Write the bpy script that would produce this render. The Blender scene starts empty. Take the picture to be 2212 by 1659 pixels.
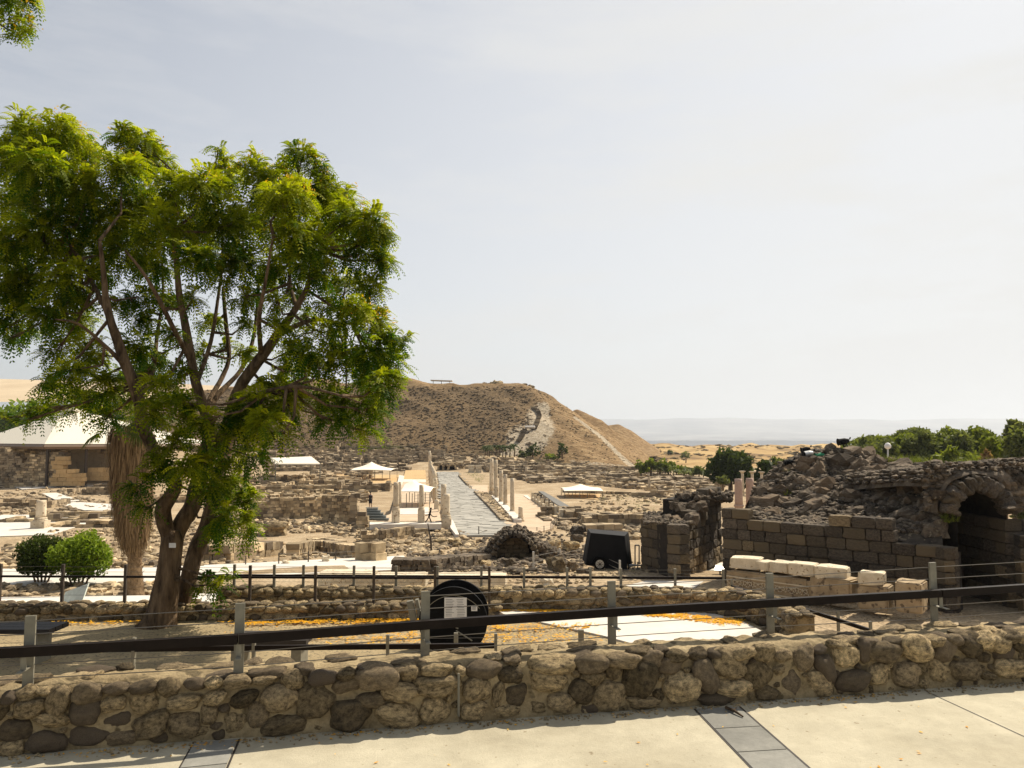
import bpy, bmesh, math, random
import numpy as np
from mathutils import Vector, Matrix, noise
from mathutils.bvhtree import BVHTree
random.seed(7); RNG = np.random.default_rng(7)
R = math.radians
C = bpy.context.scene.collection
SC = bpy.context.scene

# ------------------------------------------------------------------ camera, sky, sun, exposure
F_PX = 760.0; PITCH = math.atan(56/760.0); EYE = 2.0
cam_d = bpy.data.cameras.new('camera'); cam = bpy.data.objects.new('camera', cam_d); C.objects.link(cam)
cam_d.sensor_fit = 'HORIZONTAL'; cam_d.sensor_width = 36; cam_d.lens = F_PX*36/1024
cam_d.clip_start = .05; cam_d.clip_end = 60000
cam.location = (0, 0, EYE); cam.rotation_euler = (R(90)+PITCH, 0, 0)
SC.camera = cam
SUN_AZ, SUN_EL = 46.0, 50.0            # degrees clockwise from +Y, above the horizon
world = bpy.data.worlds.new('World'); SC.world = world; world.use_nodes = True
wt = world.node_tree; wt.nodes.clear()
w_out = wt.nodes.new('ShaderNodeOutputWorld'); w_bg = wt.nodes.new('ShaderNodeBackground')
sky = wt.nodes.new('ShaderNodeTexSky'); sky.sky_type = 'NISHITA'; sky.sun_disc = False
sky.sun_elevation = R(SUN_EL); sky.sun_rotation = R(SUN_AZ); sky.altitude = 0
sky.air_density = 1.0; sky.dust_density = 1.3; sky.ozone_density = 1.0
w_bg.inputs['Strength'].default_value = 0.091
# thin high cloud: a faint whitening of the sky colour that follows the view direction in the world
tc = wt.nodes.new('ShaderNodeTexCoord'); mp = wt.nodes.new('ShaderNodeMapping'); mp.inputs['Scale'].default_value = (1.2, 1.2, 5.5)
mp.inputs['Rotation'].default_value = (0, R(-12), 0)
cn = wt.nodes.new('ShaderNodeTexNoise'); cn.inputs['Scale'].default_value = 1.6; cn.inputs['Detail'].default_value = 7; cn.inputs['Roughness'].default_value = .62
cr = wt.nodes.new('ShaderNodeValToRGB'); cr.color_ramp.elements[0].position = .48; cr.color_ramp.elements[1].position = .66
cr.color_ramp.elements[0].color = (0,0,0,1); cr.color_ramp.elements[1].color = (.30,.30,.30,1)
hsv = wt.nodes.new('ShaderNodeHueSaturation'); hsv.inputs['Saturation'].default_value = .50
mixc = wt.nodes.new('ShaderNodeMix'); mixc.data_type = 'RGBA'; mixc.inputs['B'].default_value = (6.12, 6.10, 6.0, 1)
L = wt.links
L.new(tc.outputs['Generated'], mp.inputs['Vector']); L.new(mp.outputs[0], cn.inputs['Vector']); L.new(cn.outputs[0], cr.inputs[0])
L.new(sky.outputs[0], hsv.inputs['Color']); L.new(hsv.outputs[0], mixc.inputs['A']); 
dt = wt.nodes.new('ShaderNodeVectorMath'); dt.operation = 'DOT_PRODUCT'; dt.inputs[1].default_value = (.62, .25, -.45); L.new(tc.outputs['Generated'], dt.inputs[0])
ma = wt.nodes.new('ShaderNodeMath'); ma.operation = 'MULTIPLY_ADD'; ma.use_clamp = True; ma.inputs[1].default_value = .95; ma.inputs[2].default_value = .46; L.new(dt.outputs['Value'], ma.inputs[0])
mb = wt.nodes.new('ShaderNodeMath'); mb.operation = 'ADD'; mb.use_clamp = True; L.new(ma.outputs[0], mb.inputs[0]); L.new(cr.outputs[0], mb.inputs[1]); L.new(mb.outputs[0], mixc.inputs['Factor'])
L.new(mixc.outputs['Result'], w_bg.inputs['Color']); L.new(w_bg.outputs[0], w_out.inputs['Surface'])
sun_d = bpy.data.lights.new('sun', 'SUN'); sun_o = bpy.data.objects.new('sun', sun_d); C.objects.link(sun_o)
sun_d.energy = 5.0; sun_d.angle = R(.6); sun_d.color = (1.0, .90, .75)
_sd = Vector((math.sin(R(SUN_AZ))*math.cos(R(SUN_EL)), math.cos(R(SUN_AZ))*math.cos(R(SUN_EL)), math.sin(R(SUN_EL))))
sun_o.rotation_euler = _sd.to_track_quat('Z', 'Y').to_euler(); sun_o.location = (20, 10, 40)
SC.view_settings.view_transform = 'Standard'; SC.view_settings.look = 'None'
SC.view_settings.gamma = 1; SC.view_settings.exposure = 0.50
SC.render.engine = 'CYCLES'
try:
    SC.cycles.volume_bounces = 0; SC.cycles.max_bounces = 8; SC.cycles.transparent_max_bounces = 8
except Exception: pass

# ------------------------------------------------------------------ measuring: pixel readings (2212 px wide print of the photo) -> places
K = 1024/2212.0
def ray(x, y):
    a = (x*K-512)/F_PX; b = (384-y*K)/F_PX
    return Vector((a, math.cos(PITCH)-b*math.sin(PITCH), math.sin(PITCH)+b*math.cos(PITCH)))
def at_y(x, y, Y):
    r = ray(x, y); t = Y/r.y
    return Vector((r.x*t, Y, EYE+r.z*t))
def at_z(x, y, z):
    r = ray(x, y); t = (z-EYE)/r.z
    return Vector((r.x*t, r.y*t, z))
def lerp_pts(v, pts):
    if v <= pts[0][0]: return pts[0][1]
    for (a, za), (b, zb) in zip(pts, pts[1:]):
        if v <= b: return za+(zb-za)*(v-a)/(b-a)
    return pts[-1][1]
def sstep(a, b, v):
    t = min(1, max(0, (v-a)/(b-a))); return t*t*(3-2*t)
PROF_L = [(-20, -1.5), (16.6, -1.5), (18.2, -3.3), (22, -3.95), (36, -4.2), (50, -5.4), (60, -6.5), (200, -6.5), (245, -1.5), (600, -1.5), (1000, -30), (2200, -130), (40000, -130)]
PROF_R = [(-20, -1.5), (7, -1.9), (14, -2.3), (19, -3.4), (25, -4.0), (36, -4.2), (50, -5.4), (60, -6.5), (200, -6.5), (400, -10), (460, -9.5), (640, -3.2), (760, -3.5), (1300, -60), (2500, -130), (40000, -130)]
def gz(X, Y):
    """height of the lie of the land"""
    kx = sstep(4.6, 6.6, X) if Y < 60 else sstep(-5, 40, X)
    z = lerp_pts(Y, PROF_L)*(1-kx)+lerp_pts(Y, PROF_R)*kx
    if Y > 22:
        n = noise.noise(Vector((X*.05, Y*.05, 0)))
        amp = min(.35, (Y-22)*.02)*(.35 if 55 < Y < 200 else 1 if Y < 200 else min(18, 1+(Y-200)*.03))
        if Y > 1200: amp *= .2
        z += n*amp
        if 60 < Y < 235 and (X+3.2+ (Y-70)*.108) > 24+ (0.12*(Y-70)) + 10: z -= 0
    return z
def hit(x, y):
    """first point of the land seen at a pixel reading"""
    r = ray(x, y); t = 7.0; pt = t
    while t < 9000:
        p = r*t
        if EYE+p.z < gz(p.x, p.y):
            a, b = pt, t
            for _ in range(20):
                m = (a+b)/2; q = r*m
                if EYE+q.z < gz(q.x, q.y): b = m
                else: a = m
            q = r*b
            return Vector((q.x, q.y, gz(q.x, q.y)))
        pt = t; t *= 1.012; 
    q = r*300
    return Vector((q.x, q.y, gz(q.x, q.y)))

# ------------------------------------------------------------------ materials
def new_mat(name):
    m = bpy.data.materials.new(name); m.use_nodes = True
    nt = m.node_tree; b = nt.nodes['Principled BSDF']
    return m, nt, b
def stone(name, c1, c2, scale=3.0, rough=.9, bump=.3, bscale=None, tone='object', tone_amt=.5, specks=None, speck_scale=30, speck_lo=.62, hue=None, dist=.02, coord='Object', spec=.2):
    """mottled mineral: two colours by noise, a tone per piece, pits by bump, optional specks"""
    m, nt, b = new_mat(name); N = nt.nodes; l = nt.links
    co = N.new('ShaderNodeTexCoord'); src = co.outputs[coord]
    if coord == 'Object' and tone == 'object':
        oi0 = N.new('ShaderNodeObjectInfo'); vm = N.new('ShaderNodeVectorMath'); vm.operation = 'ADD'
        sc_ = N.new('ShaderNodeMath'); sc_.operation = 'MULTIPLY'; sc_.inputs[1].default_value = 57.0
        l.new(oi0.outputs['Random'], sc_.inputs[0]); l.new(src, vm.inputs[0]); l.new(sc_.outputs[0], vm.inputs[1]); src = vm.outputs[0]
    n1 = N.new('ShaderNodeTexNoise'); n1.inputs['Scale'].default_value = scale; n1.inputs['Detail'].default_value = 6; n1.inputs['Roughness'].default_value = .65
    l.new(src, n1.inputs['Vector'])
    rp = N.new('ShaderNodeValToRGB'); rp.color_ramp.elements[0].position = .32; rp.color_ramp.elements[1].position = .68
    rp.color_ramp.elements[0].color = (*c1, 1); rp.color_ramp.elements[1].color = (*c2, 1)
    l.new(n1.outputs[0], rp.inputs[0]); col = rp.outputs[0]
    if tone:
        if tone == 'object':
            oi = N.new('ShaderNodeObjectInfo'); tv = oi.outputs['Random']
        else:
            at = N.new('ShaderNodeAttribute'); at.attribute_name = 'tone'; tv = at.outputs['Fac']
        mr = N.new('ShaderNodeMapRange'); mr.inputs['To Min'].default_value = 1-tone_amt; mr.inputs['To Max'].default_value = 1+tone_amt
        l.new(tv, mr.inputs['Value'])
        mx = N.new('ShaderNodeMix'); mx.data_type = 'RGBA'; mx.blend_type = 'MULTIPLY'; mx.inputs['Factor'].default_value = 1
        l.new(col, mx.inputs['A']); l.new(mr.outputs[0], mx.inputs['B']); col = mx.outputs['Result']
        if hue:
            h = N.new('ShaderNodeMix'); h.data_type = 'RGBA'; h.inputs['B'].default_value = (*hue, 1)
            q = N.new('ShaderNodeMath'); q.operation = 'MULTIPLY'; q.inputs[1].default_value = 7.31
            fr = N.new('ShaderNodeMath'); fr.operation = 'FRACT'; pw = N.new('ShaderNodeMath'); pw.operation = 'POWER'; pw.inputs[1].default_value = 2.2
            l.new(tv, q.inputs[0]); l.new(q.outputs[0], fr.inputs[0]); l.new(fr.outputs[0], pw.inputs[0]); l.new(pw.outputs[0], h.inputs['Factor'])
            l.new(col, h.inputs['A']); col = h.outputs['Result']
    if specks:
        n2 = N.new('ShaderNodeTexNoise'); n2.inputs['Scale'].default_value = speck_scale; n2.inputs['Detail'].default_value = 3
        l.new(src, n2.inputs['Vector'])
        r2 = N.new('ShaderNodeValToRGB'); r2.color_ramp.elements[0].position = speck_lo; r2.color_ramp.elements[1].position = speck_lo+.06
        m2 = N.new('ShaderNodeMix'); m2.data_type = 'RGBA'; m2.inputs['B'].default_value = (*specks, 1)
        l.new(n2.outputs[0], r2.inputs[0]); l.new(r2.outputs[0], m2.inputs['Factor']); l.new(col, m2.inputs['A']); col = m2.outputs['Result']
    l.new(col, b.inputs['Base Color'])
    b.inputs['Roughness'].default_value = rough; b.inputs['Specular IOR Level'].default_value = spec
    if bump:
        nb = N.new('ShaderNodeTexNoise'); nb.inputs['Scale'].default_value = bscale or scale*5; nb.inputs['Detail'].default_value = 6; nb.inputs['Roughness'].default_value = .7
        bp = N.new('ShaderNodeBump'); bp.inputs['Strength'].default_value = bump; bp.inputs['Distance'].default_value = dist
        l.new(src, nb.inputs['Vector']); l.new(nb.outputs[0], bp.inputs['Height']); l.new(bp.outputs[0], b.inputs['Normal'])
    return m
def grain(m, scale, lo=.8, hi=1.15):
    nt = m.node_tree; b = nt.nodes['Principled BSDF']; lk = b.inputs['Base Color'].links[0]; src = lk.from_socket; n = nt.nodes.new('ShaderNodeTexNoise'); n.inputs['Scale'].default_value = scale; n.inputs['Detail'].default_value = 10; n.inputs['Roughness'].default_value = .8
    co = [q for q in nt.nodes if q.type == 'TEX_COORD'][0]; nt.links.new(co.outputs['Object'], n.inputs['Vector'])
    mr = nt.nodes.new('ShaderNodeMapRange'); mr.inputs['From Min'].default_value = .3; mr.inputs['From Max'].default_value = .7; mr.inputs['To Min'].default_value = lo; mr.inputs['To Max'].default_value = hi; nt.links.new(n.outputs[0], mr.inputs['Value'])
    mx = nt.nodes.new('ShaderNodeMix'); mx.data_type = 'RGBA'; mx.blend_type = 'MULTIPLY'; mx.inputs['Factor'].default_value = 1; nt.links.new(src, mx.inputs['A']); nt.links.new(mr.outputs[0], mx.inputs['B']); nt.links.new(mx.outputs['Result'], b.inputs['Base Color'])
def plain(name, c, rough=.6, metal=0, var=.15, scale=8, bump=0, spec=.4):
    m = stone(name, tuple(v*(1-var) for v in c), tuple(v*(1+var) for v in c), scale, rough, bump, tone=None, spec=spec)
    m.node_tree.nodes['Principled BSDF'].inputs['Metallic'].default_value = metal
    return m
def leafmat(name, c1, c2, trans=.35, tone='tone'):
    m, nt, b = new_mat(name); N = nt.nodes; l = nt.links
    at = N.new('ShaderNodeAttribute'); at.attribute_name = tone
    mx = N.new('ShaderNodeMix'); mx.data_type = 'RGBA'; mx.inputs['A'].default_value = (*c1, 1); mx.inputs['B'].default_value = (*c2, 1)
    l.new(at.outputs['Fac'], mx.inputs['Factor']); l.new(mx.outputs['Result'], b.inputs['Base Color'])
    b.inputs['Roughness'].default_value = .6; b.inputs['Specular IOR Level'].default_value = .10
    tr = N.new('ShaderNodeBsdfTranslucent'); ms = N.new('ShaderNodeMixShader'); ms.inputs[0].default_value = trans
    br = N.new('ShaderNodeMix'); br.data_type = 'RGBA'; br.blend_type = 'MULTIPLY'; br.inputs['Factor'].default_value = 1; br.inputs['B'].default_value = (1.5, 1.6, .7, 1)
    l.new(mx.outputs['Result'], br.inputs['A']); l.new(br.outputs['Result'], tr.inputs['Color'])
    l.new(b.outputs[0], ms.inputs[1]); l.new(tr.outputs[0], ms.inputs[2]); l.new(ms.outputs[0], N['Material Output'].inputs['Surface'])
    return m
M = {}
M['fieldstone'] = stone('fieldstone', (.07, .052, .032), (.60, .45, .24), 3.4, .92, 1.0, 20, tone_amt=.7, specks=(.025, .02, .014), speck_scale=42, speck_lo=.585, hue=(.15, .115, .08), dist=.02)
M['mortar'] = stone('mortar', (.19, .14, .073), (.43, .335, .19), 3.2, .95, 1.0, 18, tone=None, specks=(.13, .10, .055), speck_scale=7, speck_lo=.58, dist=.03)
M['basalt'] = stone('basalt', (.034, .029, .024), (.125, .10, .073), 3.5, .93, .8, 14, tone_amt=.45, hue=(.15, .115, .07), specks=(.16, .13, .09), speck_scale=8, speck_lo=.64, dist=.05)
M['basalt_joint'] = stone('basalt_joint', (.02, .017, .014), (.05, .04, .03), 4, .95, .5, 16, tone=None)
M['basalt_rubble'] = stone('basalt_rubble', (.05, .04, .031), (.21, .165, .115), 1.6, .95, .9, 8, tone='tone', tone_amt=.5, specks=(.24, .19, .12), speck_scale=5, speck_lo=.6, dist=.08)
M['dark_ruin'] = stone('dark_ruin', (.10, .077, .052), (.35, .27, .175), .9, .95, .7, 5, tone='tone', tone_amt=.55, hue=(.42, .33, .21), dist=.08)
M['tan_ruin'] = stone('tan_ruin', (.25, .18, .10), (.60, .47, .29), .9, .95, .7, 5, tone='tone', tone_amt=.5, hue=(.13, .10, .07), dist=.08)
M['basalt_tan'] = stone('basalt_tan', (.11, .084, .052), (.30, .225, .13), 3.5, .93, .8, 14, tone_amt=.4, dist=.05)
M['basalt_heap'] = stone('basalt_heap', (.052, .040, .030), (.22, .17, .115), 1.1, .93, .9, 5, tone_amt=.45, hue=(.20, .14, .085), specks=(.22, .18, .12), speck_scale=3.5, speck_lo=.6, dist=.08)
M['limestone'] = stone('limestone', (.46, .37, .25), (.66, .56, .41), 1.2, .85, .5, 7, tone_amt=.16, specks=(.28, .19, .11), speck_scale=3.5, speck_lo=.61, dist=.03)
M['pink_granite'] = stone('pink_granite', (.36, .245, .19), (.46, .33, .26), 8, .8, .15, 30, tone_amt=.05)
M['limeblock'] = stone('limeblock', (.50, .42, .29), (.72, .63, .47), 3, .85, .6, 10, tone_amt=.12, specks=(.33, .24, .14), speck_scale=6, speck_lo=.6, dist=.03)
M['white_path'] = stone('white_path', (.55, .51, .44), (.68, .635, .555), .4, .9, .1, 8, tone=None, coord='Object')
M['sandstone'] = stone('sandstone', (.42, .28, .13), (.55, .38, .19), 1.5, .9, .3, 8, tone='tone', tone_amt=.15)
M['steel'] = plain('steel_post', (.20, .185, .14), .6, .2, .18, 12)
M['galv'] = plain('galvanised', (.5, .5, .48), .4, .7, .1, 20)
M['rail'] = plain('brown_rail', (.012, .008, .006), .6, 0, .3, 10, spec=.12)
M['rustpost'] = plain('rust_brown_post', (.06, .045, .032), .6, .2, .3, 10)
M['cable'] = plain('steel_cable', (.16, .145, .12), .5, .6, .1)
M['black'] = plain('black_paint', (.006, .006, .006), .8, 0, .4, 5, spec=.1)
M['blackcloth'] = plain('black_cloth', (.005, .005, .006), .7, 0, .4, 3, spec=.2)
M['white'] = plain('white_print', (.72, .70, .66), .7, 0, .05)
M['ink'] = plain('grey_ink', (.12, .12, .12), .8)
M['tent'] = plain('tent_fabric', (.80, .72, .58), .8, 0, .05, 1)
M['roofwhite'] = plain('white_roof', (.72, .66, .53), .7, 0, .03, 1)
M['darkwood'] = plain('dark_timber', (.028, .022, .018), .65, 0, .4, 6, .2)
M['bark'] = stone('bark', (.035, .022, .013), (.26, .175, .10), 4, .95, 1.0, 7, tone=None, dist=.10)

grain(M['white_path'], 1.3, .86, 1.06); grain(M['mortar'], 30, .7, 1.3); grain(M['fieldstone'], 38, .5, 1.5)
def stretch(m, s):
    nt = m.node_tree; co = [n for n in nt.nodes if n.type == 'TEX_COORD'][0]; mp_ = nt.nodes.new('ShaderNodeMapping'); mp_.inputs['Scale'].default_value = s
    for l_ in list(nt.links):
        if l_.from_node == co: to = l_.to_socket; nt.links.remove(l_); nt.links.new(mp_.outputs[0], to)
    nt.links.new(co.outputs['Object'], mp_.inputs[0])
stretch(M['bark'], (2.2, 2.2, .45))
M['palmbark'] = stone('palm_bark', (.10, .065, .035), (.30, .20, .11), 6, .95, 1.0, 12, tone=None, dist=.05)
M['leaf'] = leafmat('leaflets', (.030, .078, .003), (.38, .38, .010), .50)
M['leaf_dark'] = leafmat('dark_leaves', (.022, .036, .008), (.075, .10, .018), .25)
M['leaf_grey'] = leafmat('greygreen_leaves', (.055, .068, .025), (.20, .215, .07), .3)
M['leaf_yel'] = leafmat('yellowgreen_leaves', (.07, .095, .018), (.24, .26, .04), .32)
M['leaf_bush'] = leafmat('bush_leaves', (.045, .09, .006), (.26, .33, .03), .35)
M['deadfrond'] = leafmat('dead_fronds', (.09, .055, .028), (.28, .185, .095), .2)
M['flower'] = leafmat('yellow_flowers', (.62, .33, .015), (.80, .50, .03), .3)
M['petal'] = leafmat('fallen_petals', (.60, .27, .015), (.80, .46, .03), .2)
M['chalk'] = stone('chalk', (.40, .33, .23), (.55, .47, .34), .3, .95, .5, 2, tone=None)
M['grate'] = plain('grey_grating', (.20, .22, .21), .5, .4, .1)
M['skin'] = plain('skin', (.35, .2, .13), .6); M['cloth_dark'] = plain('dark_clothes', (.02, .02, .025), .8); M['cloth_light'] = plain('light_clothes', (.4, .38, .34), .8)

# ------------------------------------------------------------------ building helpers
def tag(o, label=None, cat=None, group=None, kind=None):
    if label: o['label'] = label
    if cat: o['category'] = cat
    if group: o['group'] = group
    if kind: o['kind'] = kind
    return o
def empty(name, loc, label=None, cat=None, group=None, rz=0):
    o = bpy.data.objects.new(name, None); C.objects.link(o); o.location = loc; o.rotation_euler = (0, 0, rz)
    o.empty_display_size = .2
    return tag(o, label, cat, group)
class G:
    """collects vertices, faces and a tone per face; build() links them as one mesh object"""
    def __init__(s): s.v = []; s.f = []; s.t = []; s.n = 0
    def add(s, vs, fs, tone=.5):
        k = len(s.v); s.v.extend([tuple(v) for v in vs])
        for f in fs: s.f.append([i+k for i in f])
        s.t.extend([tone]*len(vs)); return s
    def box(s, c, d, rz=0, jit=0, tone=.5, tilt=0, basis=None):
        hx, hy, hz = d[0]/2, d[1]/2, d[2]/2; vs = []
        cr_, sr = math.cos(rz), math.sin(rz); ct, st = math.cos(tilt), math.sin(tilt)
        for sx, sy, sz in ((-1,-1,-1),(1,-1,-1),(1,1,-1),(-1,1,-1),(-1,-1,1),(1,-1,1),(1,1,1),(-1,1,1)):
            x, y, z = sx*hx, sy*hy, sz*hz
            if jit: x += random.uniform(-1,1)*jit; y += random.uniform(-1,1)*jit; z += random.uniform(-1,1)*jit
            x, z = x*ct-z*st, x*st+z*ct
            vs.append((c[0]+x*cr_-y*sr, c[1]+x*sr+y*cr_, c[2]+z))
        return s.add(vs, [(0,3,2,1),(4,5,6,7),(0,1,5,4),(1,2,6,5),(2,3,7,6),(3,0,4,7)], tone)
    def tube(s, pts, rad, n=8, tone=.5, cap=True, squash=1.0):
        pts = [Vector(p) for p in pts]; rs = rad if isinstance(rad, (list, tuple)) else [rad]*len(pts)
        k = []; up = Vector((0, 0, 1)); prev = None
        for i, p in enumerate(pts):
            d = (pts[min(i+1, len(pts)-1)]-pts[max(i-1, 0)])
            d = d.normalized() if d.length > 1e-9 else up
            if prev is None:
                a = Vector((1, 0, 0)) if abs(d.z) > .9 else up
                u = d.cross(a).normalized()
            else:
                u = (prev-d*prev.dot(d)).normalized()
            prev = u; w = d.cross(u)
            k += [p+(u*math.cos(2*math.pi*j/n)+w*math.sin(2*math.pi*j/n)*squash)*rs[i] for j in range(n)]
        fs = []
        for i in range(len(pts)-1):
            for j in range(n):
                a = i*n+j; b = i*n+(j+1) % n; fs.append((a, b, b+n, a+n))
        if cap: fs.append(tuple(range(n-1, -1, -1))); fs.append(tuple((len(pts)-1)*n+j for j in range(n)))
        return s.add(k, fs, tone)
    def lathe(s, c, prof, n=16, tone=.5, rough=0):
        vs = []; fs = []
        for (r_, z) in prof:
            for j in range(n):
                q = r_*(1+random.uniform(-rough, rough)); a = 2*math.pi*j/n
                vs.append((c[0]+q*math.cos(a), c[1]+q*math.sin(a), c[2]+z+random.uniform(-rough, rough)*r_*.5))
        for i in range(len(prof)-1):
            for j in range(n):
                a = i*n+j; b = i*n+(j+1) % n; fs.append((a, b, b+n, a+n))
        fs.append(tuple((len(prof)-1)*n+j for j in range(n))); fs.append(tuple(range(n-1, -1, -1)))
        return s.add(vs, fs, tone)
    def rock(s, c, d, rz=0, tone=.5, ang=.22):
        v, f = random.choice(ROCKV); cr_, sr = math.cos(rz), math.sin(rz)
        tl = random.uniform(-ang, ang)
        vs = []
        for p in v:
            x, y, z = p[0]*d[0]/2, p[1]*d[1]/2, p[2]*d[2]/2; x, z = x*math.cos(tl)-z*math.sin(tl), x*math.sin(tl)+z*math.cos(tl)
            vs.append((c[0]+x*cr_-y*sr, c[1]+x*sr+y*cr_, c[2]+z))
        return s.add(vs, f, tone)
    def build(s, name, mat, parent=None, smooth=False, loc=None, kind=None, label=None, cat=None, group=None):
        me = bpy.data.meshes.new(name); me.from_pydata(s.v, [], s.f); me.materials.append(mat)
        a = me.attributes.new('tone', 'FLOAT', 'POINT'); a.data.foreach_set('value', s.t)
        if smooth: me.polygons.foreach_set('use_smooth', [True]*len(me.polygons))
        me.update(); o = bpy.data.objects.new(name, me); C.objects.link(o)
        if parent is not None:
            o.parent = parent
            if not loc:
                bpy_loc = parent.location.copy(); mi = Matrix.LocRotScale(parent.location, parent.rotation_euler, parent.scale).inverted()
                if parent.parent is None: o.matrix_parent_inverse = mi
                else: o.matrix_parent_inverse = parent.get('_inv_m', None) or mi
        if loc: o.location = loc
        return tag(o, label, cat, group, kind)
# parts are modelled in world coordinates: keep them there under a moved parent
def adopt(o, parent, parent_world=None):
    o.parent = parent
    o.matrix_parent_inverse = (parent_world or Matrix.LocRotScale(parent.location, parent.rotation_euler, parent.scale)).inverted()
def _rockshapes(n, sub, amp, flat=0, seed0=0):
    out = []
    for k in range(n):
        bm = bmesh.new(); bmesh.ops.create_icosphere(bm, subdivisions=sub, radius=1)
        o = Vector((k*7.3+seed0, k*3.1, k*1.7))
        for v in bm.verts:
            d = v.co.normalized()
            m = max(abs(d.x), abs(d.y), abs(d.z))
            r_ = (1-flat)+flat/m*.88
            v.co = d*r_*(1+amp*noise.noise(d*1.3+o)*1.4+amp*.5*noise.noise(d*3.1+o))
        out.append(([v.co[:] for v in bm.verts], [[w.index for w in f.verts] for f in bm.faces])); bm.free()
    return out
ROCKV = _rockshapes(10, 1, .38, .55)
def rockmesh(name, n, sub, amp, flat, mat, smooth=False, seed0=0):
    ms = []
    for k, (v, f) in enumerate(_rockshapes(n, sub, amp, flat, seed0)):
        me = bpy.data.meshes.new(name); me.from_pydata(v, [], f); me.materials.append(mat)
        if smooth: me.polygons.foreach_set('use_smooth', [True]*len(me.polygons))
        ms.append(me)
    return ms
def put(name, me, loc, dims, rot=(0, 0, 0), parent=None, kind=None):
    o = bpy.data.objects.new(name, me); C.objects.link(o)
    mw = Matrix.LocRotScale(Vector(loc), Vector(rot) and __import__('mathutils').Euler(rot), Vector(dims)/2)
    if parent is not None:
        o.parent = parent; o.matrix_parent_inverse = Matrix.LocRotScale(parent.location, parent.rotation_euler, parent.scale).inverted()
    o.location = loc; o.rotation_euler = rot; o.scale = (dims[0]/2, dims[1]/2, dims[2]/2)
    if kind: o['kind'] = kind
    return o
def quads(name, verts, mat, tones, parent=None, kind=None, nv=4):
    """many loose leaf faces from an (n*nv, 3) array"""
    n = len(verts)//nv; me = bpy.data.meshes.new(name)
    me.vertices.add(len(verts)); me.vertices.foreach_set('co', np.asarray(verts, np.float32).ravel())
    me.loops.add(n*nv); me.loops.foreach_set('vertex_index', np.arange(n*nv, dtype=np.int32))
    me.polygons.add(n); me.polygons.foreach_set('loop_start', np.arange(0, n*nv, nv, dtype=np.int32)); me.polygons.foreach_set('loop_total', np.full(n, nv, np.int32))
    me.update(calc_edges=True); me.materials.append(mat)
    a = me.attributes.new('tone', 'FLOAT', 'POINT'); a.data.foreach_set('value', np.repeat(np.asarray(tones, np.float32), nv))
    o = bpy.data.objects.new(name, me); C.objects.link(o)
    if parent is not None:
        o.parent = parent; o.matrix_parent_inverse = Matrix.LocRotScale(parent.location, parent.rotation_euler, parent.scale).inverted()
    if kind: o['kind'] = kind
    return o
def rand_dirs(n):
    v = RNG.normal(size=(n, 3)); return v/np.linalg.norm(v, axis=1)[:, None]
def leaf_quads(cen, size, up=.3):
    """diamond leaves of given size round the centres, random attitudes"""
    n = len(cen); a = rand_dirs(n); b = np.cross(a, rand_dirs(n)); b /= np.linalg.norm(b, axis=1)[:, None]
    s = (size*RNG.uniform(.6, 1.4, n))[:, None]
    return np.stack([cen-a*s, cen-b*s*.45, cen+a*s, cen+b*s*.45], 1).reshape(-1, 3)
# ------------------------------------------------------------------ the land
def land():
    ys = [-12, -6, 0, 4, 5.8, 6.2] + [6.2+.55*i for i in range(1, 28)] + list(np.arange(22, 62, 1.0)) + list(np.arange(62, 250, 3.0)) + [250*1.07**i for i in range(1, 76)]
    xs = []
    vs = []; fs = []; nx = 150
    us = [math.sinh(t*2.2)/math.sinh(2.2) for t in np.linspace(-1, 1, nx)]
    for y in ys:
        hw = max(14, y*1.15+10)
        for u in us:
            x = u*hw
            vs.append((x, y, gz(x, y)))
    for i in range(len(ys)-1):
        for j in range(nx-1):
            a = i*nx+j; fs.append((a, a+1, a+nx+1, a+nx))
    return vs, fs
m, nt, b = new_mat('ground_earth'); N = nt.nodes; l = nt.links
geo = N.new('ShaderNodeNewGeometry'); 
def nz(scale, detail=6, rough=.6, vec=None, dist=0):
    n = N.new('ShaderNodeTexNoise'); n.inputs['Scale'].default_value = scale; n.inputs['Detail'].default_value = detail; n.inputs['Roughness'].default_value = rough; n.inputs['Distortion'].default_value = dist
    l.new(vec or geo.outputs['Position'], n.inputs['Vector']); return n.outputs[0]
def ramp(src, stops):
    r = N.new('ShaderNodeValToRGB'); e = r.color_ramp.elements
    while len(e) < len(stops): e.new(.5)
    for q, (p, c) in zip(e, stops): q.position = p; q.color = (*c, 1) if len(c) == 3 else c
    l.new(src, r.inputs[0]); return r.outputs[0]
def mixn(f, a, b_, blend='MIX'):
    x = N.new('ShaderNodeMix'); x.data_type = 'RGBA'; x.blend_type = blend
    if isinstance(f, float): x.inputs['Factor'].default_value = f
    else: l.new(f, x.inputs['Factor'])
    for nm, q in (('A', a), ('B', b_)):
        if isinstance(q, tuple): x.inputs[nm].default_value = (*q, 1)
        else: l.new(q, x.inputs[nm])
    return x.outputs['Result']
def band(src, lo, hi):
    mr = N.new('ShaderNodeMapRange'); mr.inputs['From Min'].default_value = lo; mr.inputs['From Max'].default_value = hi; l.new(src, mr.inputs['Value']); return mr.outputs[0]
sep = N.new('ShaderNodeSeparateXYZ'); l.new(geo.outputs['Position'], sep.inputs[0])
dirt = ramp(nz(.35), [(.3, (.30, .215, .125)), (.55, (.42, .32, .20)), (.75, (.52, .42, .28))])
peb = ramp(nz(9, 4), [(.35, (.55, .55, .55)), (.6, (1.1, 1.1, 1.1))])
near = mixn(1.0, dirt, peb, 'MULTIPLY')
grass = ramp(nz(.02, 10, .7), [(.36, (.16, .10, .045)), (.5, (.36, .235, .095)), (.64, (.46, .33, .15))])
mid = mixn(band(sep.outputs['Y'], 225, 300), near, grass)
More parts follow.
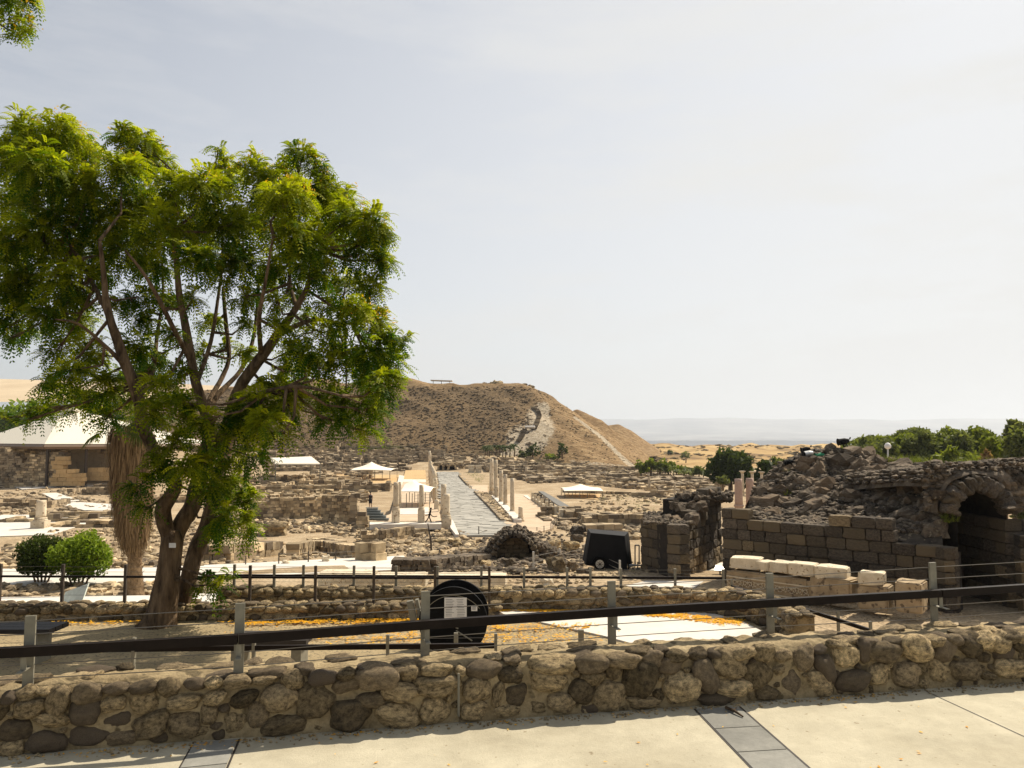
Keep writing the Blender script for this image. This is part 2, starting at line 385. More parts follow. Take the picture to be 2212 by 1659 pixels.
valley = ramp(nz(.0016, 8, .6), [(.35, (.10, .12, .09)), (.5, (.2, .19, .13)), (.62, (.32, .28, .2)), (.7, (.12, .15, .10))])
allc = mixn(band(sep.outputs['Y'], 900, 1400), mid, valley)
l.new(allc, b.inputs['Base Color']); b.inputs['Roughness'].default_value = .95; b.inputs['Specular IOR Level'].default_value = .1
bp = N.new('ShaderNodeBump'); bp.inputs['Strength'].default_value = .7; bp.inputs['Distance'].default_value = .06
l.new(nz(6, 8, .7), bp.inputs['Height']); l.new(bp.outputs[0], b.inputs['Normal'])
M['ground'] = m
g = G(); g.v, g.f = land(); g.t = [.5]*len(g.v)
g.build('ground', M['ground'], smooth=True, kind='structure')

# terrace of gravel and earth between the walls, a sheet just over the land
M['terrace'] = stone('terrace_gravel', (.27, .205, .11), (.42, .33, .19), .9, .95, .9, 45, tone=None, specks=(.16, .13, .08), speck_scale=22, speck_lo=.56, dist=.02)
g = G(); nx, ny = 40, 24; x0, x1, y0, y1 = -11.5, 4.6, 6.0, 16.55
for j in range(ny+1):
    for i in range(nx+1):
        X = x0+(x1-x0)*i/nx; Y = y0+(y1-y0)*j/ny
        g.v.append((X, Y, -1.47+.03*noise.noise(Vector((X*.7, Y*.7, 0))))); g.t.append(.5)
for j in range(ny):
    for i in range(nx):
        a = j*(nx+1)+i; g.f.append((a, a+1, a+nx+2, a+nx+1))
g.build('gravel_terrace', M['terrace'], smooth=True, kind='structure')

def sheet(name, pix, z, mat, lift=.0, sub=None, kind='structure', thick=.06):
    """a paved sheet whose outline is read from the photo and laid at height z (a number, or None for the land)"""
    P = []
    for i, (x, y) in enumerate(pix):
        p = at_z(x, y, z) if z is not None else hit(x, y)
        P.append(Vector((p.x, p.y, p.z+lift)))
    n = len(P); g = G(); vs = [p[:] for p in P]+[(p.x, p.y, p.z-thick) for p in P]
    fs = [tuple(range(n))]+[(i, i+n, (i+1) % n+n, (i+1) % n) for i in range(n)]
    # keep the top facing up
    a = sum(P[i].x*P[(i+1) % n].y-P[(i+1) % n].x*P[i].y for i in range(n))
    if a < 0: fs = [tuple(reversed(f)) for f in fs]
    g.add(vs, fs)
    return g.build(name, mat, kind=kind)

# ------------------------------------------------------------------ the tell (great mound), its neighbour, the far hill, mountains
def loft(name, rows, mat, nu=160, nv=14, relief=1.2, rs=.05, kind='structure', attr=None, smooth=True, ridged=0):
    """rows: polylines of world points from foot to rim to back; swept into one hillside with relief"""
    def resample(row):
        row = [Vector(p) for p in row]; L_ = [0]
        for a, b_ in zip(row, row[1:]): L_.append(L_[-1]+(b_-a).length)
        out = []
        for k in range(nu+1):
            t = L_[-1]*k/nu
            for i in range(len(row)-1):
                if t <= L_[i+1]+1e-9:
                    q = (t-L_[i])/max(1e-9, L_[i+1]-L_[i]); out.append(row[i].lerp(row[i+1], q)); break
        while len(out) < nu+1: out.append(row[-1].copy())
        # soften corners
        for _ in range(2): out = [out[0]]+[(out[i-1]+out[i]*2+out[i+1])/4 for i in range(1, nu)]+[out[-1]]
        return out
    RS = [resample(r_) for r_ in rows]; g = G(); rowsn = []
    for s in range(len(RS)-1):
        for j in range(nv if s < len(RS)-2 else nv+1): rowsn.append((s, j/nv))
    tot = len(rowsn)
    for (s, q) in rowsn:
        for k in range(nu+1):
            p = RS[s][k].lerp(RS[s+1][k], q)
            edge = math.sin(math.pi*min(1, max(0, (s+q)/(len(RS)-1))))
            nn = noise.noise(p*rs)+.5*noise.noise(p*rs*2.7)+.28*noise.noise(p*rs*6.1)
            if ridged: nn += ridged*(abs(noise.noise(Vector((k*9.0/nu*2.2, (s+q)*.5, 3))))-.3)*-2
            p = p+Vector((0, 0, nn*relief*(.25+.75*edge)))
            g.v.append(p[:]); g.t.append(attr(k/nu, (s+q)/(len(RS)-1), p) if attr else 0.0)
    for i in range(tot-1):
        for k in range(nu):
            a = i*(nu+1)+k; g.f.append((a, a+1, a+nu+2, a+nu+1))
    return g, g.build(name, mat, smooth=smooth, kind=kind)
# hillside material: dry grass and dark stubble; tone marks the bare chalk of the cutting
m, nt, b = new_mat('tell_hillside'); N = nt.nodes; l = nt.links; geo = N.new('ShaderNodeNewGeometry')
sep = N.new('ShaderNodeSeparateXYZ'); l.new(geo.outputs['Position'], sep.inputs[0])
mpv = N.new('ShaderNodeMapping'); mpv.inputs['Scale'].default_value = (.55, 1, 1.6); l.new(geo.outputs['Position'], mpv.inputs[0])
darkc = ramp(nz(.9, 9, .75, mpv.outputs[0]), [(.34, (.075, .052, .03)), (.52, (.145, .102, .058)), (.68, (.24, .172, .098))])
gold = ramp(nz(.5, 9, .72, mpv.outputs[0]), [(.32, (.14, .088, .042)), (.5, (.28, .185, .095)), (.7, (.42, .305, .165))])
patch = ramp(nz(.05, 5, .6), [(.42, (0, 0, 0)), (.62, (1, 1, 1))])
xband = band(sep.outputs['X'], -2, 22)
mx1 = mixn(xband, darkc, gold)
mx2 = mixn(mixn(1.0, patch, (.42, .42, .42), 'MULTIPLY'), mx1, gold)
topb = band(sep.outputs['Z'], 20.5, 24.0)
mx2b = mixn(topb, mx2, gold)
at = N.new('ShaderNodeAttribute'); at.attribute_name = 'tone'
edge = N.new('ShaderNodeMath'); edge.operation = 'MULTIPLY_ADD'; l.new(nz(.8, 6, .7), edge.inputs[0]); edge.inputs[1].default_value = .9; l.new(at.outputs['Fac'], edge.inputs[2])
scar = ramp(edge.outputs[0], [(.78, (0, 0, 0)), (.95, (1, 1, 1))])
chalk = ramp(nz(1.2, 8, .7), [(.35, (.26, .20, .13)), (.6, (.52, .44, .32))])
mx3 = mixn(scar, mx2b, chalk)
l.new(mx3, b.inputs['Base Color']); b.inputs['Roughness'].default_value = .97; b.inputs['Specular IOR Level'].default_value = .05
bp = N.new('ShaderNodeBump'); bp.inputs['Strength'].default_value = 1.0; bp.inputs['Distance'].default_value = .9
l.new(nz(.7, 8, .75, mpv.outputs[0]), bp.inputs['Height']); l.new(bp.outputs[0], b.inputs['Normal'])
M['tell'] = m
SCAR = [((1222, 868), 7), ((1172, 885), 14), ((1162, 905), 22), ((1170, 925), 24), ((1155, 945), 26), ((1125, 950), 26), ((1112, 975), 16), ((1090, 985), 8)]
STREAK = [((1240, 900), 3), ((1300, 945), 5), ((1345, 990), 6), ((1380, 1020), 8)]
def to_px(p):
    d = Vector((p.x, p.y*math.cos(PITCH)+(p.z-EYE)*math.sin(PITCH), -p.y*math.sin(PITCH)+(p.z-EYE)*math.cos(PITCH)))
    return ((512+F_PX*d.x/d.y)/K, (384-F_PX*d.z/d.y)/K)
def tell_attr(u, v, p):
    if p.y < 5 or v > .55: return 0.0
    q = to_px(p); best = 0
    for ((x, y), r_) in SCAR:
        d = math.hypot(q[0]-x, (q[1]-y)*1.0); best = max(best, 1.05-.75*d/(r_*1.35))
    for (a, ra), (c, rc) in zip(STREAK, STREAK[1:]):
        ax, ay = a; bx, by = c; t = max(0, min(1, ((q[0]-ax)*(bx-ax)+(q[1]-ay)*(by-ay))/((bx-ax)**2+(by-ay)**2)))
        d = math.hypot(q[0]-ax-(bx-ax)*t, q[1]-ay-(by-ay)*t); best = max(best, .85-.6*d/(ra+(rc-ra)*t))
    if q[1] > 985+ (q[0]-1180)*.12 and q[0] > 1230: best = max(best, .42)   # eroded chalky foot
    return max(0, best)
foot = [at_y(x, y, d) for x, y, d in ((-260, 985, 300), (60, 975, 262), (300, 972, 250), (500, 972, 242), (700, 974, 240), (900, 979, 238), (1040, 988, 234), (1160, 1002, 226), (1260, 1018, 218), (1330, 1030, 212), (1400, 1040, 210), (1450, 1010, 300))]
belly = [at_y(x, y, d) for x, y, d in ((-180, 930, 330), (100, 915, 290), (330, 915, 278), (500, 900, 272), (700, 896, 270), (900, 900, 268), (1040, 905, 264), (1150, 918, 256), (1225, 938, 248), (1290, 960, 243), (1370, 1006, 232), (1425, 1005, 305))]
rim = [at_y(x, y, d) for x, y, d in ((-100, 905, 360), (180, 880, 325), (380, 855, 310), (540, 836, 302), (700, 824, 300), (880, 822, 300), (1000, 831, 298), (1120, 833, 294), (1190, 858, 288), (1245, 897, 283), (1310, 944, 280), (1402, 1000, 310))]
back = [p+Vector((0, 45, 1.0)) for p in rim]; back2 = [Vector((p.x, p.y+140, -8)) for p in rim]
for p in foot: p.z -= .8
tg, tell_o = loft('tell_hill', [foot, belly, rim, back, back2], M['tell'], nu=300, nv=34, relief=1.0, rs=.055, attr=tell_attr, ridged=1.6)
TELL = BVHTree.FromPolygons(tg.v, tg.f)
def on_tell(x, y):
    r_ = ray(x, y).normalized(); h = TELL.ray_cast(Vector((0, 0, EYE)), r_); return h[0]
# spur behind and the third hill
m2 = M['tell']
spur = [[at_y(x, y, 330) for x, y in ((1225, 960), (1270, 965), (1330, 985), (1420, 1010))], [at_y(x, y, 350) for x, y in ((1215, 900), (1245, 886), (1300, 912), (1400, 985))], [at_y(x, y, 420) for x, y in ((1200, 960), (1250, 960), (1300, 960), (1400, 985))]]
loft('spur_hill', spur, m2, nu=60, nv=14, relief=1.0, rs=.05)
h3 = [[at_y(x, y, 400) for x, y in ((1240, 985), (1300, 990), (1360, 990), (1430, 985))], [at_y(x, y, 440) for x, y in ((1262, 955), (1300, 919), (1335, 915), (1364, 930), (1425, 972))], [at_y(x, y, 540) for x, y in ((1260, 975), (1320, 970), (1360, 970), (1430, 975))]]
loft('third_hill', h3, m2, nu=60, nv=14, relief=1.2, rs=.03)
M['farfield'] = stone('far_field', (.42, .32, .2), (.55, .44, .29), .012, .95, 0, tone=None)
fl = [[at_y(x, 868, 700) for x in (-500, 0, 300, 600)], [at_y(x, y, 900) for x, y in ((-500, 806), (0, 819), (90, 822), (300, 826), (600, 840))], [at_y(x, 868, 1300) for x in (-500, 0, 300, 600)]]
loft('far_field_hill', fl, M['farfield'], nu=60, nv=10, relief=2, rs=.004)
# Gilead ridge across the valley
M['mountain'] = stone('mountain_slopes', (.05, .06, .075), (.30, .29, .27), .0012, .95, 0, tone=None)
def mtn(d, ybase, tops, back_d):
    f = [at_y(x, ybase, d*.62) for x, _ in tops]; mid_ = [at_y(x, (ybase+y)/2+3, d*.85) for x, y in tops]; t = [at_y(x, y, d) for x, y in tops]
    bk = [Vector((p.x*1.05, back_d, -130)) for p in t]
    return [f, mid_, t, bk]
tops = [(-400, 925), (200, 915), (700, 912), (1100, 908), (1290, 906), (1500, 903), (1750, 905), (1960, 908), (2060, 905), (2250, 902), (2700, 900)]
loft('mountain_ridge', mtn(15000, 952, tops, 22000), M['mountain'], nu=140, nv=14, relief=28, rs=.0009)

# ------------------------------------------------------------------ haze
g = G(); g.box((0, 9900, 210), (36000, 20400, 690))
hz = g.build('haze', bpy.data.materials.new('haze_air'), kind='stuff')
hm = hz.data.materials[0]; hm.use_nodes = True; nt = hm.node_tree; nt.nodes.clear()
vo = nt.nodes.new('ShaderNodeOutputMaterial'); pv = nt.nodes.new('ShaderNodeVolumePrincipled')
pv.inputs['Color'].default_value = (.86, .92, 1, 1); pv.inputs['Density'].default_value = 1.0e-4; pv.inputs['Anisotropy'].default_value = .3
nt.links.new(pv.outputs[0], vo.inputs['Volume'])
# ------------------------------------------------------------------ walkway
def src2d(o, s, pts):   # readings made on an enlarged crop (origin o in photo px, s enlarged px per photo px)
    k = 2212/4096.0
    return [((o[0]+x/s)*k, (o[1]+y/s)*k) for x, y in pts]
W0 = at_z(0, 1633, 0); W1 = at_z(2212, 1474, 0)          # foot of the near wall's face
WD = (W1-W0).normalized(); WN = Vector((-WD.y, WD.x, 0))  # along, and away from the camera
WH = .40
M['walk'] = stone('walkway_concrete', (.345, .305, .215), (.50, .455, .335), .8, .92, .5, 50, tone=None, specks=(.25, .205, .13), speck_scale=17, speck_lo=.67, dist=.01)
M['paver'] = stone('grey_paver', (.20, .195, .17), (.27, .26, .225), 2.5, .9, .3, 60, tone_amt=.12, dist=.006)
def wbase(u, off=0): return W0+WD*u+WN*off
grain(M['walk'], 4.5, .84, 1.10); grain(M['paver'], 9, .8, 1.15)
g = G()
a = wbase(-9, .05); b_ = wbase(18, .05)
vs = [(a.x, a.y, 0), (b_.x, b_.y, 0), (b_.x+3, -9, 0), (a.x-3, -9, 0)]
g.add(vs+[(x, y, -.3) for x, y, z in vs], [(3, 2, 1, 0), (0, 1, 5, 4), (1, 2, 6, 5), (2, 3, 7, 6), (3, 0, 4, 7)])
walk = g.build('pavement', M['walk'], kind='structure')
pav_me = None
def paver_strip(A, B, toward, n):
    """A, B: strip edges at the wall foot; pavers run toward the viewer"""
    global pav_me
    w = (B-A); L_ = toward
    for i in range(n):
        q0 = A+L_*(i*.40); g = G(); e = .006
        c = [q0+w*.02+L_*e, q0+w*.98+L_*e, q0+w*.98+L_*(.40-e), q0+w*.02+L_*(.40-e)]
        top = [(p.x, p.y, .006) for p in c]; low = [(p.x, p.y, -.02) for p in c]
        g.add(top+low, [(0, 3, 2, 1), (0, 1, 5, 4), (1, 2, 6, 5), (2, 3, 7, 6), (3, 0, 4, 7)])
        o = g.build('paver', M['paver'], walk)
for (xa, ya, xb, yb, xc, yc) in ((418, 1606, 515, 1597, 388, 1659), (1500, 1532, 1596, 1527, 1622, 1659)):
    A = at_z(xa, ya, 0); B = at_z(xb, yb, 0); Cc = at_z(xc, yc, 0)
    paver_strip(A, B, (Cc-A).normalized(), 8 if xa < 1000 else 9)
    gj = G(); t = (Cc-A).normalized(); s_ = (B-A)
    for q in (A-s_*.02, B+s_*.0):
        c = [q, q+s_.normalized()*.014, q+s_.normalized()*.014+t*4, q+t*4]
        gj.add([(p.x, p.y, .003) for p in c], [(0, 3, 2, 1)] if False else [(0, 1, 2, 3)])
    gj.build('joint', M['darkwood'], walk)
gj = G(); q0 = at_z(2000, 1494, 0); q1 = at_z(2212, 1592, 0); d = (q1-q0).normalized(); s_ = Vector((-d.y, d.x, 0))*.008
c = [q0, q0+s_, q1+d*3+s_, q1+d*3]; gj.add([(p.x, p.y, .003) for p in c], [(0, 1, 2, 3)]); gj.build('joint', M['darkwood'], walk)

# ------------------------------------------------------------------ near fieldstone wall
wall = empty('fieldstone_wall', wbase(4, .2), 'low wall of rounded basalt fieldstones set in tan mortar along the concrete walkway', 'wall')
g = G(); n = 420; hw = .18
def wall_top(u): return WH+.018*noise.noise(Vector((u*1.3, 0, 0)))
rows_ = [(-.0, -.1), (.0, .05), (.02, .2), (.03, .33), (.06, .385), (.12, .40), (.22, .405), (.32, .40), (.37, .36), (.38, -1.7)]
U0, U1 = -1.5, 9.6
for i in range(n+1):
    u = U0+(U1-U0)*i/n
    for j, (o, z) in enumerate(rows_):
        p = wbase(u, o+.012); j_ = .020*noise.noise(Vector((u*5, z*9, o*7)))+.012*noise.noise(Vector((u*19, z*21, o*21)))
        g.v.append((p.x+WN.x*j_, p.y+WN.y*j_, z+(wall_top(u)-WH if z > .3 else 0)+j_)); g.t.append(.5)
k = len(rows_)
for i in range(n):
    for j in range(k-1):
        a = i*k+j; g.f.append((a, a+k, a+k+1, a+1))
mort = g.build('mortar', M['mortar'], wall, smooth=True)
STONES = rockmesh('stone', 14, 3, .22, .2, M['fieldstone'], True)
# face stones, read from four enlargements: (cx, cy, w, h, tilt)
CR1 = [(60,1135,110,90,0),(190,1110,190,110,-10),(330,1085,120,60,0),(440,1160,170,200,0),(660,1090,215,150,-4),(880,1055,190,90,-5),(1085,1025,190,90,-6),(1270,1030,170,140,0),(1480,1015,160,90,0),(1620,1010,130,80,0),(1800,1010,190,90,-4),(2010,1000,180,60,0),
 (215,1215,220,130,0),(850,1185,190,120,-12),(1085,1165,230,190,0),(1395,1165,260,110,0),(1640,1130,160,90,-10),(1850,1140,200,110,-25),(2040,1130,120,140,0),
 (110,1385,240,150,0),(390,1300,270,110,0),(640,1250,230,180,0),(870,1315,220,130,-8),(1150,1340,250,180,-20),(1400,1330,240,180,10),(1590,1260,130,140,0),(1790,1325,190,160,0),(1960,1270,170,190,0),
 (360,1465,300,150,0),(650,1420,300,150,5),(920,1440,240,120,0),(80,1510,200,120,0),(1180,1430,200,90,0),(1500,1390,170,90,0)]
CR2 = [(115,1000,190,65,0),(325,975,170,130,10),(550,965,200,110,0),(740,925,160,85,-5),(975,955,290,190,8),(1110,890,140,60,0),(1212,935,125,115,0),(1420,895,230,95,4),
 (215,1130,250,180,0),(480,1160,270,240,0),(735,1040,210,130,-5),(1150,1085,250,130,15),(925,1150,200,110,8),(1425,1040,310,150,5),
 (60,1280,150,190,0),(265,1340,330,140,-4),(530,1340,140,95,0),(760,1260,280,230,3),(1135,1265,330,170,0),(1415,1225,230,190,0),
 (1785,910,240,130,-5),(1735,1070,210,170,0),(1705,1230,210,140,0),(1890,1120,90,210,8),(1995,960,170,120,0),(2030,1115,160,160,0),(1960,1230,200,90,0)]
CR3 = [(105,825,220,100,4),(420,830,340,140,2),(700,810,240,130,0),(945,775,250,110,3),(1170,775,170,130,0),(1350,760,160,90,8),(1530,745,140,100,0),(1660,745,120,80,0),(1860,710,180,90,-8),
 (110,960,200,130,0),(385,1005,270,150,8),(705,970,170,110,0),(880,915,110,140,12),(1080,985,240,250,0),(1310,880,190,140,-12),(1740,870,270,190,35),(1570,960,170,240,-15),(2030,790,150,130,0),
 (170,1110,250,150,8),(625,1085,180,170,30),(840,1115,225,195,0),(1390,1060,240,220,0),(1780,1050,310,130,5),(1975,960,190,200,30),
 (60,1235,200,80,0),(310,1210,190,110,5),(470,1165,210,140,22),(1215,1115,95,110,30),(1110,1160,260,90,0),(1640,1140,260,90,0),(2030,1090,170,100,0)]
CR4 = [(640,760,150,60,5),(830,755,150,50,0),(1000,745,130,60,0),(1265,730,120,80,10),(1410,720,120,70,0),(1620,735,150,110,0),(1790,700,150,80,0),
 (670,890,160,160,5),(795,865,75,150,5),(930,870,200,125,5),(1145,835,200,160,0),(1345,850,160,170,15),(1530,830,170,150,12),(1720,810,150,130,0),(1750,880,140,90,0),
 (385,920,140,170,20),(530,985,110,190,-30),(1170,970,110,100,0),
 (485,1085,170,140,15),(710,1065,205,120,-8),(885,1025,150,140,0),(1075,1025,190,170,10),(1310,1010,165,150,20),(1485,990,185,140,0),(1630,1035,90,60,10),(1780,980,200,120,0)]
def face_stone(cx, cy, w, h, tilt, o, s, big=1.06):
    c = src2d(o, s, [(cx, cy), (cx+w/2, cy), (cx, cy-h/2)])
    def onface(q):
        r_ = ray(*q); t = ((W0-Vector((0, 0, 0))).dot(WN))/(r_.dot(WN)); return Vector((r_.x*t, r_.y*t, EYE+r_.z*t))
    P, Q, T = onface(c[0]), onface(c[1]), onface(c[2])
    return P, 2*(Q-P).length*big, 2*(T.z-P.z)*big
wz = math.atan2(WD.y, WD.x)
def add_face(lst, o, s, sx0, sx1):
    for (cx, cy, w, h, tilt) in lst:
        if not (sx0 <= cx < sx1): continue
        P, ww, hh = face_stone(cx, cy, w, h, tilt, o, s)
        zc = max(hh*.42, min(P.z, WH-hh*.36))
        dep = min(.26, max(.12, (ww+hh)*.38))
        pos = Vector((P.x, P.y, zc))+WN*(.040+random.uniform(-.02, .025))
        put('stone', random.choice(STONES), pos, (ww*1.08, dep, hh*1.1), (0, R(tilt*.8)+random.uniform(-.08, .08), wz+random.uniform(-.1, .1)), wall)
FE = []
_put = put
def put(name, me, loc, dims, rot=(0, 0, 0), parent=None, kind=None):
    if name == 'stone' and parent is wall: FE.append((Vector(loc[:2]+(0,) if not isinstance(loc, Vector) else (loc.x, loc.y, 0)).dot(WD), loc[2] if not isinstance(loc, Vector) else loc.z, dims[0]/2, dims[2]/2))
    return _put(name, me, loc, dims, rot, parent, kind)
add_face(CR1, (0, 2200), 1.903, 0, 2093); 
add_face(CR2, (1000, 2200), 1.903, 200, 2093)
add_face(CR3, (2000, 2200), 1.903, 190, 2200)
add_face(CR4, (3000, 2100), 1.707, 300, 2000)
for t_ in range(6000):   # small stones fill the gaps, largest first
    u = random.uniform(-.3, 8.6); z = random.uniform(.02, .36) if t_ % 2 else random.uniform(.02, .13); a = .11-.082*t_/6000; b2 = a*random.uniform(.55, 1); p = wbase(u, .05); q = p.dot(WD)
    if any(((q-e[0])/(e[2]*.93+a))**2+((z-e[1])/(e[3]*.93+b2))**2 < .86 for e in FE): continue
    put('stone', random.choice(STONES), Vector((p.x, p.y, z)), (a*2, .11, b2*2), (0, random.uniform(-.5, .5), wz), wall)
# stones beyond the frame edges, small chinking stones, and the loose rough cap
for u in list(np.arange(-1.4, -.05, .24))+list(np.arange(7.75, 9.5, .25)):
    for z in (.08, .22, .35):
        put('stone', random.choice(STONES), wbase(u+random.uniform(-.05, .05), .06)+Vector((0, 0, z)), (.27, .16, .15), (0, random.uniform(-.2, .2), wz), wall)
CAP = rockmesh('cap_stone', 6, 3, .30, .25, M['fieldstone'], True, 50)
for row, off in enumerate((.11, .21, .31)):
    u = U0+.1
    while u < U1:
        w = random.uniform(.12, .30)
        if random.random() < (.4, .35, .6)[row]:
            h_ = random.uniform(.035, .07); p = wbase(u+w/2, off+random.uniform(-.02, .03)); p.z = wall_top(u)+random.uniform(-.014, .004)
            put('cap_stone', random.choice(CAP), p, (w, random.uniform(.12, .17), h_*1.3), (random.uniform(-.1, .1), random.uniform(-.08, .08), wz+random.uniform(-.4, .4)), wall)
        u += w*random.uniform(.9, 1.2)
# broken ties of an older railing left in the wall
for (x, y0, y1, w) in ((992, 1455, 1553, .022), (1030, 1298, 1298, 0)):
    if w:
        P = at_y(x, (y0+y1)/2, 0.1); c = src2d((1000, 2200), 1.903, [(1588, 940), (1588, 1265)])
        r0, r1 = ray(*c[0]), ray(*c[1]); f = lambda r_: (W0.dot(WN)-.015)/r_.dot(WN)
        A = Vector((r0.x*f(r0), r0.y*f(r0), EYE+r0.z*f(r0))); B = Vector((r1.x*f(r1), r1.y*f(r1), EYE+r1.z*f(r1)))
        g = G(); g.tube([A, B], .009, 6); g.build('bracket_strip', M['steel'], wall)
g = G()
for k in range(900):   # grit and crumbs at the wall foot
    u = random.uniform(-1, 9); q = abs(random.gauss(0, .05)); p = wbase(u, -.015-q); s = random.uniform(.004, .013)
    g.rock((p.x, p.y, s*.4), (s*2, s*1.6, s*1.4), random.random()*3)
g.build('rubble', M['mortar'], kind='stuff')
# a few petals and leaves on the walkway
n = 260; cen = []
for k in range(n):
    if k < 190: u = random.choice((2.0, 2.1, 1.2, 3.3, 5.9, 5.95, 4.4, .6))+random.gauss(0, .25); q = -.04-abs(random.gauss(0, .06))
    else: u = random.uniform(-.5, 8.5); q = -random.uniform(.1, 1.8)
    p = wbase(u, q); cen.append((p.x, p.y, .012))
cen = np.array(cen); v = leaf_quads(cen, .016); v[:, 2] = .006+np.abs(v[:, 2]-.012)*.25
quads('petals', v, M['petal'], RNG.random(n), kind='stuff')
# fallen stick
g = G(); A = at_z(1568, 1528, .02); B = at_z(1605, 1548, .015); Cc = at_z(1650, 1575, .015)
g.tube([A, A.lerp(B, .5)+Vector((0, 0, .008)), B], [.012, .010, .006], 6); g.tube([A.lerp(B, .4), at_z(1592, 1528, .03)], [.007, .003], 5)
g.build('stick', M['bark'], label='short broken dark stick lying by the wall foot on the paver strip', cat='stick')

# ------------------------------------------------------------------ railings
def railing(name, pts_top, pts_bot, label, group, post_w, post_t, rail_h, rail_s, cables, mats, extra=0, cat='railing', rail_off=0, bracket=True, cable_r=.003):
    """posts given by top and foot points; one black handrail and stretched cables"""
    root = empty(name, pts_bot[0], label, cat, group)
    n = len(pts_top)
    for i in range(n):
        a, b2 = pts_bot[i], pts_top[i]
        d = (pts_bot[min(i+1, n-1)]-pts_bot[max(i-1, 0)]); rz = math.atan2(d.y, d.x)
        g = G(); g.box(((a.x+b2.x)/2, (a.y+b2.y)/2, (a.z+b2.z)/2-.02), (post_w, post_t, b2.z-a.z+.04), rz); g.build('post', mats[0], root)
    def along(i, f, off=0):
        p = pts_bot[i].lerp(pts_top[i], f); return p
    if rail_s:
        nrm = []
        for i in range(n-1):
            a, b2 = along(i, rail_h), along(i+1, rail_h); d = (b2-a); L_ = d.length; d.normalize(); s_ = Vector((d.y, -d.x, 0)).normalized()
            c = (a+b2)/2+s_*rail_off; g = G(); hx = L_/2+.001
            up = Vector((0, 0, 1)); vs = []
            for e in (-1, 1):
                for (sy, sz) in ((-1, -1), (1, -1), (1, 1), (-1, 1)): vs.append(c+d*e*hx+s_*sy*rail_s[0]/2+up*sz*rail_s[1]/2)
            g.add(vs, [(0, 1, 2, 3), (7, 6, 5, 4), (0, 4, 5, 1), (1, 5, 6, 2), (2, 6, 7, 3), (3, 7, 4, 0)]); g.build('handrail', mats[1], root)
            if bracket:
                g = G(); q = a+s_*(rail_off-.0); rz = math.atan2(d.y, d.x)
                g.box((q.x+s_.x*.0, q.y, q.z-rail_s[1]*.5-.045), (.035, .006, .09), rz); g.box((q.x, q.y, q.z-rail_s[1]*.5-.088), (.035, abs(rail_off)*1.6+.02, .006), rz)
                g.build('bracket', M['steel'], root)
    for f in cables:
        g = G(); g.tube([along(i, f) for i in range(n)], cable_r, 5); g.build('cable', M['cable'], root)
    return root
# near railing on the wall: post foot and top readings
posts = [(60, 1480, 68, 1330), (515, 1455, 521, 1303), (918, 1420, 921, 1277), (1322, 1388, 1323, 1255), (1665, 1366, 1664, 1238), (2019, 1350, 2019, 1215), (2385, 1322, 2385, 1195)]
Tp, Bp = [], []
for (xb, yb, xt, yt) in posts:
    p = at_z(xb, yb, WH-.0); Bp.append(Vector((p.x, p.y, WH-.03))); q = at_y(xt, yt, p.y); Tp.append(Vector((p.x, p.y, q.z)))
d = Bp[1]-Bp[0]; Bp.insert(0, Bp[0]-d); Tp.insert(0, Vector((Bp[0].x, Bp[0].y, Tp[0].z)))
railing('walkway_railing', Tp, Bp, 'near railing of steel posts, dark brown handrail and wire cables on the fieldstone wall', None, .065, .018, .56, (.05, .062), (.93, .75, .34, .15), (M['steel'], M['rail']), rail_off=.08, cable_r=.0035)

# lower ramp railing just behind the near wall
def fence_at(xs, Y, ytop, ybot, zfoot=None):
    T_, B_ = [], []
    for k, x in enumerate(xs):
        y = Y(x) if callable(Y) else Y
        T_.append(at_y(x, ytop(x) if callable(ytop) else ytop, y)); q = at_y(x, ybot(x) if callable(ybot) else ybot, y)
        B_.append(Vector((T_[-1].x, T_[-1].y, q.z)))
    return T_, B_
T_, B_ = fence_at([-350, -90, 290, 549, 838, 1071], 9.0, lambda x: 1381-(.012*x), 1500)
railing('ramp_railing', T_, B_, 'low railing just behind the near wall with short grey posts under a dark rail', None, .035, .05, .80, (.045, .055), (.93, .55, .3), (M['steel'], M['rail']), bracket=False, cable_r=.003)
def lonepost(x, yt, Y, zb, label, w=.06):
    g = G(); t = at_y(x, yt, Y); g.box((t.x, t.y, (t.z+zb)/2), (w, .05, t.z-zb)); g.build('short_post', M['steel'], label=label, cat='post')
lonepost(1255, 1360, 8.6, -1.5, 'single short grey post standing right of the black cable reel')
lonepost(984+1, 1367, 11.6, -1.5, 'thin grey post by the foot of the black cable reel')

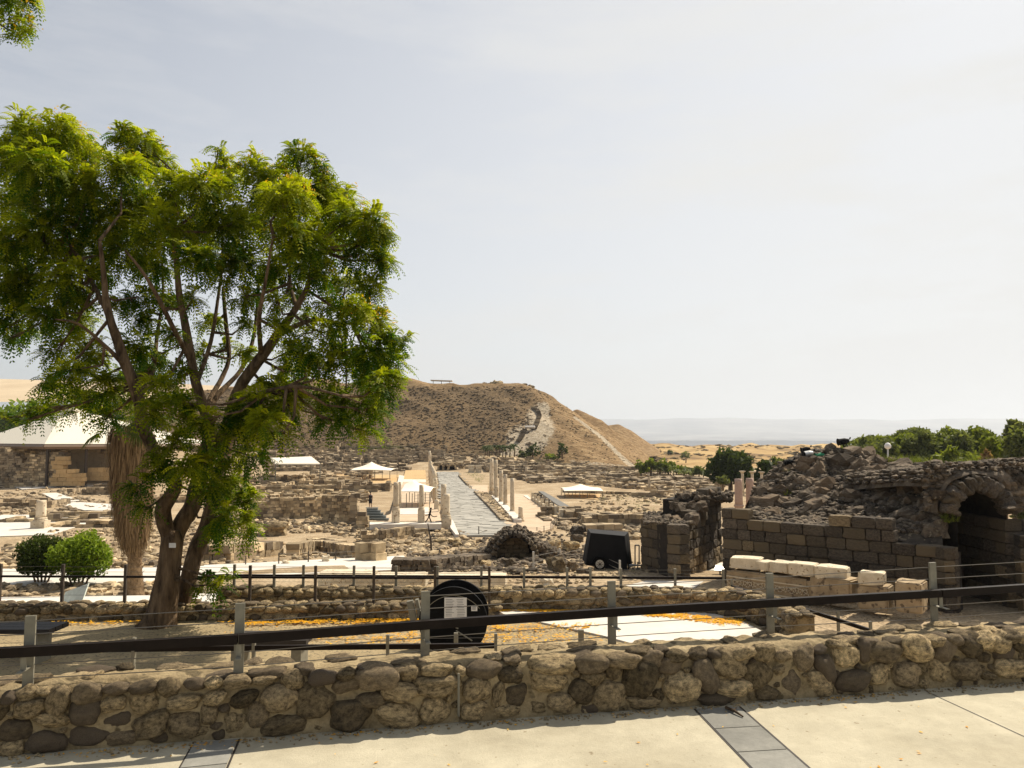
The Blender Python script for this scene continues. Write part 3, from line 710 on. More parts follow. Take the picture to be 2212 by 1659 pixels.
# ------------------------------------------------------------------ low walls of the terrace
FS = rockmesh('stone', 8, 2, .25, .2, M['fieldstone'], True, 90)
def field_wall(name, line, h, th, label, stone_w=.24, z0=None, cat='wall', group=None, both=False):
    root = empty(name, line[0], label, cat, group); 
    for a, b2 in zip(line, line[1:]):
        d = b2-a; L_ = Vector((d.x, d.y, 0)).length; rz = math.atan2(d.y, d.x); nn = Vector((d.y, -d.x, 0)).normalized()
        g = G(); nseg = max(2, int(L_/.5))
        for i in range(nseg):
            c = a.lerp(b2, (i+.5)/nseg); g.box((c.x, c.y, c.z+h/2-.2), (L_/nseg+.01, th, h+.4-.03), rz, 0)
        g.build('mortar', M['mortar'], root)
        nr = max(1, round(h/(stone_w*.72)))
        for r_ in range(nr):
            t = random.uniform(0, stone_w)
            while t < L_:
                w = stone_w*random.uniform(.7, 1.3); c = a.lerp(b2, min(1, (t+w/2)/L_))+nn*(th/2-.02); c.z += (r_+.5)*h/nr+random.uniform(-.02, .02)
                put('stone', random.choice(FS), c, (w*1.05, .2, h/nr*random.uniform(.95, 1.2)), (0, random.uniform(-.3, .3), rz), root)
                t += w*.98
        t = 0
        while t < L_:
            w = stone_w*random.uniform(.7, 1.3); 
            for off in (th*.3, -th*.25):
                c = a.lerp(b2, min(1, (t+w/2)/L_))+nn*off; c.z += h+random.uniform(-.02, .02)
                put('cap_stone', random.choice(FS), c, (w, th*.5, .09), (0, random.uniform(-.15, .15), rz+random.uniform(-.3, .3)), root)
            t += w
    return root
mw = [at_z(x, y, -1.5) for x, y in ((-420, 1338), (0, 1340), (420, 1338), (905, 1336))]
field_wall('terrace_edge_wall', mw, .30, .38, 'knee-high wall of dark rounded stones behind the big tree, at back of terrace')
mw2 = [at_z(1010, 1334, -1.5), at_z(1075, 1332, -1.5)]
field_wall('wall_end', mw2, .26, .3, 'short stub of rounded stones poking out right of the black cable reel')
sw = [at_z(x, y, -1.5) for x, y in ((478, 1316), (800, 1316), (1100, 1317), (1450, 1320), (1560, 1328))]
for p in sw: p.y = max(p.y, 15.6)
field_wall('court_wall', sw, .44, .40, 'tan mortared wall of round stones behind the white paved court')
sw2 = [at_z(x, y, -1.5) for x, y in ((1560, 1328), (1640, 1342), (1700, 1362), (1735, 1392))]
field_wall('court_return_wall', sw2, .5, .40, 'stone wall curving toward the walkway on right side of paved court')

# paved court and paths
sheet('court_paving', [(1062, 1316), (1240, 1308), (1330, 1322), (1530, 1322), (1600, 1340), (1690, 1385), (1660, 1420), (1480, 1420), (1300, 1372), (1060, 1320)], -1.44, M['white_path'])
for (xa, ya, xb, yb) in ((1380, 1333, 1180, 1344), (1300, 1345, 1520, 1359), (1520, 1359, 1600, 1385)):
    pass
# petals under the trees
zones = [((520, 1345), (990, 1338), 60, 5, 2600), ((1070, 1316), (1330, 1321), 40, 3, 3000), ((1400, 1324), (1600, 1345), 30, 6, 4200), ((1000, 1355), (1290, 1352), 60, 7, 900), ((560, 1375), (1230, 1375), 200, 16, 1800), ((120, 1345), (330, 1345), 60, 6, 350)]
cen = []
for (a, b2, sx, sy, n) in zones:
    for k in range(n):
        t = random.random(); x = a[0]+(b2[0]-a[0])*t+random.gauss(0, sx*.3); y = a[1]+(b2[1]-a[1])*t+random.gauss(0, sy*.5)
        if noise.noise(Vector((x*.03, y*.16, 0)))+.5*noise.noise(Vector((x*.11, y*.5, 4))) < .02 and random.random() < .86: continue
        p = at_z(x, y, -1.43)
        if p.y > 15.7 or p.y < 7.5: continue
        cen.append(p[:])
cen = np.array(cen); v = leaf_quads(cen, .042); v[:, 2] = -1.435+np.abs(v[:, 2]+1.43)*.35+.006
quads('petals', v, M['petal'], RNG.random(len(cen)), kind='stuff')

# ------------------------------------------------------------------ cable reel
cr_c = at_y(981, 1338, 10.6); RR = 1.0
rc = at_y(979, 1336, 12.5); rad = (at_y(1053, 1336, 12.5)-rc).x; zc = -1.47+rad
rc.z = zc
reel = empty('cable_reel', (rc.x, rc.y, -1.47), 'large black wooden cable reel standing on edge with a white notice on it', 'cable reel')
def disc(c, r_, th, name, mat, y0):
    g = G(); n = 48; ang = R(0)
    vs = [];
    for yy in (y0-th/2, y0+th/2):
        for j in range(n): vs.append((c.x+r_*math.cos(2*math.pi*j/n), yy, c.z+r_*math.sin(2*math.pi*j/n)))
    fs = [tuple(range(n)), tuple(reversed(range(n, 2*n)))]+[(j, j+n, (j+1) % n+n, (j+1) % n) for j in range(n)]
    g.add(vs, fs); return g.build(name, mat, reel)
disc(rc, rad, .06, 'flange', M['black'], rc.y); disc(rc, rad, .06, 'flange', M['black'], rc.y+.62); disc(rc, rad*.6, .56, 'drum', M['black'], rc.y+.31)
g = G(); n = 40    # pale worn arc on the face
for j in range(n):
    a0 = R(38)+(R(142)-R(38))*j/n; a1 = R(38)+(R(142)-R(38))*(j+1)/n; cx, cz = rc.x-.0, rc.z-rad*.22
    vs = [(cx+r_*math.cos(a), rc.y-.034, cz+r_*math.sin(a)) for a in (a0, a1) for r_ in (rad*.965, rad*.985)]
    g.add(vs, [(0, 2, 3, 1)])
g.build('worn_edge', M['steel'], reel)
for (x0_, x1_, y0_, y1_, nm, lines) in ((960, 1008, 1291, 1340, 'notice', 11), (1018, 1031, 1310, 1320, 'small_notice', 4)):
    A = at_y(x0_, y0_, rc.y-.04); B = at_y(x1_, y1_, rc.y-.04)
    g = G(); g.box(((A.x+B.x)/2, rc.y-.036, (A.z+B.z)/2), (B.x-A.x, .006, A.z-B.z)); nt_ = g.build(nm, M['white'], reel)
    g = G()
    for col in ((.06, .46), (.54, .94)) if lines > 5 else ((.15, .85),):
        for k in range(lines):
            z = A.z-(A.z-B.z)*(.08+.8*k/lines); f0 = col[0]+(0 if col[0] < .5 else random.uniform(0, .05)); f1 = col[1]-random.uniform(0, .14)
            g.box((A.x+(B.x-A.x)*(f0+f1)/2, rc.y-.0405, z), ((B.x-A.x)*(f1-f0), .002, .006))
    g.build('print_lines', M['ink'], reel)
for (xa, ya, xb, yb) in ((975, 1350, 990, 1358), (985, 1362, 1020, 1384)):
    A = at_y(xa, ya, rc.y-.045); B = at_y(xb, yb, rc.y-.045); g = G(); g.tube([A, B], .012, 5); g.build('crack_strip', M['steel'], reel)
g = G(); A = at_y(905, 1295, rc.y+.3); B = at_y(912, 1330, rc.y+.3)
g.box(((A.x+B.x)/2, A.y-.2, (A.z+B.z)/2), (.05, .12, A.z-B.z+.1), 0, 0, .5, R(12)); g.box((A.x-.09, A.y-.2, (A.z+B.z)/2), (.1, .1, A.z-B.z+.05), 0, 0, .5, R(12))
g.build('plank', M['steel'], label='grey weathered plank leaning on left side of black cable reel', cat='plank')
# benches on the terrace
def bench(x0_, x1_, y, Y, label, h=.42, dep=.55):
    A = at_y(x0_, y, Y); B = at_y(x1_, y, Y); root = empty('bench', ((A.x+B.x)/2, Y, -1.47), label, 'bench', 'dark timber benches on the terrace')
    zt = A.z
    for k in range(3):
        g = G(); g.box(((A.x+B.x)/2, Y-dep/2+dep*(k+.5)/3, zt), (B.x-A.x, dep/3-.02, .07), 0, .004); g.build('plank', M['darkwood'], root)
    for f in (.12, .86):
        g = G(); X = A.x+(B.x-A.x)*f; g.box((X, Y, (zt-.035-1.5)/2), (.14, dep*.7, zt+1.465)); g.build('leg', M['steel'], root)
bench(500, 672, 1378, 11.2, 'dark timber bench right of the tree, mostly behind the near handrail')
bench(-160, 128, 1356, 12.2, 'dark timber bench left of the tree beside the leftmost near post')
# ------------------------------------------------------------------ big tree on the terrace
TD = 14.0
def tp(x, y, dy=0): return at_y(x, y, TD+dy)
root = at_z(345, 1350, -1.47); TD = root.y
tree = empty('flowering_tree', root, 'big spreading green tree with small yellow flowers and forked trunk on the terrace', 'tree')
def limb(g, pts, n=10, rough=.0):
    """pts: (x, y, depth offset, width in reading px)"""
    P = [tp(x, y, dy) for x, y, dy, w in pts]; Rr = [w*K*(TD+dy)/F_PX/2 for x, y, dy, w in pts]
    # Catmull-Rom refine
    out, ro = [], []
    for i in range(len(P)-1):
        p0, p1, p2, p3 = P[max(i-1, 0)], P[i], P[i+1], P[min(i+2, len(P)-1)]
        for k in range(4):
            t = k/4; q = .5*((2*p1)+(p2-p0)*t+(2*p0-5*p1+4*p2-p3)*t*t+(3*p1-p0-3*p2+p3)*t**3)
            out.append(q); ro.append(Rr[i]+(Rr[i+1]-Rr[i])*t)
    out.append(P[-1]); ro.append(Rr[-1])
    k0 = len(g.v); g.tube(out, ro, n)
    for i in range(k0, len(g.v)):
        v = Vector(g.v[i]); c = out[min(len(out)-1, (i-k0)//n)]; dd = v-c; f = 1+.10*noise.noise(Vector((v.x*9, v.y*9, v.z*1.5)))+.05*noise.noise(v*14)
        g.v[i] = (c+dd*f)[:]
    return out
LIMBS = []
def addlimb(name, pts, n=12):
    g = G(); LIMBS.append((limb(g, pts, n), pts)); return g.build(name, M['bark'], tree, smooth=True)
addlimb('trunk', [(338, 1364, 0, 92), (345, 1345, 0, 72), (352, 1310, 0, 58), (360, 1260, 0, 50), (367, 1210, 0, 46), (372, 1165, 0, 46), (374, 1145, 0, 30)], 20)
addlimb('trunk', [(388, 1335, .6, 46), (398, 1290, .6, 36), (412, 1230, .6, 34), (428, 1180, .7, 34), (448, 1135, .8, 32), (462, 1080, .9, 32), (475, 1020, 1, 26), (492, 965, 1.2, 22), (520, 900, 1.4, 18), (560, 850, 1.8, 12)], 16)
addlimb('limb', [(368, 1170, 0, 30), (356, 1128, -.1, 32), (352, 1100, -.2, 34), (368, 1072, -.2, 30), (380, 1045, -.3, 26), (360, 1020, -.3, 24), (340, 990, -.4, 24), (322, 951, -.5, 26), (306, 915, -.6, 28), (303, 880, -.6, 26), (290, 830, -.7, 24), (268, 780, -.8, 22), (252, 730, -.9, 20), (238, 690, -1, 17), (228, 640, -1, 14), (224, 590, -1.1, 11), (215, 520, -1.2, 7)])
addlimb('limb', [(378, 1170, .1, 30), (392, 1130, .2, 36), (415, 1095, .3, 35), (426, 1050, .3, 32), (442, 1000, .2, 32), (466, 962, .2, 30), (490, 930, .1, 30), (503, 880, 0, 26), (525, 825, 0, 25), (562, 775, -.1, 23), (605, 715, -.2, 19), (640, 665, -.3, 14), (668, 610, -.4, 10), (690, 540, -.5, 7)])
addlimb('limb', [(432, 1035, .3, 28), (438, 985, .1, 26), (452, 945, -.1, 24), (452, 915, -.2, 22), (440, 880, -.3, 22), (424, 830, -.4, 20), (412, 770, -.5, 19), (400, 700, -.5, 17), (388, 640, -.6, 14), (382, 580, -.7, 11), (372, 500, -.8, 7)])
addlimb('limb', [(446, 900, 0, 14), (455, 860, .4, 12), (480, 815, .8, 11), (495, 770, 1, 9), (488, 700, 1.2, 9), (482, 620, 1.4, 7)], 8)
addlimb('limb', [(448, 885, .2, 12), (478, 845, .6, 12), (520, 800, 1, 9), (545, 740, 1.4, 8), (555, 670, 1.6, 7), (560, 600, 1.7, 5)], 8)
addlimb('limb', [(412, 780, -.5, 12), (380, 720, -1, 11), (345, 650, -1.5, 9), (310, 590, -1.8, 7), (270, 540, -2, 4)], 8)
addlimb('limb', [(300, 860, -.6, 14), (330, 800, .3, 10), (340, 720, .9, 8), (352, 640, 1.3, 6), (350, 560, 1.5, 4)], 8)
addlimb('limb', [(270, 790, -.8, 12), (225, 745, -1.2, 8), (170, 700, -1.6, 6), (120, 690, -2, 3)], 8)
addlimb('limb', [(252, 730, -.9, 12), (215, 640, -.4, 9), (170, 560, 0, 7), (120, 480, .3, 4)], 8)
addlimb('limb', [(600, 722, -.2, 13), (680, 690, .3, 9), (745, 700, .6, 6), (800, 690, .8, 3)], 8)
addlimb('limb', [(505, 872, 0, 16), (560, 850, -.8, 11), (640, 835, -1.4, 8), (720, 850, -1.9, 5), (780, 870, -2.2, 3)], 8)
addlimb('limb', [(565, 770, -.1, 12), (560, 690, -.9, 9), (575, 600, -1.3, 7), (590, 510, -1.5, 4)], 8)
addlimb('limb', [(640, 665, -.3, 10), (625, 590, .3, 7), (640, 500, .6, 5), (665, 420, .7, 3)], 8)
addlimb('limb', [(424, 830, -.4, 12), (455, 740, .5, 9), (470, 650, .9, 7), (480, 560, 1, 5), (478, 430, 1.1, 3)], 8)
BL = [(60,290,55,0),(130,280,48,0),(170,330,50,1),(25,345,55,0),(95,365,60,-1),(30,430,55,1),(120,445,60,0),(190,400,45,-1),
(262,292,26,0),(305,308,42,0),(338,350,36,1),(262,362,45,-1),(300,425,58,0),(225,462,60,1),(376,402,42,0),(440,405,45,-1),(500,392,40,1),(482,345,20,0),(472,318,11,0),(555,372,45,0),(612,385,42,1),(655,330,26,0),(680,358,26,0),(640,320,14,0),(692,395,30,0),(620,430,58,-1),(700,430,42,0),(742,415,28,1),(762,468,42,0),(805,482,38,-1),(832,508,24,0),(700,500,58,1),(782,548,46,0),(826,560,24,0),(640,510,58,-1),(560,470,58,1),(500,480,56,0),(420,480,58,1),(350,500,56,-1),(270,525,56,0),(180,525,56,1),(90,520,56,0),(25,520,50,-1),(15,600,48,0),(75,600,50,1),(150,605,48,-1),(225,585,36,1),(330,570,42,1),(430,558,42,-1),(520,556,45,1),(600,578,42,0),(680,588,42,-1),(745,618,38,1),(798,625,34,0),(770,680,40,-1),(816,702,38,0),(855,732,26,0),(848,780,34,1),(800,762,44,0),(826,826,34,-1),(782,800,42,1),(738,762,32,0),(700,782,38,-1),(798,885,36,0),(785,930,20,0),(748,872,30,1),(700,850,34,0),(640,802,34,1),(648,760,30,-1),(600,842,34,0),(720,905,26,-1),
(620,872,38,-1),(560,872,38,-1),(520,892,36,-1),(572,918,32,-2),(612,935,20,-2),(512,942,34,-1),(545,985,26,-1),(492,1000,28,0),(452,1045,34,0),(498,1055,34,1),(535,1085,26,1),(530,1130,24,1),(482,1115,34,0),(440,905,28,-2),(390,870,34,-2),(330,882,28,-2),(378,958,32,-1),(345,1005,26,-1),(400,1012,28,-2),(300,1050,22,-1),(320,1095,16,-1),(430,1000,26,-1),(480,1150,26,1),
(22,660,42,0),(60,718,26,1),(12,715,22,0),(110,680,42,-1),(170,692,38,1),(122,758,28,0),(150,800,32,-1),(200,762,38,0),(100,818,22,0),(130,858,28,1),(90,882,22,0),(60,905,14,0),(180,862,32,0),(230,832,34,-1),(225,900,22,0),(282,862,28,1),(302,742,34,0),(350,785,26,1),(342,832,28,-1),(165,642,36,1),(250,662,24,0),(385,800,22,-1),
(300,640,26,0),(380,650,26,1),(480,590,34,0),(560,620,30,1),(640,640,26,0),(600,700,24,-1),(440,760,18,1),(520,760,20,1),(700,720,28,0),(320,700,26,1),(400,740,16,1),(620,760,20,1),(330,640,24,1),(420,640,20,-1),(456,690,24,1),(520,640,24,0),(530,700,18,1),(600,650,20,-1),(660,680,20,1),(480,752,16,1),(370,722,18,-1),(700,660,20,0),(650,720,16,1),
(450,1245,16,0),(475,1262,16,0),(437,1272,10,0),(495,1240,8,0),(5,905,10,0),(20,730,8,0)]
# a sprig: a drooping rachis with paired leaflets
def sprigs(centres, dirs, length, nl=7):
    n = len(centres); out = []; up = np.array([0, 0, 1.0])
    side = np.cross(dirs, up+RNG.normal(size=(n, 3))*.35); side /= np.linalg.norm(side, axis=1)[:, None]+1e-9
    for k in range(nl):
        t = (k+.6)/nl
        base = centres+dirs*(length*t)[:, None]-up*(length*t*t*.55)[:, None]
        tang = dirs-up*(t*1.1); tang = tang/np.linalg.norm(tang, axis=1)[:, None]
        w = length*.27*(1-.55*abs(t-.4)); 
        for s in (-1, 1):
            d = side*s*.85+tang*.45-up*.15; d = d/np.linalg.norm(d, axis=1)[:, None]
            tip = base+d*w[:, None]; wd = tang*(length*.072)[:, None]
            mid_ = base+d*(w*.5)[:, None]
            out.append(np.stack([base, mid_+wd, tip, mid_-wd], 1))
    return np.stack(out, 1).reshape(-1, 3), nl*2
def crown(blobs, dens, length, name, parent, depth_sp, tp_, mat, twig_from=None, flowers=None, tw_parent=None):
    cs, ds, tn = [], [], []; fl = []; tg_ = G()
    nodes = [p for o, _ in (twig_from or []) for p in o[2:]]
    for (x, y, r_, dz) in blobs:
        c = tp_(x, y, dz*depth_sp*.8+random.uniform(-.5, .5)); rr = r_*K*c.y/F_PX
        n = max(6, int(dens*(r_/40.0)**2))
        d = rand_dirs(n); rad = RNG.random(n)**.45
        # broken into twigs: clump the sprigs
        k = max(3, n//9); tc_ = rand_dirs(k)*(RNG.random(k)**.5)[:, None]
        pick = RNG.integers(0, k, n); pos = tc_[pick]*.85+RNG.normal(size=(n, 3))*.17
        P = np.array(c)[None]+pos*np.array([rr, rr*1.25, rr*.92])[None]
        dd = pos*.8+RNG.normal(size=(n, 3))*.55+np.array([0, 0, .12]); dd /= np.linalg.norm(dd, axis=1)[:, None]
        cs.append(P); ds.append(dd); tn.append(np.clip(.28+.42*pos[:, 2]+RNG.normal(size=n)*.20+.13*(k % 3-1)+(.16 if y < 480 else 0), 0, 1))  # sun highlights put into the leaf tone: yellower toward clump tops
        if nodes:
            near_ = min(nodes, key=lambda q: (q-c).length); m_ = near_.lerp(c, .5)+Vector((random.uniform(-.2, .2), random.uniform(-.2, .2), -.12))
            tg_.tube([near_, m_, c], [.035, .022, .010], 5)
            for q in tc_[:7]:
                e = c+Vector((q[0]*rr*.85, q[1]*rr*1.05, q[2]*rr*.8)); tg_.tube([m_.lerp(c, .6), (m_.lerp(c, .6)+e)/2+Vector((0, 0, -.04)), e], [.011, .007, .003], 4)
        if flowers: 
            for _ in range(int(flowers(x, y)*(r_/40)**2)):
                q = Vector(rand_dirs(1)[0]); q.z = abs(q.z); fl.append((c+Vector((q.x*rr, q.y*rr, q.z*rr*.9)))[:])
    cs = np.concatenate(cs); ds = np.concatenate(ds); tn = np.concatenate(tn)
    v, k = sprigs(cs, ds, length*RNG.uniform(.7, 1.3, len(cs)))
    o = quads(name, v, mat, np.repeat(tn, k), parent, 'stuff')
    if nodes: tg_.build('twigs', M['bark'], parent, kind='stuff')
    if fl:
        f = np.array(fl); f = np.repeat(f, 9, 0)+RNG.normal(size=(len(fl)*9, 3))*.05
        quads('flowers', leaf_quads(f, .022), M['flower'], RNG.random(len(f)), parent, 'stuff')
    return o
def flr(x, y):
    for (a, b2, r_, k) in ((180, 300, 90, 9), (340, 330, 60, 6), (430, 480, 80, 4), (660, 345, 60, 10), (700, 400, 90, 5), (790, 700, 40, 16), (690, 560, 60, 3), (240, 430, 100, 4), (560, 380, 70, 4), (820, 480, 60, 4)):
        if math.hypot(x-a, y-b2) < r_: return k
    return .6
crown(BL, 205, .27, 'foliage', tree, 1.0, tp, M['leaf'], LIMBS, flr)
# sparse lowest spray hangs from a shoot
g = G(); g.tube([tp(405, 1240, .6), tp(430, 1250, .4), tp(470, 1258, .3), tp(505, 1245, .3)], [.02, .014, .01, .005], 5); g.build('shoot', M['bark'], tree)
# numbered tag nailed on the trunk
g = G(); p = tp(366, 1180, -.55); g.box((p.x, p.y+.12, p.z), (.12, .01, .085)); g.build('tag', M['white'], tree)
# second tree out of frame at left, whose branch tip hangs into the picture
TD2 = 9.0
tr2 = empty('overhanging_tree', (-12.5, 9.5, -1.5), 'leafy branch tip with yellow flowers hanging into the upper left corner', 'tree')
g = G(); g.tube([(-12.5, 9.5, -1.5), (-12.3, 9.4, 1), (-11.8, 9.3, 4), (-10.8, 9.2, 6.6)], [.26, .2, .16, .10], 10); g.build('trunk', M['bark'], tr2, smooth=True)
def tp2(x, y, dy=0): return at_y(x, y, 9.0+dy*.3)
g = G(); g.tube([(-10.8, 9.2, 6.6), (-9.0, 9.1, 7.6), tp2(-60, 25), tp2(0, 53), tp2(28, 70)], [.10, .05, .02, .012, .008], 6)
g.tube([(-9.6, 9.1, 7.3), tp2(-40, -10), tp2(20, -8), tp2(60, 0)], [.05, .02, .012, .006], 6); g.build('branch', M['bark'], tr2, smooth=True)
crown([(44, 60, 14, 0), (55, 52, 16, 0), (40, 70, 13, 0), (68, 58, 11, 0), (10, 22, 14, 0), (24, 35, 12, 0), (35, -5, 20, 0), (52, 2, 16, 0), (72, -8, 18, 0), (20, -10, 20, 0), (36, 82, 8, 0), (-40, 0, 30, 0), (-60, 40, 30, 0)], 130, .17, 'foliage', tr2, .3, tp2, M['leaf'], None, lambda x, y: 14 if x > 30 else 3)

# ------------------------------------------------------------------ fan palm with its skirt of dead fronds
pb = hit(292, 1290); PD = pb.y
def pp(x, y, dy=0): return at_y(x, y, PD+dy)
palm = empty('fan_palm', pb, 'fan palm with long brown skirt of dead fronds behind the forked tree', 'palm')
g = G(); g.tube([pp(291, 1297), pp(290, 1280), pp(291, 1230), pp(292, 1180), pp(294, 1100), pp(298, 1000), pp(305, 920)], [.42, .36, .27, .24, .24, .26, .28], 14); g.build('trunk', M['palmbark'], palm, smooth=True)
g = G()
for k in range(220):   # broken leaf bases on the trunk
    y = random.uniform(1150, 1285); a = random.uniform(0, 2*math.pi); c = pp(291, y); d = Vector((math.cos(a), math.sin(a), 0))
    r_ = .25; g.tube([c+d*r_*.9, c+d*(r_+.06)+Vector((0, 0, .09)), c+d*(r_+.10)+Vector((0, 0, .16))], [.035, .022, .005], 4, squash=.4)
g.build('leaf_base', M['palmbark'], palm, kind='stuff')
# skirt: thousands of long hanging strips
n = 9000; yy = RNG.random(n)**.9
yc = 915+yy*235; xc = 283+yy*6
prof = np.interp(yc, [890, 930, 980, 1060, 1120, 1150], [30, 46, 44, 40, 34, 18])*K*PD/F_PX
ang = RNG.random(n)*2*np.pi; cen = np.array([pp(x, y)[:] for x, y in zip(xc, yc)])
rr = prof*(.62+.40*RNG.random(n))
top = cen+np.stack([np.cos(ang)*rr, np.sin(ang)*rr, np.zeros(n)], 1)
ln = RNG.uniform(.35, 1.1, n); dwn = np.stack([np.cos(ang)*.06+RNG.normal(size=n)*.08, np.sin(ang)*.06+RNG.normal(size=n)*.08, -np.ones(n)], 1)
bot = top+dwn*ln[:, None]; tw = np.stack([-np.sin(ang), np.cos(ang), RNG.normal(size=n)*.2], 1)*RNG.uniform(.008, .032, n)[:, None]
v = np.stack([top-tw, top+tw, bot+tw*.3, bot-tw*.3], 1).reshape(-1, 3)
quads('dead_frond_skirt', v, M['deadfrond'], RNG.random(n), palm, 'stuff')
g = G(); cc_ = []
for y in range(930, 1160, 12):
    cc_.append(pp(283+(y-945)*.03, y))
g.tube(cc_, [float(np.interp(y, [930, 980, 1060, 1120, 1150], [30, 35, 33, 28, 12]))*K*PD/F_PX for y in range(930, 1160, 12)], 18); g.build('skirt_core', M['palmbark'], palm, smooth=True)
# green fans
hub = pp(300, 880)
for k in range(34):
    a = random.uniform(0, 2*math.pi); el = random.uniform(-.7, 1.2); d = Vector((math.cos(a)*math.cos(el), math.sin(a)*math.cos(el), math.sin(el)))
    stem = random.uniform(1.0, 1.7); tip = hub+d*stem; g = G(); g.tube([hub, hub+d*stem*.5+Vector((0, 0, .08)), tip], [.03, .022, .016], 5)
    s = d.cross(Vector((0, 0, 1))); s = s.normalized() if s.length > .01 else Vector((1, 0, 0)); u = s.cross(d).normalized(); tone = random.random()
    for j in range(22):
        t = (j-10.5)/10.5*1.25; e = (d*math.cos(t)+s*math.sin(t)).normalized(); L_ = random.uniform(.75, .95)*(1-.25*abs(t)); m_ = tip+e*L_*.6; q = tip+e*L_-Vector((0, 0, .28*L_))
        w = u.cross(e).normalized()*.028+u*.012
        g.add([tip, m_+w, q, m_-w], [(0, 1, 2, 3)], tone)
    g.build('frond', M['leaf_dark'] if k % 6 else M['deadfrond'], palm)

# ------------------------------------------------------------------ generic foliage
def leafcloud(name, clumps, per, size, mat, parent=None, kind='stuff', flat=1.0, tone_b=.35):
    cs, tn = [], []
    for (c, r_) in clumps:
        n = int(per*(r_[0]*r_[2])) if per < 5000 else per
        n = max(20, n); d = rand_dirs(n); q = .72+.34*RNG.random(n)**2
        lump = np.array([1+.25*noise.noise(Vector((a*2.5+c[0], b*2.5+c[1], e*2.5+c[2]))) for a, b, e in d])
        P = np.array(c)[None]+d*np.array(r_)[None]*(q*lump)[:, None]
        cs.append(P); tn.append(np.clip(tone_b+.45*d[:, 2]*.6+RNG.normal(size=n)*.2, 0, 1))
    cs = np.concatenate(cs); tn = np.concatenate(tn)
    return quads(name, leaf_quads(cs, size), mat, tn, parent, kind)
def tree_at(name, x, ybase, ytop, wpx, Y, label, mat, cat='tree', group=None, nclump=14, leaf=.5, per=16, shape='round', trunk_w=.05, zb=None, cy=.62, seed=None):
    if seed is not None: random.seed(seed)
    T = at_y(x, ytop, Y); B = at_y(x, ybase, Y) if zb is None else Vector((T.x, Y, zb)); H = T.z-B.z; W = wpx*K*Y/F_PX
    rt = empty(name, B, label, cat, group)
    g = G(); tr = H*trunk_w; lean = random.uniform(-.06, .06)*H
    top = B+Vector((lean, 0, H*.6)); g.tube([B-Vector((0, 0, .3)), B+Vector((lean*.4, 0, H*.25)), top], [tr*1.2, tr, tr*.5], 8)
    cl = []
    for k in range(nclump):
        a = random.uniform(0, 2*math.pi); e = random.uniform(-.75, 1); q = random.uniform(.35, .72)
        cx_ = math.cos(a)*math.sqrt(1-e*e*.8)*q; cz_ = e*q
        c = B+Vector((cx_*W/2, math.sin(a)*q*W/2, H*cy+cz_*H*(1-cy)*1.05)); r_ = random.uniform(.26, .40)
        cl.append((c[:], (W/2*r_*1.15, W/2*r_*1.15, max(.2, H*(1-cy)*r_*1.1))))
        if k % 3 == 0: g.tube([B+Vector((lean*.4, 0, H*.28)), (top+c)/2-Vector((0, 0, H*.05)), c], [tr*.45, tr*.3, tr*.12], 5)
    g.build('trunk', M['bark'], rt)
    leafcloud('crown', cl, per/(leaf*leaf)*.9, leaf, mat, rt)
    return rt
# ------------------------------------------------------------------ readings made on enlarged crops of the photo
def cropf(ox, oy, s):
    k = 2212/4096.0
    return lambda x, y: ((ox+x/s)*k, (oy+y/s)*k)
c2 = cropf(1400, 1800, 3.687); cR = cropf(1900, 1850, 2.765); c5 = cropf(800, 1900, 2.458); c1 = cropf(0, 1500, 2.074)
c1b = cropf(900, 1500, 2.074); c3 = cropf(1700, 1500, 2.074); c4 = cropf(2500, 1600, 2.37); c6 = cropf(3200, 1600, 2.371); cC = cropf(2000, 2200, 1.903); cD = cropf(3000, 2100, 1.707)
ZP = -6.5
def inside(p, poly):
    r_ = False; j = len(poly)-1
    for i in range(len(poly)):
        xi, yi = poly[i]; xj, yj = poly[j]
        if (yi > p[1]) != (yj > p[1]) and p[0] < (xj-xi)*(p[1]-yi)/(yj-yi)+xi: r_ = not r_
        j = i
    return r_
# fences on the terrace walls
xs = [-150, 2, 137, 272, 406, 541, 682, 808, 940, 1057]
T_, B_ = fence_at(xs, mw[0].y+.05, lambda x: 1221+(x-500)*.006, 1317)
for p in B_: p.z = -1.24
railing('terrace_fence', T_, B_, 'brown fence with tall slim posts on the terrace edge wall behind the big tree', None, .05, .05, .70, (.03, .04), (.94, .82, .45, .25), (M['rustpost'], M['rail']), bracket=False, cable_r=.0035)
xs = [507, 593, 656, 765, 856, 945, 1040, 1132, 1225, 1275, 1341, 1458, 1562]
T_, B_ = fence_at(xs, lambda x: sw[0].y+.05 if x < 1200 else sw[0].y+.05, lambda x: 1224+(x-1000)*.010, 1272)
for p in B_: p.z = -1.1
railing('court_fence', T_[:], B_[:], 'fence of grey posts and dark rail on top of the wall behind the paved court', None, .05, .05, .55, (.04, .05), (.93, .75, .3), (M['steel'], M['rail']), bracket=False, cable_r=.0035)
pr = [(1580, 1262, 17.0), (1665, 1285, 15.6), (1735, 1308, 14.4), (1810, 1330, 13.4), (1880, 1352, 12.6)]
T_ = [at_y(x, y-10, Y) for x, y, Y in pr]; B_ = [Vector((p.x, p.y, max(p.z-.75, -2.4))) for p in T_]
railing('ramp_fence', T_, B_, 'sloping brown fence coming down toward the near wall before the marble blocks', None, .04, .04, .8, (.045, .06), (.5, .25), (M['steel'], M['rail']), bracket=False)

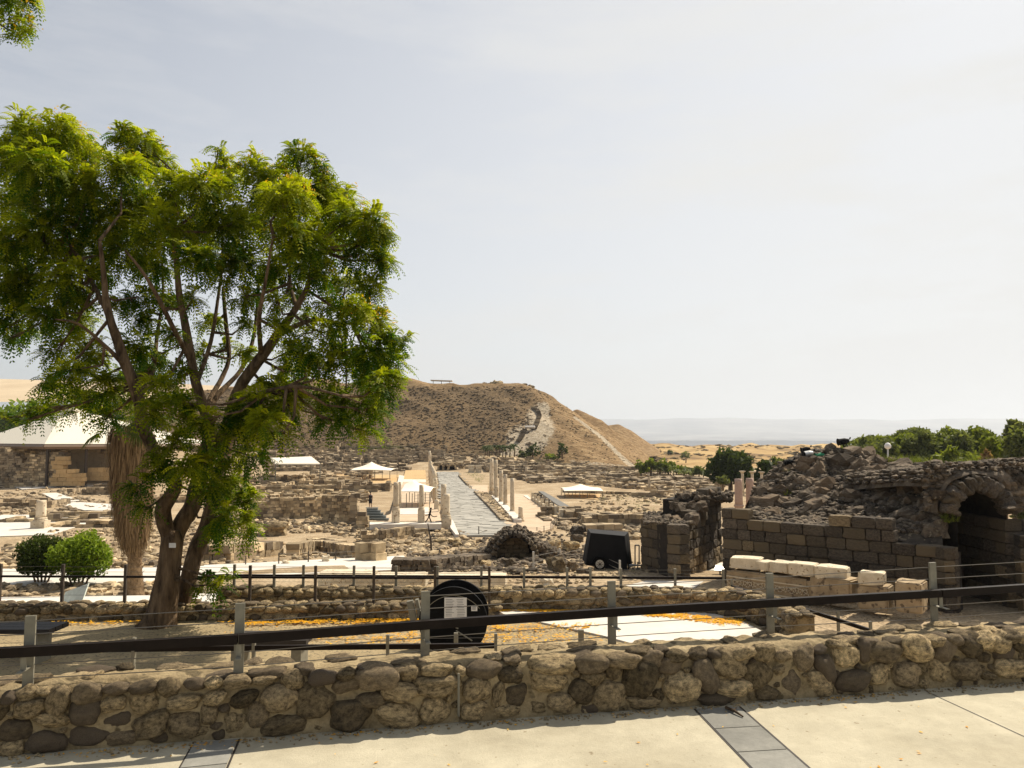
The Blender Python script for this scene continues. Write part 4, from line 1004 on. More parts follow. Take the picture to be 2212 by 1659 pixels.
# paved sheets
m = stone('street_paving', (.25, .24, .21), (.37, .35, .30), .25, .85, .4, 3, tone=None, specks=(.12, .11, .10), speck_scale=1.2, speck_lo=.60, dist=.04); M['street'] = m
def sheet_pts(name, P, mat, thick=.1, kind='structure', parent=None):
    n = len(P); a = sum(P[i].x*P[(i+1) % n].y-P[(i+1) % n].x*P[i].y for i in range(n))
    if a < 0: P = list(reversed(P))
    g = G(); g.add([p[:] for p in P]+[(p.x, p.y, p.z-thick) for p in P], [tuple(range(n))]+[(i, i+n, (i+1) % n+n, (i+1) % n) for i in range(n)])
    return g.build(name, mat, parent, kind=kind)
def z_sheet(name, pts, z, mat, **k): return sheet_pts(name, [at_z(x, y, z) for x, y in pts], mat, **k)
M['tan_floor'] = stone('mosaic_floor', (.44, .33, .22), (.55, .43, .30), .5, .9, .2, 6, tone=None)
M['pale_floor'] = stone('pale_floor', (.56, .50, .42), (.70, .64, .55), .5, .9, .2, 6, tone=None)
st = z_sheet('street', [c2(1480, 985), c2(1640, 1258), cR(330, 800), cR(340, 670), cR(300, 655), cR(0, 345), c2(1740, 540), c2(1600, 395), c2(1590, 330), c2(1290, 320), c2(1330, 600)], ZP+.16, M['street'], thick=.3)
# slabs of the street: near courses as separate flags, recessed joints between
sa = at_z(*c2(1640, 1250), ZP); sb = at_z(*c2(1290, 325), ZP); SD = (sb-sa).normalized(); SN = Vector((SD.y, -SD.x, 0)); SRZ = math.atan2(SD.y, SD.x)-math.pi/2
_sp = [c2(1480, 985), c2(1640, 1258), cR(330, 800), cR(300, 655), cR(0, 345), c2(1740, 540), c2(1600, 395), c2(1590, 330), c2(1290, 320), c2(1330, 600)]
_P = [at_z(x, y, ZP) for x, y in _sp]; _uv = [((p-sa).dot(SD), (p-sa).dot(SN)) for p in _P]; g = G(); t = -6
while t < 135:
    w = random.uniform(.9, 1.7); s = -16
    while s < 16:
        q = random.uniform(1.0, 2.2); c = (t+w/2+abs(s)*.45, s+q/2)
        if inside(c, _uv):
            p = sa+SD*c[0]+SN*c[1]; e = random.uniform(0, .012); g.box((p.x, p.y, ZP+.14+e), (q-.04, w-.04, .09), SRZ+(-.42 if s > 0 else .42)*.9, .02, random.random())
        s += q
    t += w
M['street_slab'] = stone('street_slab', (.27, .255, .22), (.38, .36, .31), .35, .85, .4, 4, tone='tone', tone_amt=.08, dist=.04)
g.build('paving_slab', M['street_slab'], st, kind='stuff')
z_sheet('portico_floor', [cR(470, 680), cR(345, 500), cR(255, 365), cR(440, 345), cR(600, 350), cR(640, 420), cR(930, 625), cR(850, 730), cR(700, 770), cR(340, 790), cR(330, 690)], ZP+.13, M['tan_floor'], thick=.3)
z_sheet('far_floor', [c3(380, 915), c3(520, 912), c3(520, 990), c3(400, 960)], ZP+.11, M['tan_floor'])
ZL = -5.85
lp = z_sheet('left_portico_floor', [c2(290, 1085), c2(1345, 1078), c2(1330, 950), c2(1130, 560), c2(1110, 440), c2(780, 440), c2(700, 600), c2(600, 940)], ZL, M['tan_floor'], thick=.8)
z_sheet('ledge', [c2(290, 1098), c2(1350, 1090), c2(1340, 1045), c2(290, 1055)], ZL+.05, M['pale_floor'], thick=.5)
z_sheet('ledge', [c2(735, 855), c2(1160, 840), c2(1160, 945), c2(720, 948)], ZL+.03, M['pale_floor'], thick=.2)
z_sheet('ledge', [c2(780, 430), c2(1120, 435), c2(1120, 470), c2(780, 470)], ZL+.03, M['pale_floor'], thick=.2)
z_sheet('far_portico_floor', [c2(780, 430), c2(1120, 435), c2(1110, 262), c2(830, 262)], ZL-.2, M['sandstone'], thick=.8)
z_sheet('ledge', [c2(690, 520), c2(760, 540), c2(800, 380), c2(725, 370)], ZL+.02, M['pale_floor'], thick=.7)
z_sheet('sand_court', [c2(-300, 360), c2(725, 365), c2(700, 500), c2(-60, 490)], ZP+.25, M['sandstone'], thick=.5)
z_sheet('street_step', [c2(1485, 1000), c2(1530, 1060), c2(1610, 1245), c2(1560, 1245), c2(1480, 1140)], ZP+.4, M['pale_floor'], thick=.5)
M['asphalt'] = plain('grey_path', (.15, .145, .13), .9, 0, .1, 3)
z_sheet('asphalt_path', [cR(700, 315), cR(760, 320), cR(1130, 530), cR(1060, 540), cR(900, 460)], ZP+.14, M['asphalt'])
z_sheet('small_plinth', [cR(535, 365), cR(580, 362), cR(612, 395), cR(600, 405)], ZP+.2, M['pale_floor'])
# white paths near
sheet('path', [(-30, 1232), (240, 1232), (480, 1222), (640, 1214), (872, 1203), (880, 1212), (905, 1222), (905, 1232), (640, 1244), (470, 1250), (300, 1262), (-30, 1268)], None, M['white_path'], .08)
sheet('path', [(-40, 1295), (180, 1292), (340, 1290), (480, 1284), (700, 1280), (700, 1310), (300, 1312), (-40, 1312)], None, M['white_path'], .08)
sheet('path', [cC(940, 290), cC(1690, 105), cC(1730, 130), cC(1480, 300)], None, M['white_path'], .08)
sheet('path', [c1(-20, 1165), c1(300, 1165), c1(800, 1130), c1(1030, 1125), c1(1000, 1190), c1(850, 1195), c1(430, 1330), c1(-20, 1345)], None, M['white_path'], .08)
sheet('path', [c1(480, 1080), c1(620, 1060), c1(1030, 1085), c1(1030, 1130), c1(700, 1130)], None, M['white_path'], .14)
sheet('path', [c1(350, 990), c1(470, 985), c1(670, 1050), c1(500, 1065)], None, M['white_path'], .16)
sheet('path', [c1(90, 925), c1(1000, 895), c1(990, 920), c1(480, 935), c1(180, 955)], None, M['white_path'], .16)
sheet('path', [c5(350, 285), c5(600, 262), c5(700, 272), c5(590, 305), c5(400, 315)], None, M['tan_floor'], .14)

# ------------------------------------------------------------------ columns
def column(fn, x, yt, yb, w, name='column', mat='limestone', ped=0, cap=False, label='', group=None, z=ZP, lift=.1, rough=.035, basew=1.35, Y=None):
    X, Yp = fn(x, yb); b = at_z(X, Yp, z+lift) if Y is None else at_y(X, Yp, Y); 
    T = at_y(*fn(x, yt), b.y); s = (at_y(*fn(x+w/2, yb), b.y).x-at_y(*fn(x-w/2, yb), b.y).x)/2
    H = T.z-b.z; rt = empty(name, b, label, 'column', group)
    z0 = 0
    if ped:
        g = G(); g.box((b.x, b.y, b.z+ped*.5-.1), (s*2.7, s*2.7, ped+.2), SRZ, .01); g.build('pedestal', M[mat], rt); z0 = ped
    if H-z0 > 1.2:
        g = G(); g.lathe((b.x, b.y, b.z+z0), [(s*basew, 0), (s*basew, .10), (s*1.15, .16), (s*1.25, .22), (s*1.22, .28), (s*1.02, .34)], 16, rough=.01); g.build('base', M[mat], rt, smooth=False); z0 += .34
    g = G(); n = 7; top = H-z0-(.35 if cap else 0); g.lathe((b.x, b.y, b.z+z0), [(s*(1.0-.09*k/n), top*k/n) for k in range(n+1)], 18, rough=rough*.5); g.build('shaft', M[mat], rt, smooth=True)
    if cap:
        g = G(); zz = b.z+H-.35; g.lathe((b.x, b.y, zz), [(s*.95, 0), (s*1.05, .1), (s*1.5, .22)], 14); g.box((b.x, b.y, zz+.29), (s*3.2, s*3.2, .12), SRZ); g.build('capital', M[mat], rt)
    return rt
gl = 'columns along the left side of the ancient street'
for a in [(1420, 650, 1145, 108, 'nearest column of the left row, broad cream shaft on a square pedestal beside the street', .9),
          (1378, 505, 975, 88, 'tall blotchy column standing just behind the nearest left-row column', .3), (1275, 735, 942, 76, 'short cream column stump just left of the blotchy column', 0)]:
    column(c2, a[0], a[1], a[2], a[3], label=a[4], group=gl, ped=a[5])
for k in range(11):
    t = k/10.0; x = 1252-t*82; yb = 845-t*450; yt = [415, 318, 300, 285, 265, 250, 235, 215, 165, 45, 12][k]; w = 62-t*28
    column(c2, x, yt, yb, w, label=['%s column in left row counting from the short stump toward the hill' % o for o in 'second third fourth fifth sixth seventh eighth ninth tenth eleventh twelfth'.split()][k], group=gl)
for x, yt, yb, w, lb in ((675, 475, 1075, 86, 'cream column on carved pedestal at front edge of platform beside the grey steps'), (1050, 515, 1075, 74, 'broken two-drum column on carved pedestal at platform edge beside the running figure'), (735, 470, 850, 44, 'slim column directly behind the platform column beside the grey steps')):
    column(c2, x, yt, yb, w, label=lb, group='columns on the left platform', ped=1.2 if yb > 1000 else .2, z=ZL, lift=.02)
gr = 'columns along the right side of the ancient street'
for x, yt, yb, w, lb in ((505, 492, 655, 54, 'short white column stump on a square plinth, nearest of right row'), (412, 175, 572, 48, 'tall slim cream column second from the front in right row'), (335, 130, 498, 46, 'tall scarred cream column third from the front in right row'), (287, 88, 462, 46, 'tall mottled column fourth from the front in right row'), (240, 265, 415, 42, 'half-height column between taller columns of right row'), (228, -28, 400, 46, 'very tall thick column near far end of right row'), (182, -42, 352, 46, 'tallest column at far end of right row'), (430, 60, 110, 24, 'small broken column stub among dark ruins behind right row'), (568, 58, 135, 32, 'pale lone column standing in dark ruins right of right row')):
    column(cR, x, yt, yb, w, label=lb, group=gr if x < 420 or x == 505 or x == 412 else None, ped=.18 if yb > 300 else 0, lift=.08)
column(cR, 1928, 165, 290, 26, label='slim pale column among ruins behind the right tent, left one of two')
column(c4, 472, 785, 890, 20, label='slim pale column just above the stepped basalt corner')
for k, (x, yt) in enumerate(((1080, 748), (1188, 742))):
    column(c4, x, yt, 1030, 76, 'granite_column', 'pink_granite', label=['left one of two squat pink granite columns beside the basalt rubble', 'right one of two squat pink granite columns beside the basalt rubble'][k], group='pink granite columns', Y=62, basew=1.02, rough=.01)
for k, (x, yb) in enumerate(((1117, 890), (1210, 880), (1300, 860), (1393, 800))):
    column(c4, x, [672, 676, 680, 682][k], yb+20, 28, 'capital_column', 'limestone', cap=True, label=['first', 'second', 'third', 'fourth'][k]+' pale column with capital behind the pink columns, counting from the left', group='slim columns with capitals', Y=95, rough=.01)
column(c1, 335, 1040, 1270, 80, 'square_pedestal', 'limestone', ped=.7, label='cream stone pedestal with a square shaft on the white plaza', z=ZP, lift=.05, rough=.01)
# running figure cut from dark metal, thin mast
b0 = at_z(*c2(1155, 1065), ZL+.05)
g = G(); P = lambda x, y: at_y(*c2(x, y), b0.y)
for pts, r_ in (([(1190, 850), (1192, 880)], .11), ([(1190, 885), (1180, 930), (1165, 985)], .10), ([(1165, 985), (1150, 1010), (1135, 1035), (1110, 1068)], .06), ([(1165, 985), (1180, 1015), (1190, 1040), (1198, 1066)], .06), ([(1180, 930), (1150, 958), (1110, 965)], .045), ([(1182, 935), (1210, 975), (1245, 985), (1285, 975)], .045)):
    g.tube([P(*q) for q in pts], r_, 6)
g.build('running_statue', M['black'], label='thin black metal figure in running pose with outstretched arms on platform edge', cat='statue')
b0 = hit(*c2(1205, 1530)); T0 = at_y(*c2(1148, 1085), b0.y)
g = G(); g.tube([b0, b0.lerp(T0, .5)+Vector((.05, 0, 0)), T0], [.07, .07, .03], 6); g.build('mast', M['rustpost'], label='thin dark leaning mast rising from rubble in front of the platform', cat='pole')
# stub pillars along the right portico
gp = 'row of white pillar stubs right of the portico floor'
ords = 'nearest second third fourth fifth sixth seventh farthest'.split()
prev = None
for k, (x, yt, yb, w) in enumerate(((952, 515, 622, 46), (897, 480, 588, 40), (845, 452, 555, 36), (793, 425, 523, 34), (743, 397, 490, 32), (702, 370, 462, 30), (668, 350, 438, 28), (637, 333, 412, 26))):
    b = at_z(*cR(x, yb), ZP+.1); T = at_y(*cR(x, yt), b.y); s = w/2.765*.25*b.y/F_PX
    g = G(); g.box((b.x, b.y, (b.z+T.z)/2), (s, s, T.z-b.z), SRZ, .02)
    g.build('pillar_stub', M['limeblock'], label='%s white square pillar stub in row edging the portico floor' % ords[k], cat='pillar', group=gp)
    if prev is not None:
        a = prev; d = b-a; g = G(); hh = (T.z-b.z)*.42; c = (a+b)/2
        g.box((c.x, c.y, c.z+hh/2), (s*.6, d.length-s, hh), math.atan2(d.y, d.x)-math.pi/2, .02); g.build('parapet', M['limeblock'], label='low cream parapet between the %s and %s white pillar stubs' % (ords[k-1], ords[k]), cat='wall', group='parapets between pillar stubs')
        g = G()
        for q in range(5): g.rock((c.x+s*1.1+random.uniform(-.2, .2), c.y+random.uniform(-.3, .3)*d.length, c.z+hh+random.uniform(.0, .5)), (.7, .6, .5), random.random()*3, random.random()*.4)
        g.build('basalt_block', M['basalt_rubble'], label='dark basalt chunk behind the parapet between %s and %s pillar stubs' % (ords[k-1], ords[k]), cat='rock', group='basalt chunks behind the parapets')
    prev = b
# kerb of the street and the strip of stones between street and right row
def blockrow(name, P, h, th, bl, mat, label, cat='wall', gap=.02, jit=.03, courses=1, ragged=0, group=None, kind=None, parent=None, lo=0):
    """coursed block wall along points P, each block real; one mesh"""
    g = G()
    for a, b in zip(P, P[1:]):
        d = b-a; L_ = Vector((d.x, d.y, 0)).length; rz = math.atan2(d.y, d.x); ch = h/courses
        for c_ in range(courses):
            t = random.uniform(-.4, 0)*bl
            while t < L_:
                w = bl*random.uniform(.6, 1.4); cx = a.lerp(b, min(1, max(0, (t+w/2)/L_)))
                rg = ragged*(.5+.5*noise.noise(Vector((cx.x*.35, cx.y*.35, 5.1)))+.25*noise.noise(Vector((cx.x*1.7, cx.y*1.7, 1))))
                if (c_+.5)*ch <= h-rg*h:
                    g.box((cx.x, cx.y, cx.z+(c_+.5)*ch-lo), (w-gap, th*random.uniform(.85, 1.1), ch-gap*.7), rz, jit, random.random())
                t += w
        if lo >= 0:
            nseg = max(1, int(L_/3))
            for i in range(nseg):
                c = a.lerp(b, (i+.5)/nseg); g.box((c.x, c.y, c.z-.15), (L_/nseg, th*.9, .4), rz, 0, .2)
    if not g.v: return None
    return g.build(name, mat, parent, label=label, cat=cat, group=group, kind=kind)
Z = lambda fn, x, y, z=ZP: at_z(*fn(x, y), z)
blockrow('kerb', [Z(cR, 305, 665), Z(cR, 160, 505), Z(cR, 0, 340)], .42, .4, .9, M['dark_ruin'], 'dark stone kerb on the right edge of the ancient street', 'kerb')
blockrow('kerb', [Z(c2, 1740, 540), Z(c2, 1610, 395)], .5, .4, .9, M['tan_ruin'], 'short pale kerb at right side near far end of ancient street', 'kerb')
blockrow('plinth', [Z(cR, 470, 672), Z(cR, 370, 560), Z(cR, 215, 400)], .45, .9, 1.6, M['pale_floor'], 'cream stylobate blocks beneath the right-hand row of columns', 'plinth')
g = G()
for k in range(240):
    t = random.random(); s = random.random(); a = Z(cR, 300, 660).lerp(Z(cR, 0, 340), t); b = Z(cR, 470, 680).lerp(Z(cR, 150, 350), t); c = a.lerp(b, .12+.76*s)
    g.rock((c.x, c.y, c.z+.2), (random.uniform(.3, .9), random.uniform(.3, .8), random.uniform(.2, .5)), random.random()*3, random.random())
g.build('rubble', M['tan_ruin'], kind='stuff')
z_sheet('kerb_strip', [cR(300, 672), cR(0, 352), cR(150, 352), cR(470, 690)], ZP+.12, M['tan_floor'])
# steps of grey grating with pieces
st_ = empty('grey_steps', at_z(*c2(420, 1040), ZL), 'broad flight of grey grating steps beside the platform columns', 'steps')
for k in range(5):
    xl, xr = 232+12*k, 412+41*k; yt = 905+ k*33
    a = at_z(*c2(xl, 1045), ZL); b = at_z(*c2(xr, 1045), ZL); zt = ZL+.22*(5-k)
    Yk = a.y-.3-.42*k+2.2; g = G(); A = at_y(*c2(xl, 1000), Yk); B_ = at_y(*c2(xr, 1000), Yk)
    for q in range(5): g.box(((A.x+B_.x)/2, Yk+.08+.09*q-.2, zt), (B_.x-A.x, .06, .05)); 
    g.box(((A.x+B_.x)/2, Yk+.2, (zt+ZL)/2-.03), (B_.x-A.x-.1, .3, zt-ZL-.1))
    g.build('step', M['grate'], st_)
# people
def person(x, fn, yb, yt, Y, z, label, top='cloth_dark', arm=0):
    b = at_z(*fn(x, yb), z) if Y is None else at_y(*fn(x, yb), Y); T = at_y(*fn(x, yt), b.y); H = max(1.5, min(1.85, T.z-b.z)); s = H/1.75
    me = bpy.data.meshes.new('body'); vs = [(0, 0, .95), (0, 0, 1.15), (0, 0, 1.42), (0, 0, 1.55), (0, -.01, 1.68), (.1, 0, .9), (.12, -.1, .5), (.12, .06, .06), (.12, -.1, .03), (-.1, 0, .9), (-.12, .06, .5), (-.13, .16, .06), (-.13, .02, .03), (.19, 0, 1.4), (.27, .02, 1.12), (.24, -.12, .9), (-.19, 0, 1.4), (-.26, -.03, 1.14), (-.2, -.2, 1.2+arm)]
    es = [(0, 1), (1, 2), (2, 3), (3, 4), (0, 5), (5, 6), (6, 7), (7, 8), (0, 9), (9, 10), (10, 11), (11, 12), (2, 13), (13, 14), (14, 15), (2, 16), (16, 17), (17, 18)]
    rd = [.15, .14, .16, .06, .11, .10, .065, .05, .04, .10, .065, .05, .04, .06, .045, .035, .06, .045, .035]
    me.from_pydata([tuple(c*s for c in v) for v in vs], es, []); 
    rt = empty('person', b, label, 'person'); o = bpy.data.objects.new('body', me); C.objects.link(o); o.parent = rt; me.materials.append(M['skin'])
    md = o.modifiers.new('skin', 'SKIN'); me.skin_vertices.new() if not me.skin_vertices else None
    for v, r_ in zip(me.skin_vertices[0].data, rd): v.radius = (r_*s, r_*s)
    me.skin_vertices[0].data[0].use_root = True; ss = o.modifiers.new('sub', 'SUBSURF'); ss.levels = 1; ss.render_levels = 1
    g = G(); g.lathe((0, 0, .86*s), [(.17*s, 0), (.18*s, .25*s), (.21*s, .52*s), (.10*s, .62*s)], 12); sh = g.build('shirt', M[top]); sh.parent = rt
    g = G(); g.tube([(.1*s, 0, .95*s), (.12*s, -.1*s, .5*s)], [.13*s, .10*s], 8); g.tube([(-.1*s, 0, .95*s), (-.12*s, .06*s, .5*s)], [.13*s, .10*s], 8); g.lathe((0, 0, .8*s), [(.19*s, 0), (.17*s, .16*s)], 10); sh = g.build('shorts', M['cloth_dark']); sh.parent = rt
    g = G(); g.rock((0, .02, 1.73*s), (.2*s, .22*s, .2*s)); sh = g.build('hair', M['black']); sh.parent = rt
person(300, c2, 850, 690, None, ZL+1.12, 'person in black shirt and shorts standing on top of the grey steps', arm=.3)
person(1832, c2, 330, 262, None, ZP+.1, 'person in dark clothes standing by the small ruined gate at the street end')
person(1858, c2, 330, 258, None, ZP+.1, 'person in light shirt beside the small ruined gate at the street end', 'cloth_light')

# ------------------------------------------------------------------ tensile canopies
def canopy(pix, peaks, fn, Y0, Y1, zedge_y, label, mat='tent', pole_y=None, sag=.6, sheet_name='fabric'):
    """rectangular stretched fabric with pointed peaks on thin poles"""
    xl, xr, ye = pix; A = at_y(*fn(xl, ye), Y0); B = at_y(*fn(xr, ye), Y0); zE = A.z
    pk = [(at_y(*fn(x, y), (Y0+Y1)/2), s) for x, y, s in peaks]
    root = empty('canopy', ((A.x+B.x)/2, Y0, ZP), label, 'canopy')
    g = G(); nx, ny = 36, 14
    for j in range(ny+1):
        for i in range(nx+1):
            X = A.x+(B.x-A.x)*i/nx; Yv = Y0+(Y1-Y0)*j/ny; u = i/nx; v = j/ny
            z = zE-sag*.25*math.sin(u*math.pi*4)**2*(1 if j in (0, ny) else .3)
            for (p, s) in pk:
                r_ = math.hypot((X-p.x), (Yv-p.y)); hgt = p.z-zE; z = max(z, zE+hgt*1.25*math.exp(-r_/s*1.1) if r_ < s*3 else z)
            g.v.append((X, Yv, z)); g.t.append(.5)
    for j in range(ny):
        for i in range(nx):
            a = j*(nx+1)+i; g.f.append((a, a+1, a+nx+2, a+nx+1))
    o = g.build(sheet_name, M[mat], root, smooth=True); md = o.modifiers.new('thick', 'SOLIDIFY'); md.thickness = .06
    for i in range(6):
        for Yv in (Y0+.2, Y1-.2):
            X = A.x+(B.x-A.x)*(i+.1)/5.2; g = G(); zt = zE if (0 < i < 5) else zE; g.tube([(X, Yv, ZP-.2), (X, Yv, zt+.02)], .05, 6); g.build('pole', M['steel'], root)
    return root
Yc = at_z(*c2(300, 480), ZP).y
canopy((0, 600, 312), [(318, 198, 3.0)], c2, Yc+3, Yc+13, None, 'cream stretched canopy with one central peak over the sandy court')
canopy((735, 1180, 645), [(935, 475, 2.6)], c2, at_z(*c2(900, 850), ZL).y, at_z(*c2(900, 850), ZL).y+8, None, 'cream tent-like canopy over the left portico between the columns')
Yr = at_z(*cR(1300, 410), ZP).y
canopy((985, 1420, 322), [(1165, 250, 2.4), (1225, 268, 3.0)], cR, Yr+1, Yr+9, None, 'white double-peaked canopy over the fenced dig right of the street')
z_sheet('dig_floor', [cR(970, 372), cR(1370, 412), cR(1390, 345), cR(1000, 345)], ZP+.14, M['sandstone'])
# flat white roof at the left
Yw = 150; q = [at_y(*c1b(x, y), Y) for x, y, Y in ((420, 735, Yw), (790, 735, Yw), (715, 675, Yw+16), (345, 688, Yw+16))]
rt = empty('flat_shelter', (q[0]+q[2])/2, 'low white sloping roof over ruins left of the canopies', 'shelter')
g = G(); g.add([p[:] for p in q]+[(p.x, p.y, p.z-.25) for p in q], [(0, 1, 2, 3), (7, 6, 5, 4), (0, 4, 5, 1), (1, 5, 6, 2), (2, 6, 7, 3), (3, 7, 4, 0)]); g.build('roof', M['roofwhite'], rt)
for p in q: g = G(); g.tube([(p.x, p.y, gz(p.x, p.y)-.3), (p.x, p.y, p.z-.1)], .12, 6); g.build('pole', M['steel'], rt)

# ------------------------------------------------------------------ bathhouse shelter at the far left
Yb = at_z(*c1(300, 930), ZP).y
sh = empty('bathhouse_shelter', at_z(*c1(400, 930), ZP), 'huge cream hipped tent roof sheltering tall ruined stone walls', 'shelter')
Y2 = Yb-2; E0 = at_y(*c1(-260, 470), Y2+30); E1 = at_y(*c1(370, 572), Y2); E2 = at_y(*c1(1010, 560), Y2+4); E3 = at_y(*c1(1755, 535), Y2+26); E4 = at_y(*c1(900, 500), Y2+56); E5 = at_y(*c1(-100, 500), Y2+60)
R0 = at_y(*c1(300, 375), Y2+22); R1 = at_y(*c1(520, 306), Y2+22); R2 = at_y(*c1(700, 306), Y2+22); R3 = at_y(*c1(1000, 440), Y2+30)
zE = E1.z
E = [Vector((p.x, p.y, zE)) for p in (E0, E1, E2, E3, E4, E5)]
g = G(); Rr = [R1, R2]
vs = [p[:] for p in E]+[R1[:], R2[:]]; T3 = at_y(*c1(1560, 470), Y2+30); vs.append((T3.x, T3.y, zE+.8)); 
fs = [(0, 1, 6), (1, 2, 7, 6), (2, 3, 7), (3, 4, 7), (4, 5, 6, 7), (5, 0, 6)]
g.add(vs, fs); g.build('roof', M['roofwhite'], sh)
g = G(); cap0 = at_y(*c1(545, 292), Y2+22); cap1 = at_y(*c1(665, 292), Y2+22); g.box(((cap0.x+cap1.x)/2, Y2+22, cap0.z), (cap1.x-cap0.x, 5, .5)); g.build('ridge_vent', M['roofwhite'], sh)
g = G()
for a, b in zip(E, E[1:]+E[:1]): g.tube([a-Vector((0, 0, .5)), b-Vector((0, 0, .5))], .42, 4)
g.build('fascia', plain('fascia', (.22, .15, .10), .7), sh)
for p in E+[E[1].lerp(E[2], .5)]: g = G(); g.tube([(p.x, p.y+1, ZP-.3), (p.x, p.y+1, zE-.4)], .25, 8); g.build('post', M['rustpost'], sh)
def facewall(name, pts, yb, Y, th, mat, parent, bl=.8, ch=.42, tone=None):
    """upright wall whose top outline is read from the photo: pts = (x, ytop); blocks fill it"""
    g = G(); xs_ = [p[0] for p in pts]; P0 = at_y(*c1(xs_[0], yb), Y); P1 = at_y(*c1(xs_[-1], yb), Y); z0 = P0.z-.3; nz_ = 60
    Zt = [(at_y(*c1(x, y), Y).x, at_y(*c1(x, y), Y).z) for x, y in pts]; z = z0
    while z < max(q[1] for q in Zt):
        X = P0.x-random.random()*bl
        while X < P1.x:
            w = bl*random.uniform(.6, 1.4)
            if z+ch*.5 < lerp_pts(X+w/2, Zt): g.box((X+w/2, Y+random.uniform(-.06, .06), z+ch/2), (w-.04, th, ch-.03), 0, .03, random.random() if tone is None else tone)
            X += w
        z += ch
    return g.build(name, M[mat], parent)
facewall('wall', [(80, 860), (150, 830), (230, 730), (260, 670), (320, 650), (490, 640), (495, 640)], 935, Yb, 1.5, 'tan_ruin', sh)
facewall('wall', [(-60, 620), (0, 590), (90, 620), (190, 700), (215, 740), (230, 800)], 900, Yb+6, 1.5, 'dark_ruin', sh)
facewall('wall', [(100, 600), (600, 600), (610, 640)], 900, Yb+22, 1.5, 'tan_ruin', sh)
facewall('wall', [(560, 640), (620, 610), (790, 620), (850, 650), (980, 665)], 880, Yb+9, 1.5, 'dark_ruin', sh, 1.6, .8, .1)
facewall('wall', [(780, 590), (1000, 595)], 700, Yb+26, 1.5, 'tan_ruin', sh)
facewall('pier', [(497, 680), (560, 690), (575, 780), (660, 810), (668, 860)], 905, Yb-1, 1.6, 'sandstone', sh, 1.6, .75)
facewall('pier', [(735, 800), (760, 770), (885, 775)], 862, Yb+3, 1.4, 'sandstone', sh, 1.5, .8)
column(c1, 922, 735, 890, 34, mat='limestone', z=ZP, lift=.3, label='pale broken column in front of the sheltered bathhouse walls', ped=.1)

# ------------------------------------------------------------------ ruins: one thing per ruined building, its walls are parts
def ruin(label, x, y, w, dp, h, mat, nx=2, ny=2, fn=None, th=.8, bl=.7, ch=.42, rz=None, name='ruined_building', ragged=.6, z=None):
    X, Yp = fn(x, y) if fn else (x, y)
    o = hit(X, Yp) if z is None else at_z(X, Yp, z); rz = (SRZ if rz is None else rz)
    u = Vector((math.cos(rz), math.sin(rz), 0)); v = Vector((-math.sin(rz), math.cos(rz), 0))
    rt = empty(name, o, label, 'ruin')
    if o.y > 120: bl *= 1.4; ch *= 1.25
    def W(a, b, hh):
        a = Vector((a.x, a.y, gz(a.x, a.y)-.05)); b = Vector((b.x, b.y, gz(b.x, b.y)-.05))
        return blockrow('wall', [a, b], hh, th, bl, M[mat], None, None, .03, .045, max(1, round(hh/ch)), ragged, parent=rt)
    for i in range(ny+1):
        a = o-u*w/2+v*(dp*i/ny+random.uniform(-.08, .08)*dp); s0 = random.uniform(0, .25); s1 = random.uniform(.7, 1)
        W(a+u*w*s0, a+u*w*s1, h*random.uniform(.55, 1.1))
    for i in range(nx+1):
        a = o-u*w/2+u*(w*i/nx); W(a+v*dp*random.uniform(0, .2), a+v*dp*random.uniform(.6, 1), h*random.uniform(.45, 1))
    return rt
